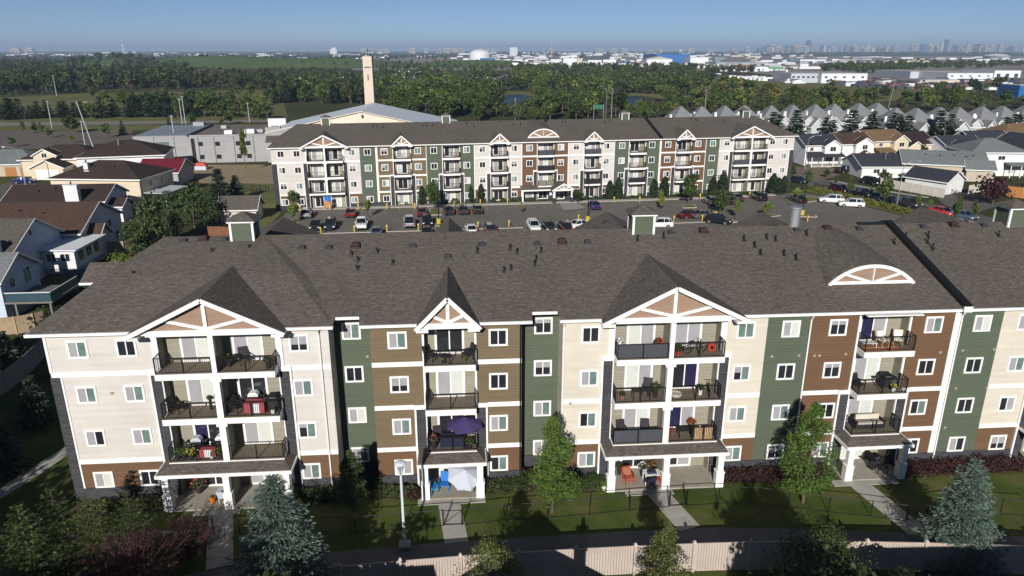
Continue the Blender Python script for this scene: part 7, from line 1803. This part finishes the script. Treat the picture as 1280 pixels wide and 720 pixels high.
# middle wide bay
pot(12.95, -.6, 3, 'red flowers in a blue-grey pot on the screened top balcony', 'bluegrey', 'dark', 'red', .27, .9, .3); pot(10.4, -.3, 3, 'white flowering plant at the left end of the screened top balcony', 'white', 'dark', 'white', .16, .9, .25)
bicycle(15.5, -.35, 3, 8, 'dark', 'dark bicycle on the top right balcony of the middle bay'); pot(14.35, -.5, 3, 'dark plant beside the post on the bicycle balcony', 'red', 'dark', None, .18, .3, .4)
t = thing('wheel_toy', 'round red toy wheel leaning on the top right balcony of the middle bay', 'toy', at(16.7, -.2, 3)); MB().cyl((0, -.06, .33), (0, .06, .33), .3, n=14).part('disc', PL['red'], t); MB().cyl((0, -.09, .33), (0, -.065, .33), .12, n=10).part('hub', BLACK, t)
table(12.0, -.5, 2, 'dark', 'dark folding table on the third floor left balcony of the middle bay', square=(.6, .3), h=.7); pot(10.75, -.45, 2, 'small terracotta pot on the third floor left balcony', 'terra', 'dark', None, .17, .28, .2); pot(13.05, -.3, 2, 'dark spiky plant near the post on the third floor left balcony', 'dark', 'dark', None, .18, .6, .4); chair(12.6, .2, 2, -20, 'dark', 'dark chair behind the folding table on the third floor')
t = thing('pet_bed', 'pale round pet bed on the third floor right balcony of the middle bay', 'pet bed', at(14.5, -.2, 2)); MB().lathe([(.36, 0), (.42, .1), (.38, .2), (.27, .16)], 16).part('cushion', PL['cream'], t); MB().lathe([(.26, .02), (.26, .13)], 14).part('pillow', PL['pink'], t)
bicycle(16.75, -.3, 2, 75, 'dark', 'dark exercise bicycle at the right end of the third floor'); pot(16.2, -.2, 2, 'dark plant beside the exercise bicycle', 'white', 'dark', None, .15, .4, .3)
chair(11.0, .1, 1, 10, 'dark', 'left dark chair behind the grey screened second floor rail'); chair(12.6, .1, 1, -10, 'dark', 'right dark chair behind the grey screened second floor rail')
chair(14.15, -.2, 1, 70, 'red', 'red chair on the second floor right balcony of the middle bay'); table(15.3, -.3, 1, 'black', 'black table on the second floor right balcony of the middle bay', square=(.5, .32), h=.6); pot(15.9, .1, 1, 'red flowers on the second floor right balcony', 'dark', 'dark', 'red', .18, .75, .3)
for i, u in enumerate((16.05, 16.75)):
    t = thing('wooden_screen', ['left', 'right'][i] + ' wooden screen panel against the second floor rail', 'screen', at(u, -.88, 1))
    for k in range(4): MB().box(-.27 + k * .14, -.27 + k * .14 + .125, -.015, .015, .05, .95).part('slat', PL['wood'], t)
    MB().box(-.28, .28, .016, .04, .75, .82).box(-.28, .28, .016, .04, .15, .22).part('batten', PL['wood'], t)
chair(11.35, -1.05, 0, 10, 'red', 'red slatted garden chair by the left column of the middle porch', 'terra', .3, .66); pot(10.95, .1, 0, 'dark plant behind the red garden chair', 'dark', 'dark', None, .2, .5, .35); pot(9.5, -1.7, 0, 'white pot at the left foot of the middle porch', 'white', 'light', None, .16, .3, .3)
table(13.05, -.95, 0, 'white', 'white table with dark things on it on the middle porch', square=(.62, .4), h=.72); t = thing('bag', 'dark bag on the white porch table', 'bag', (13.0, D - 1.0, FL[0] + .725)); MB().taper(-.35, .3, -.16, .18, 0, .16, .05, .04).part('pouch', PL['navy'], t); MB().tube([(-.2, 0, .15), (-.1, 0, .27), (.1, 0, .27), (.2, 0, .15)], .02, 5).part('handle', BLACK, t)
chair(13.55, -1.25, 0, -150, 'red', 'red chair right of the white porch table', None, .25, .6); chair(12.7, -1.55, 0, 190, 'navy', 'navy chair in front of the white porch table', None, .2, .6); pot(13.05, -.1, 0, 'tall plant with red flowers behind the white porch table', 'dark', 'dark', 'red', .25, .75, .5); pot(12.55, -.2, 0, 'white flowering plant behind the white porch table', 'dark', 'dark', 'white', .22, .6, .4)
# right bay
t = thing('rug', 'orange patterned rug on the top balcony of the right bay', 'rug', at(28.3, -.35, 3)); MB().box(-1.2, 1.35, -.55, .5, .0, .012).part('pile', PL['rug'], t); MB().box(-1.1, 1.25, -.08, .04, .013, .017).part('stripe', PL['cream'], t)
chair(28.65, -.1, 3, 15, 'wood', 'left wooden chair with white cushions on the top balcony of the right bay', 'white'); chair(29.75, -.05, 3, -25, 'wood', 'right wooden chair with white cushions on the top balcony of the right bay', 'white'); table(27.55, -.2, 3, 'white', 'low white bench on the top balcony of the right bay', square=(.55, .25), h=.36)
grill(29.35, -.1, 2, 'black barbecue on the third floor balcony of the right bay'); chair(27.4, -.2, 2, 25, 'dark', 'dark chair on the third floor balcony of the right bay'); pot(29.6, -.75, 2, 'yellow and white flower pot on the third floor balcony of the right bay', 'white', 'light', 'yellow', .14, .28, .2, n=60)
t = thing('patio_sofa', 'dark wicker sofa with cream cushions on the second floor balcony of the right bay', 'sofa', at(28.6, -.1, 1)); MB().box(-.95, .95, -.35, .4, .1, .42).part('seat', PL['dark'], t); MB().box(-.95, .95, .3, .4, .42, .85).part('backrest', PL['dark'], t); MB().box(-.85, .85, .16, .29, .5, .95).part('back_cushion', PL['cream'], t); MB().box(-.9, .9, -.34, .15, .43, .55).part('cushion', PL['cream'], t)
for s in (-1, 1): MB().box(min(s * .96, s * 1.08), max(s * .96, s * 1.08), -.35, .4, .1, .65).part('armrest', PL['dark'], t)
grill(29.3, -.5, 0, 'black barbecue on the ground floor patio of the right bay', 'black', 20); table(29.6, -1.0, 0, 'dark', 'dark low table on the ground floor patio of the right bay', square=(.4, .3), h=.4)
# -------------------------------------------------------------- houses below the picture shadow the lawn; unseen trees are added for shade
t = house('house just below the bottom edge throwing its gable shadow on the lawn', 1.6, 22.0, 0); gable_block(t, -4.2, 4.2, -3, 3, 0, 4.0, 2.8, 'y', W_BEIGE, RB); chimney(t, 2.6, 1.5, 4, 6.6, .6, .5)
t = house('second house just below the bottom edge on the left', -11.0, 21.0, 0); gable_block(t, -6, 6, -4, 4, 0, 4.4, 2.9, 'x', W_WHITE, RB)
t = house('third house just below the bottom edge on the right', 24.0, 20.5, 0); gable_block(t, -6, 6, -4, 4, 0, 4.4, 2.9, 'x', W_BEIGE, RCH)
kinds('broad_big', lambda s: broad(s, 2200, leaf='dark', rad=.42, cl=30, size=.03), (91, 92))
for i, (x, y, h, w) in enumerate(((-9.5, 27.0, 5.6, 1.35), (-15.0, 25.0, 7.2, 1.3), (-22.0, 26.0, 6.4, 1.4), (-28.0, 25.0, 7.2, 1.3), (-33.0, 27.0, 5.6, 1.2), (16.5, 25.5, 7.0, 1.1), (21.2, 26.0, 5.2, 1.2), (28.5, 26.0, 4.6, 1.0), (34.0, 25.5, 4.6, 1.2), (-36, 33, 11.5, 1.0), (-41, 36, 13, 1.0), (-33, 26, 10, 1.1), (-44, 45, 12, 1.0), (-39, 28, 13, 1.0), (-47, 56, 11, 1.0), (-29.5, 24.5, 7.8, 1.3), (-6.5, 25.0, 6.6, 1.3), (-28, 14, 11.0, 1.0), (-20.5, 13.5, 12.5, .95), (-35, 15, 11.0, 1.0), (-15.5, 14, 14.3, .85), (13.5, 15.5, 12.5, .6))):
    tree('broad_big', x, y, h, ORD(i) + ' from the left of the unseen shade trees added outside the frame', wide=w)
# ------------------------------------------------------------------ trees and fences of the middle ground
def tp(kind, px, py, h, label, cat='tree', wide=1.0, group=None, name=None):
    g = G(px, py); return tree(kind, g.x, g.y, h, label, cat, group, wide, name)
def htop(px, py, pyt):                        # height from foot and tip in the photograph
    g = G(px, py); return max(1.0, AT(px, pyt, g.y).z)
# poplars in front of the far building
for i, (px, py, yt, w) in enumerate(((447, 257.5, 235, 1.1), (460, 257, 236, .95), (468, 256.5, 237, .9), (480, 256, 233, 1.1), (528, 256, 233, 1.05), (589, 253.5, 232, .8), (601.5, 253, 230, 1.0), (762, 249.5, 226, 1.2), (772.5, 248.5, 222, 1.0), (817, 247, 224, 1.2), (830, 246, 221, 1.1), (890.5, 244, 221, 1.1), (903, 243, 215, 1.1), (965.5, 241.5, 217, 1.2), (972, 241.5, 222, 1.1), (979, 241, 220, 1.2))):
    tp('column', px, py, htop(px, py, yt), ORD(i) + ' from the left of the dark columnar poplars along the far building', wide=w * 1.05, group='columnar poplars along the far building')
tp('broad_dark', 368, 262, htop(368, 262, 236), 'dense dark round tree before the left wing of the far building', wide=.85); tp('broad_dark', 722, 254.5, htop(722, 254.5, 234), 'dark round tree right of the entrance portico', wide=1.0)
tp('broad', 861, 255, htop(861, 255, 214), 'full green tree before the brown balconies of the far building', wide=.85)
for px, py, yt, k, lb, w in ((367, 279, 248, 'broad_light', 'yellow-green young tree at the left end of the car park', .8), (460, 272.5, 243, 'broad_light', 'thin yellow-green sapling before the tan wall of the far building', .5), (542.5, 264, 226, 'broad', 'slim green tree on the grass island left of centre', .75), (652.5, 267, 250, 'broad_yellow', 'small yellow sapling before the entrance canopy', .7),
                            (826, 263, 237, 'broad_light', 'bright yellow-green sapling right of the middle cupola', .6), (900, 266, 236, 'broad', 'green tree beside the yellow lamp base', 1.05), (920, 274, 246, 'broad_light', 'light green sapling on the lamp island', .7), (957.5, 273, 245, 'broad_light', 'light green tree on the rightmost car park island', .75),
                            (997, 252.5, 230, 'broad_light', 'yellow-green tree over the dark car by the right entrance', 1.0), (1010.5, 231, 212, 'broad', 'small dark green tree at the corner of the right street', .8), (988, 226, 207, 'broad_dark', 'dark tree behind the right end of the far building', .9), (1044, 232, 222, 'broad', 'small tree on the verge by the side road', .7), (1061, 245, 220, 'broad', 'slim street tree between the dark red van and the black pickup', .5),
                            (1066.5, 215, 198, 'broad_dark', 'dark round tree on the corner before the cream house', .8), (1105, 254, 217, 'broad', 'fullest green street tree before the garage fence', .8), (1103, 230, 210, 'broad_dark', 'dark tree behind the full street tree', 1.0), (1087, 249, 233, 'broad_light', 'pale small street tree left of the full one', .7), (1146.5, 261, 242, 'broad_light', 'pale street sapling right of the tall lamp', .7), (1162, 262.5, 246, 'broad_light', 'second pale street sapling right of the tall lamp', .7), (1196, 273, 246, 'broad', 'green street tree left of the steel blue car', .65), (1216, 274, 250, 'broad', 'green street tree right of the steel blue car', .6),
                            (1148, 233, 213, 'broad_dark', 'dark shrubby tree against the beige gable wall', 1.3), (1127, 231, 216, 'broad', 'green bush tree behind the vinyl fence', 1.3), (1033, 222, 210, 'broad_dark', 'dark low tree beside the side road', 1.0), (1153, 197, 180, 'broad', 'round green tree before the two charcoal gables', 1.0), (1117, 205, 190, 'broad_dark', 'dark tree before the maroon roofed bungalow', 1.0), (1220, 190, 174, 'spruce', 'short dark conifer between the houses on the right', 1.5)):
    tp(k, px, py, htop(px, py, yt), lb, wide=w)
tp('purple', 1240, 256, htop(1240, 256, 217), 'broad purple leaved tree at the right edge of the street', wide=1.15)
tp('purple', 1232, 166, 7.5, 'purple leaved tree among the townhouse spruces', wide=1.2); tp('purple', 1242, 168, 6.5, 'second purple leaved tree among the townhouse spruces', wide=1.3)
for i, (px, py, yt) in enumerate(((964, 160, 140), (972, 160, 143), (992, 168, 137), (1029, 172, 147), (1037, 172, 150), (1061, 170, 137), (1087, 168, 139), (1113, 168, 141), (1121, 167, 143), (1131, 170, 144), (1170, 166, 138), (1184, 164, 142), (1253, 166, 146), (1263, 165, 142), (1269, 165, 143))):
    py = py + 13; tp('spruce', px, py, htop(px, py, yt) * 1.04, ORD(i) + ' from the left of the spruces before the townhouses', wide=1.6, group='spruces before the townhouses')
# park edge on the left
pr = random.Random(9)
for i, (px, py, yt, k) in enumerate(((2, 149, 124, 'spruce'), (12, 149.5, 121, 'spruce'), (17, 149, 122, 'spruce'), (26, 149, 122, 'spruce'), (39, 148.5, 131, 'spruce'), (48, 148, 125, 'spruce'), (60, 147.5, 124, 'spruce'), (77, 147.5, 126, 'spruce'), (83, 147, 125, 'spruce'), (94, 147, 127, 'spruce'), (103, 147, 126, 'spruce'), (114.5, 148, 127, 'broad'), (128, 147.5, 119, 'spruce'), (144, 146, 123, 'spruce'), (163, 146.5, 122, 'spruce'), (173, 146, 119, 'spruce'), (187, 146, 120, 'broad_dark'), (192, 146, 118, 'spruce'), (203, 146, 121, 'spruce'), (214, 146, 120, 'spruce'), (222, 146, 117, 'broad'), (236, 146, 119, 'spruce'), (248, 146, 124, 'spruce'), (256, 146.5, 113, 'broad'), (270, 146.5, 118, 'broad'), (281, 147, 122, 'broad'), (291, 148, 131, 'broad'), (300, 147, 125, 'broad_autumn'), (312, 148, 120, 'broad'), (323, 149, 127, 'broad'), (334, 149, 126, 'broad_dark'), (176, 132, 112, 'broad_light'), (196, 131, 113, 'broad'), (150, 131, 113, 'broad'), (116, 122, 109, 'broad'), (242, 131, 112, 'broad_light'), (260, 130, 112, 'broad'), (285, 131, 113, 'broad_dark'), (310, 131, 114, 'broad_light'), (330, 132, 114, 'broad_light'))):
    tp(k, px, py, htop(px, py, yt), ORD(i % 40) + (' conifer' if k == 'spruce' else ' leafy tree') + ' in the line of trees along the park beside the main road', wide=1.7 if k == 'spruce' else 1.2, group='line of trees along the park')
for px, py, yt, k, lb, w in ((91, 166, 143, 'broad_dark', 'wide flat topped dark tree beside the main road on the left', 1.5), (133, 172, 153, 'broad', 'round tree by the road behind the brown roofs', 1.0), (154, 169, 150, 'spruce', 'lone conifer by the road near the grey building', 1.2), (16, 184, 170, 'broad', 'small round tree on the far left behind the grey roofed bungalow', 1.1), (62, 172, 160, 'broad', 'small light tree left of the wide flat topped one', 1.0), (90, 179, 167, 'broad_light', 'small pale tree behind the brown roofs', 1.1), (30, 168, 150, 'broad_autumn', 'thin brownish tree at the far left roadside', .6), (44, 166, 152, 'broad', 'small roadside tree at the far left', .9), (52, 166, 153, 'broad', 'second small roadside tree at the far left', .9), (241, 157, 141, 'broad', 'round tree behind the grey building', 1.1), (211, 156, 146, 'spruce', 'small conifer behind the grey building', 1.1), (277, 156, 148, 'broad_dark', 'small dark tree behind the grey building', 1.1), (286, 155, 140, 'broad', 'bright round tree behind the right end of the grey building', 1.4)):
    tp(k, px, py, htop(px, py, yt), lb, wide=w)
# garden trees between the left houses and the near building
LEAF['conifer'] = leafmat('needles_garden', (0.050, 0.082, 0.026), .4, .02, .15, .05, .9)
kinds('garden', lambda s: broad(s, 1500, leaf='conifer', rad=.40, cl=26, size=.035, base=.03), (101, 102, 103))
kinds('garden_spruce', lambda s: spruce(s, 20, 12, 9, leaf='spruce', size=.058, rad=.32, asp=.45), (104, 105))
for k, px, py, yt, lb, w in (('garden', 193, 318, 238, 'tall dark bushy tree left of the near building, nearest the houses', .72), ('garden', 243, 285, 227, 'broad dark tree behind the pink garage', .98), ('garden_spruce', 277, 258, 209, 'pointed conifer before the gravel lot', 1.1), ('garden_spruce', 297, 252, 218, 'smaller conifer right of the pointed one by the gravel lot', 1.2), ('garden', 220, 300, 258, 'bright green bush tree among the dark garden trees', .9), ('garden', 262, 285, 240, 'dark rounded tree beside the pink garage', .9), ('garden', 172, 325, 274, 'olive bush tree by the tan fence', .8), ('garden', 212, 262, 236, 'dark shrub tree beside the white patio cover', 1.1)):
    tp(k, px, py, htop(px, py, yt), lb, wide=w)
bushes('shrub', 'light green shrub on the small lawn beside the tan fence', 'shrub', [(G(150, 328).x, G(150, 328).y, 1), (G(158, 330).x, G(158, 330).y, .9)], 1.6, 'light', 260, .16, seed=21)
bushes('shrub', 'sprawling green shrubs below the blue glass deck', 'shrub', [(G(px, py).x, G(px, py).y, k) for px, py, k in ((75, 385, 1), (88, 378, 1.1), (97, 370, .9), (110, 366, 1.0), (66, 396, 1.1))], 1.5, 'hedge', 340, .14, seed=22)
for i, (px, py, yt, w) in enumerate(((14, 470, 412, .8), (48, 530, 468, .9), (8, 590, 520, .9), (28, 452, 420, .8))):
    tp('garden_spruce', px, py, htop(px, py, yt), ORD(i) + ' of the dark evergreens on the shaded lawn left of the near building', wide=1.2 * w, group='evergreens on the left lawn')
tp('broad_light', 308, 215, 11.5, 'bare looking tall thin tree by the gravel lot', wide=.35)
# reed hedge along the car park, railing
bushes('reed_hedge', 'yellow-green reed hedge between the car park and the street', 'hedge', [(76.4 + (83.2 - 76.4) * i / 27, 149 - 25 * i / 27, 1 + .1 * math.sin(i * 2)) for i in range(28)], .95, 'yellow', 150, .16, seed=23)
bushes('flower_bed', 'low green planting along the foot of the far building, left half', 'plants', [(-29 + i * 1.9, 138.7 + i * .108 + .4, .8 + .2 * math.sin(i * 3)) for i in range(24)], .95, 'hedge', 110, .17, seed=24)
bushes('flower_bed', 'low green planting along the foot of the far building, right half', 'plants', [(24 + i * 1.9, 141.6 + i * .115 + .4, .8 + .2 * math.sin(i * 3)) for i in range(22)], .95, 'hedge', 110, .17, seed=25)
def fence_run(name, label, pts, h, mat, step=.22, post=True, rail=None, gap=.02):
    t = thing(name, label, 'fence', (0, 0, 0))
    for a, b in zip(pts[:-1], pts[1:]):
        a = Vector((a[0], a[1])); b = Vector((b[0], b[1])); L = (b - a).length; n = max(1, round(L / 2.4))
        for k in range(n):
            p, q = a + (b - a) * k / n, a + (b - a) * (k + 1) / n; l = (q - p).length; m = MB(); nb = max(2, int(l / step))
            for i in range(nb): m.box(.06 + (l - .12) * i / nb + gap / 2, .06 + (l - .12) * (i + 1) / nb - gap / 2, -.02, .02, .08, h - .06)
            o = m.part('fence_panel', mat, t, (p.x, p.y, 0), math.atan2(q.y - p.y, q.x - p.x)); o['kind'] = 'stuff'
            MB().box(-.07, .07, -.07, .07, 0, h + .06).part('fence_post', rail or mat, t, (p.x, p.y, 0))
            MB().box(.07, l - .07, -.035, .035, h - .06, h).part('top_rail', rail or mat, t, (p.x, p.y, 0), math.atan2(q.y - p.y, q.x - p.x))
    return t
VNL = plain('cream_vinyl', (0.60, 0.56, 0.48), .5, .04, .5); WDF = plain('weathered_wood', (0.36, 0.27, 0.17), .85, .15, 1); CED = plain('cedar_wood', (0.19, 0.085, 0.042), .8, .15, 1.5); GRF = plain('grey_wood', (0.22, 0.215, 0.205), .85, .12, 1); BLF = plain('blue_stained_wood', (0.075, 0.15, 0.18), .7, .1, 1)
gp = lambda L: [(G(*p).x, G(*p).y) for p in L]
fence_run('vinyl_fence', 'cream vinyl fence beside the white garage and street', gp([(1100, 233), (1125, 238), (1152, 243), (1180, 248)]), 1.9, VNL)
fence_run('vinyl_fence', 'cream vinyl fence right of the white garage', gp([(1210, 243), (1226, 240), (1240, 236)]), 1.9, VNL)
fence_run('wooden_fence', 'orange cedar fence behind the purple tree at the right edge', gp([(1258, 246), (1276, 248), (1300, 250)]), 2.2, plain('orange_cedar', (0.45, 0.2, 0.06), .8, .1, 1))
fence_run('wooden_fence', 'weathered tan board fence behind the small lawn on the left', gp([(118, 318), (135, 319), (156, 318), (176, 312)]), 2.0, WDF)
fence_run('wooden_fence', 'reddish cedar fence beside the pink garage', gp([(262, 300), (276, 300), (290, 301)]), 2.2, CED)
fence_run('wooden_fence', 'small reddish cedar screen behind the brown roofed house', gp([(128, 302), (146, 302)]), 2.0, CED)
fence_run('wooden_fence', 'blue stained board fence beside the white sunroom', [(-50.4, 92.5), (-47.2, 93.0), (-44.0, 93.4), (-41.0, 93.8)], 1.9, BLF)
fence_run('wooden_fence', 'pale board fence below the blue glass deck', gp([(0, 420), (22, 418), (45, 414), (58, 410)]), 2.0, WDF)
fence_run('wooden_fence', 'long grey board fence down the left side of the lawn', gp([(-20, 508), (10, 490), (34, 470), (52, 452), (64, 437)]), 2.0, GRF, step=.3)
fence_run('railing_fence', 'thin dark railing along the grass before the gravel lot', gp([(290, 240), (315, 240), (338, 241)]), 1.4, BLACK, step=.6, gap=.55)
fence_run('railing_fence', 'dark railing between the reed hedge and the street', [(77.6, 150), (79.4, 143), (81.2, 136), (83.0, 129), (84.6, 123)], 1.2, BLACK, step=.5, gap=.45)
sheet('grass_strip', gpx([(286, 231), (346, 230), (350, 268), (318, 300), (286, 262)]), 0.02, LAWN2)
# small yard things on the left
t = thing('gazebo', 'dark gazebo in the shaded yard of the cream house', 'gazebo', (G(165, 268).x, G(165, 268).y, 0), R(-8))
for x in (-2, 2):
    for y in (-1.6, 1.6): MB().box(x - .1, x + .1, y - .1, y + .1, 0, 2.5).part('post', BLACK, t)
MB().add([(-2.6, -2.2, 2.5), (2.6, -2.2, 2.5), (2.6, 2.2, 2.5), (-2.6, 2.2, 2.5), (0, 0, 3.6)], [(0, 1, 4), (1, 2, 4), (2, 3, 4), (3, 0, 4), (3, 2, 1, 0)]).part('roof', RCH[0], t)
t = thing('playground_slide', 'orange and blue play tent beside the gravel lot', 'play tent', (G(252, 212).x, G(252, 212).y, 0)); MB().taper(-1.5, 1.5, -1.0, 1.0, 1.0, 1.8, .6, .4).part('canopy', PL['red'], t); MB().box(-1.4, 1.4, -.9, .9, 0, .98).part('wall', PL['palegrey'], t)
t = thing('satellite_dish', 'white satellite dish on the pale blue house', 'dish', (-57.2, 89.2, 7.0)); MB().lathe([(.05, 0), (.3, .06), (.42, .16), (.40, .17), (.28, .08)], 14).part('dish', WHITE, t); MB().cyl((0, 0, -1.0), (0, 0, 0), .04, n=6).part('mast', GALV, t)

t = thing('canopy_boards', 'boards standing for a blue canopy and orange patio things on the ground floor of the far left gabled bay', 'sign', tuple(_o + BK * (UB(410, 247) * _u - 1.3 * _n)), BA)
MB().box(-.6, .6, -.05, .05, 1.7, 2.5).part('blue_board', PL['blue'], t); MB().box(-.75, .75, -.06, .04, .3, 1.6).part('orange_board', plain('orange_board', (0.40, 0.22, 0.12), .7, .3, 1), t)  # flat boards stand for a blue canopy and orange patio things
for s_ in (-.7, .7): MB().box(s_ - .05, s_ + .05, .06, .14, 0, 2.5).part('post', WHITE, t)
# ------------------------------------------------------------------ haze
hz = bpy.data.materials.new('haze_air'); hz.use_nodes = True
nt = hz.node_tree; nt.nodes.clear()
pv = nt.nodes.new('ShaderNodeVolumePrincipled'); mo = nt.nodes.new('ShaderNodeOutputMaterial')
pv.inputs['Color'].default_value = (0.56, 0.72, 0.95, 1)
pv.inputs['Density'].default_value = HAZE
nt.links.new(pv.outputs[0], mo.inputs['Volume'])
o = MB().box(-29800, 29800, -29800, 29800, -1.0, 190.0).part('haze', hz)
tag(o, kind='stuff')
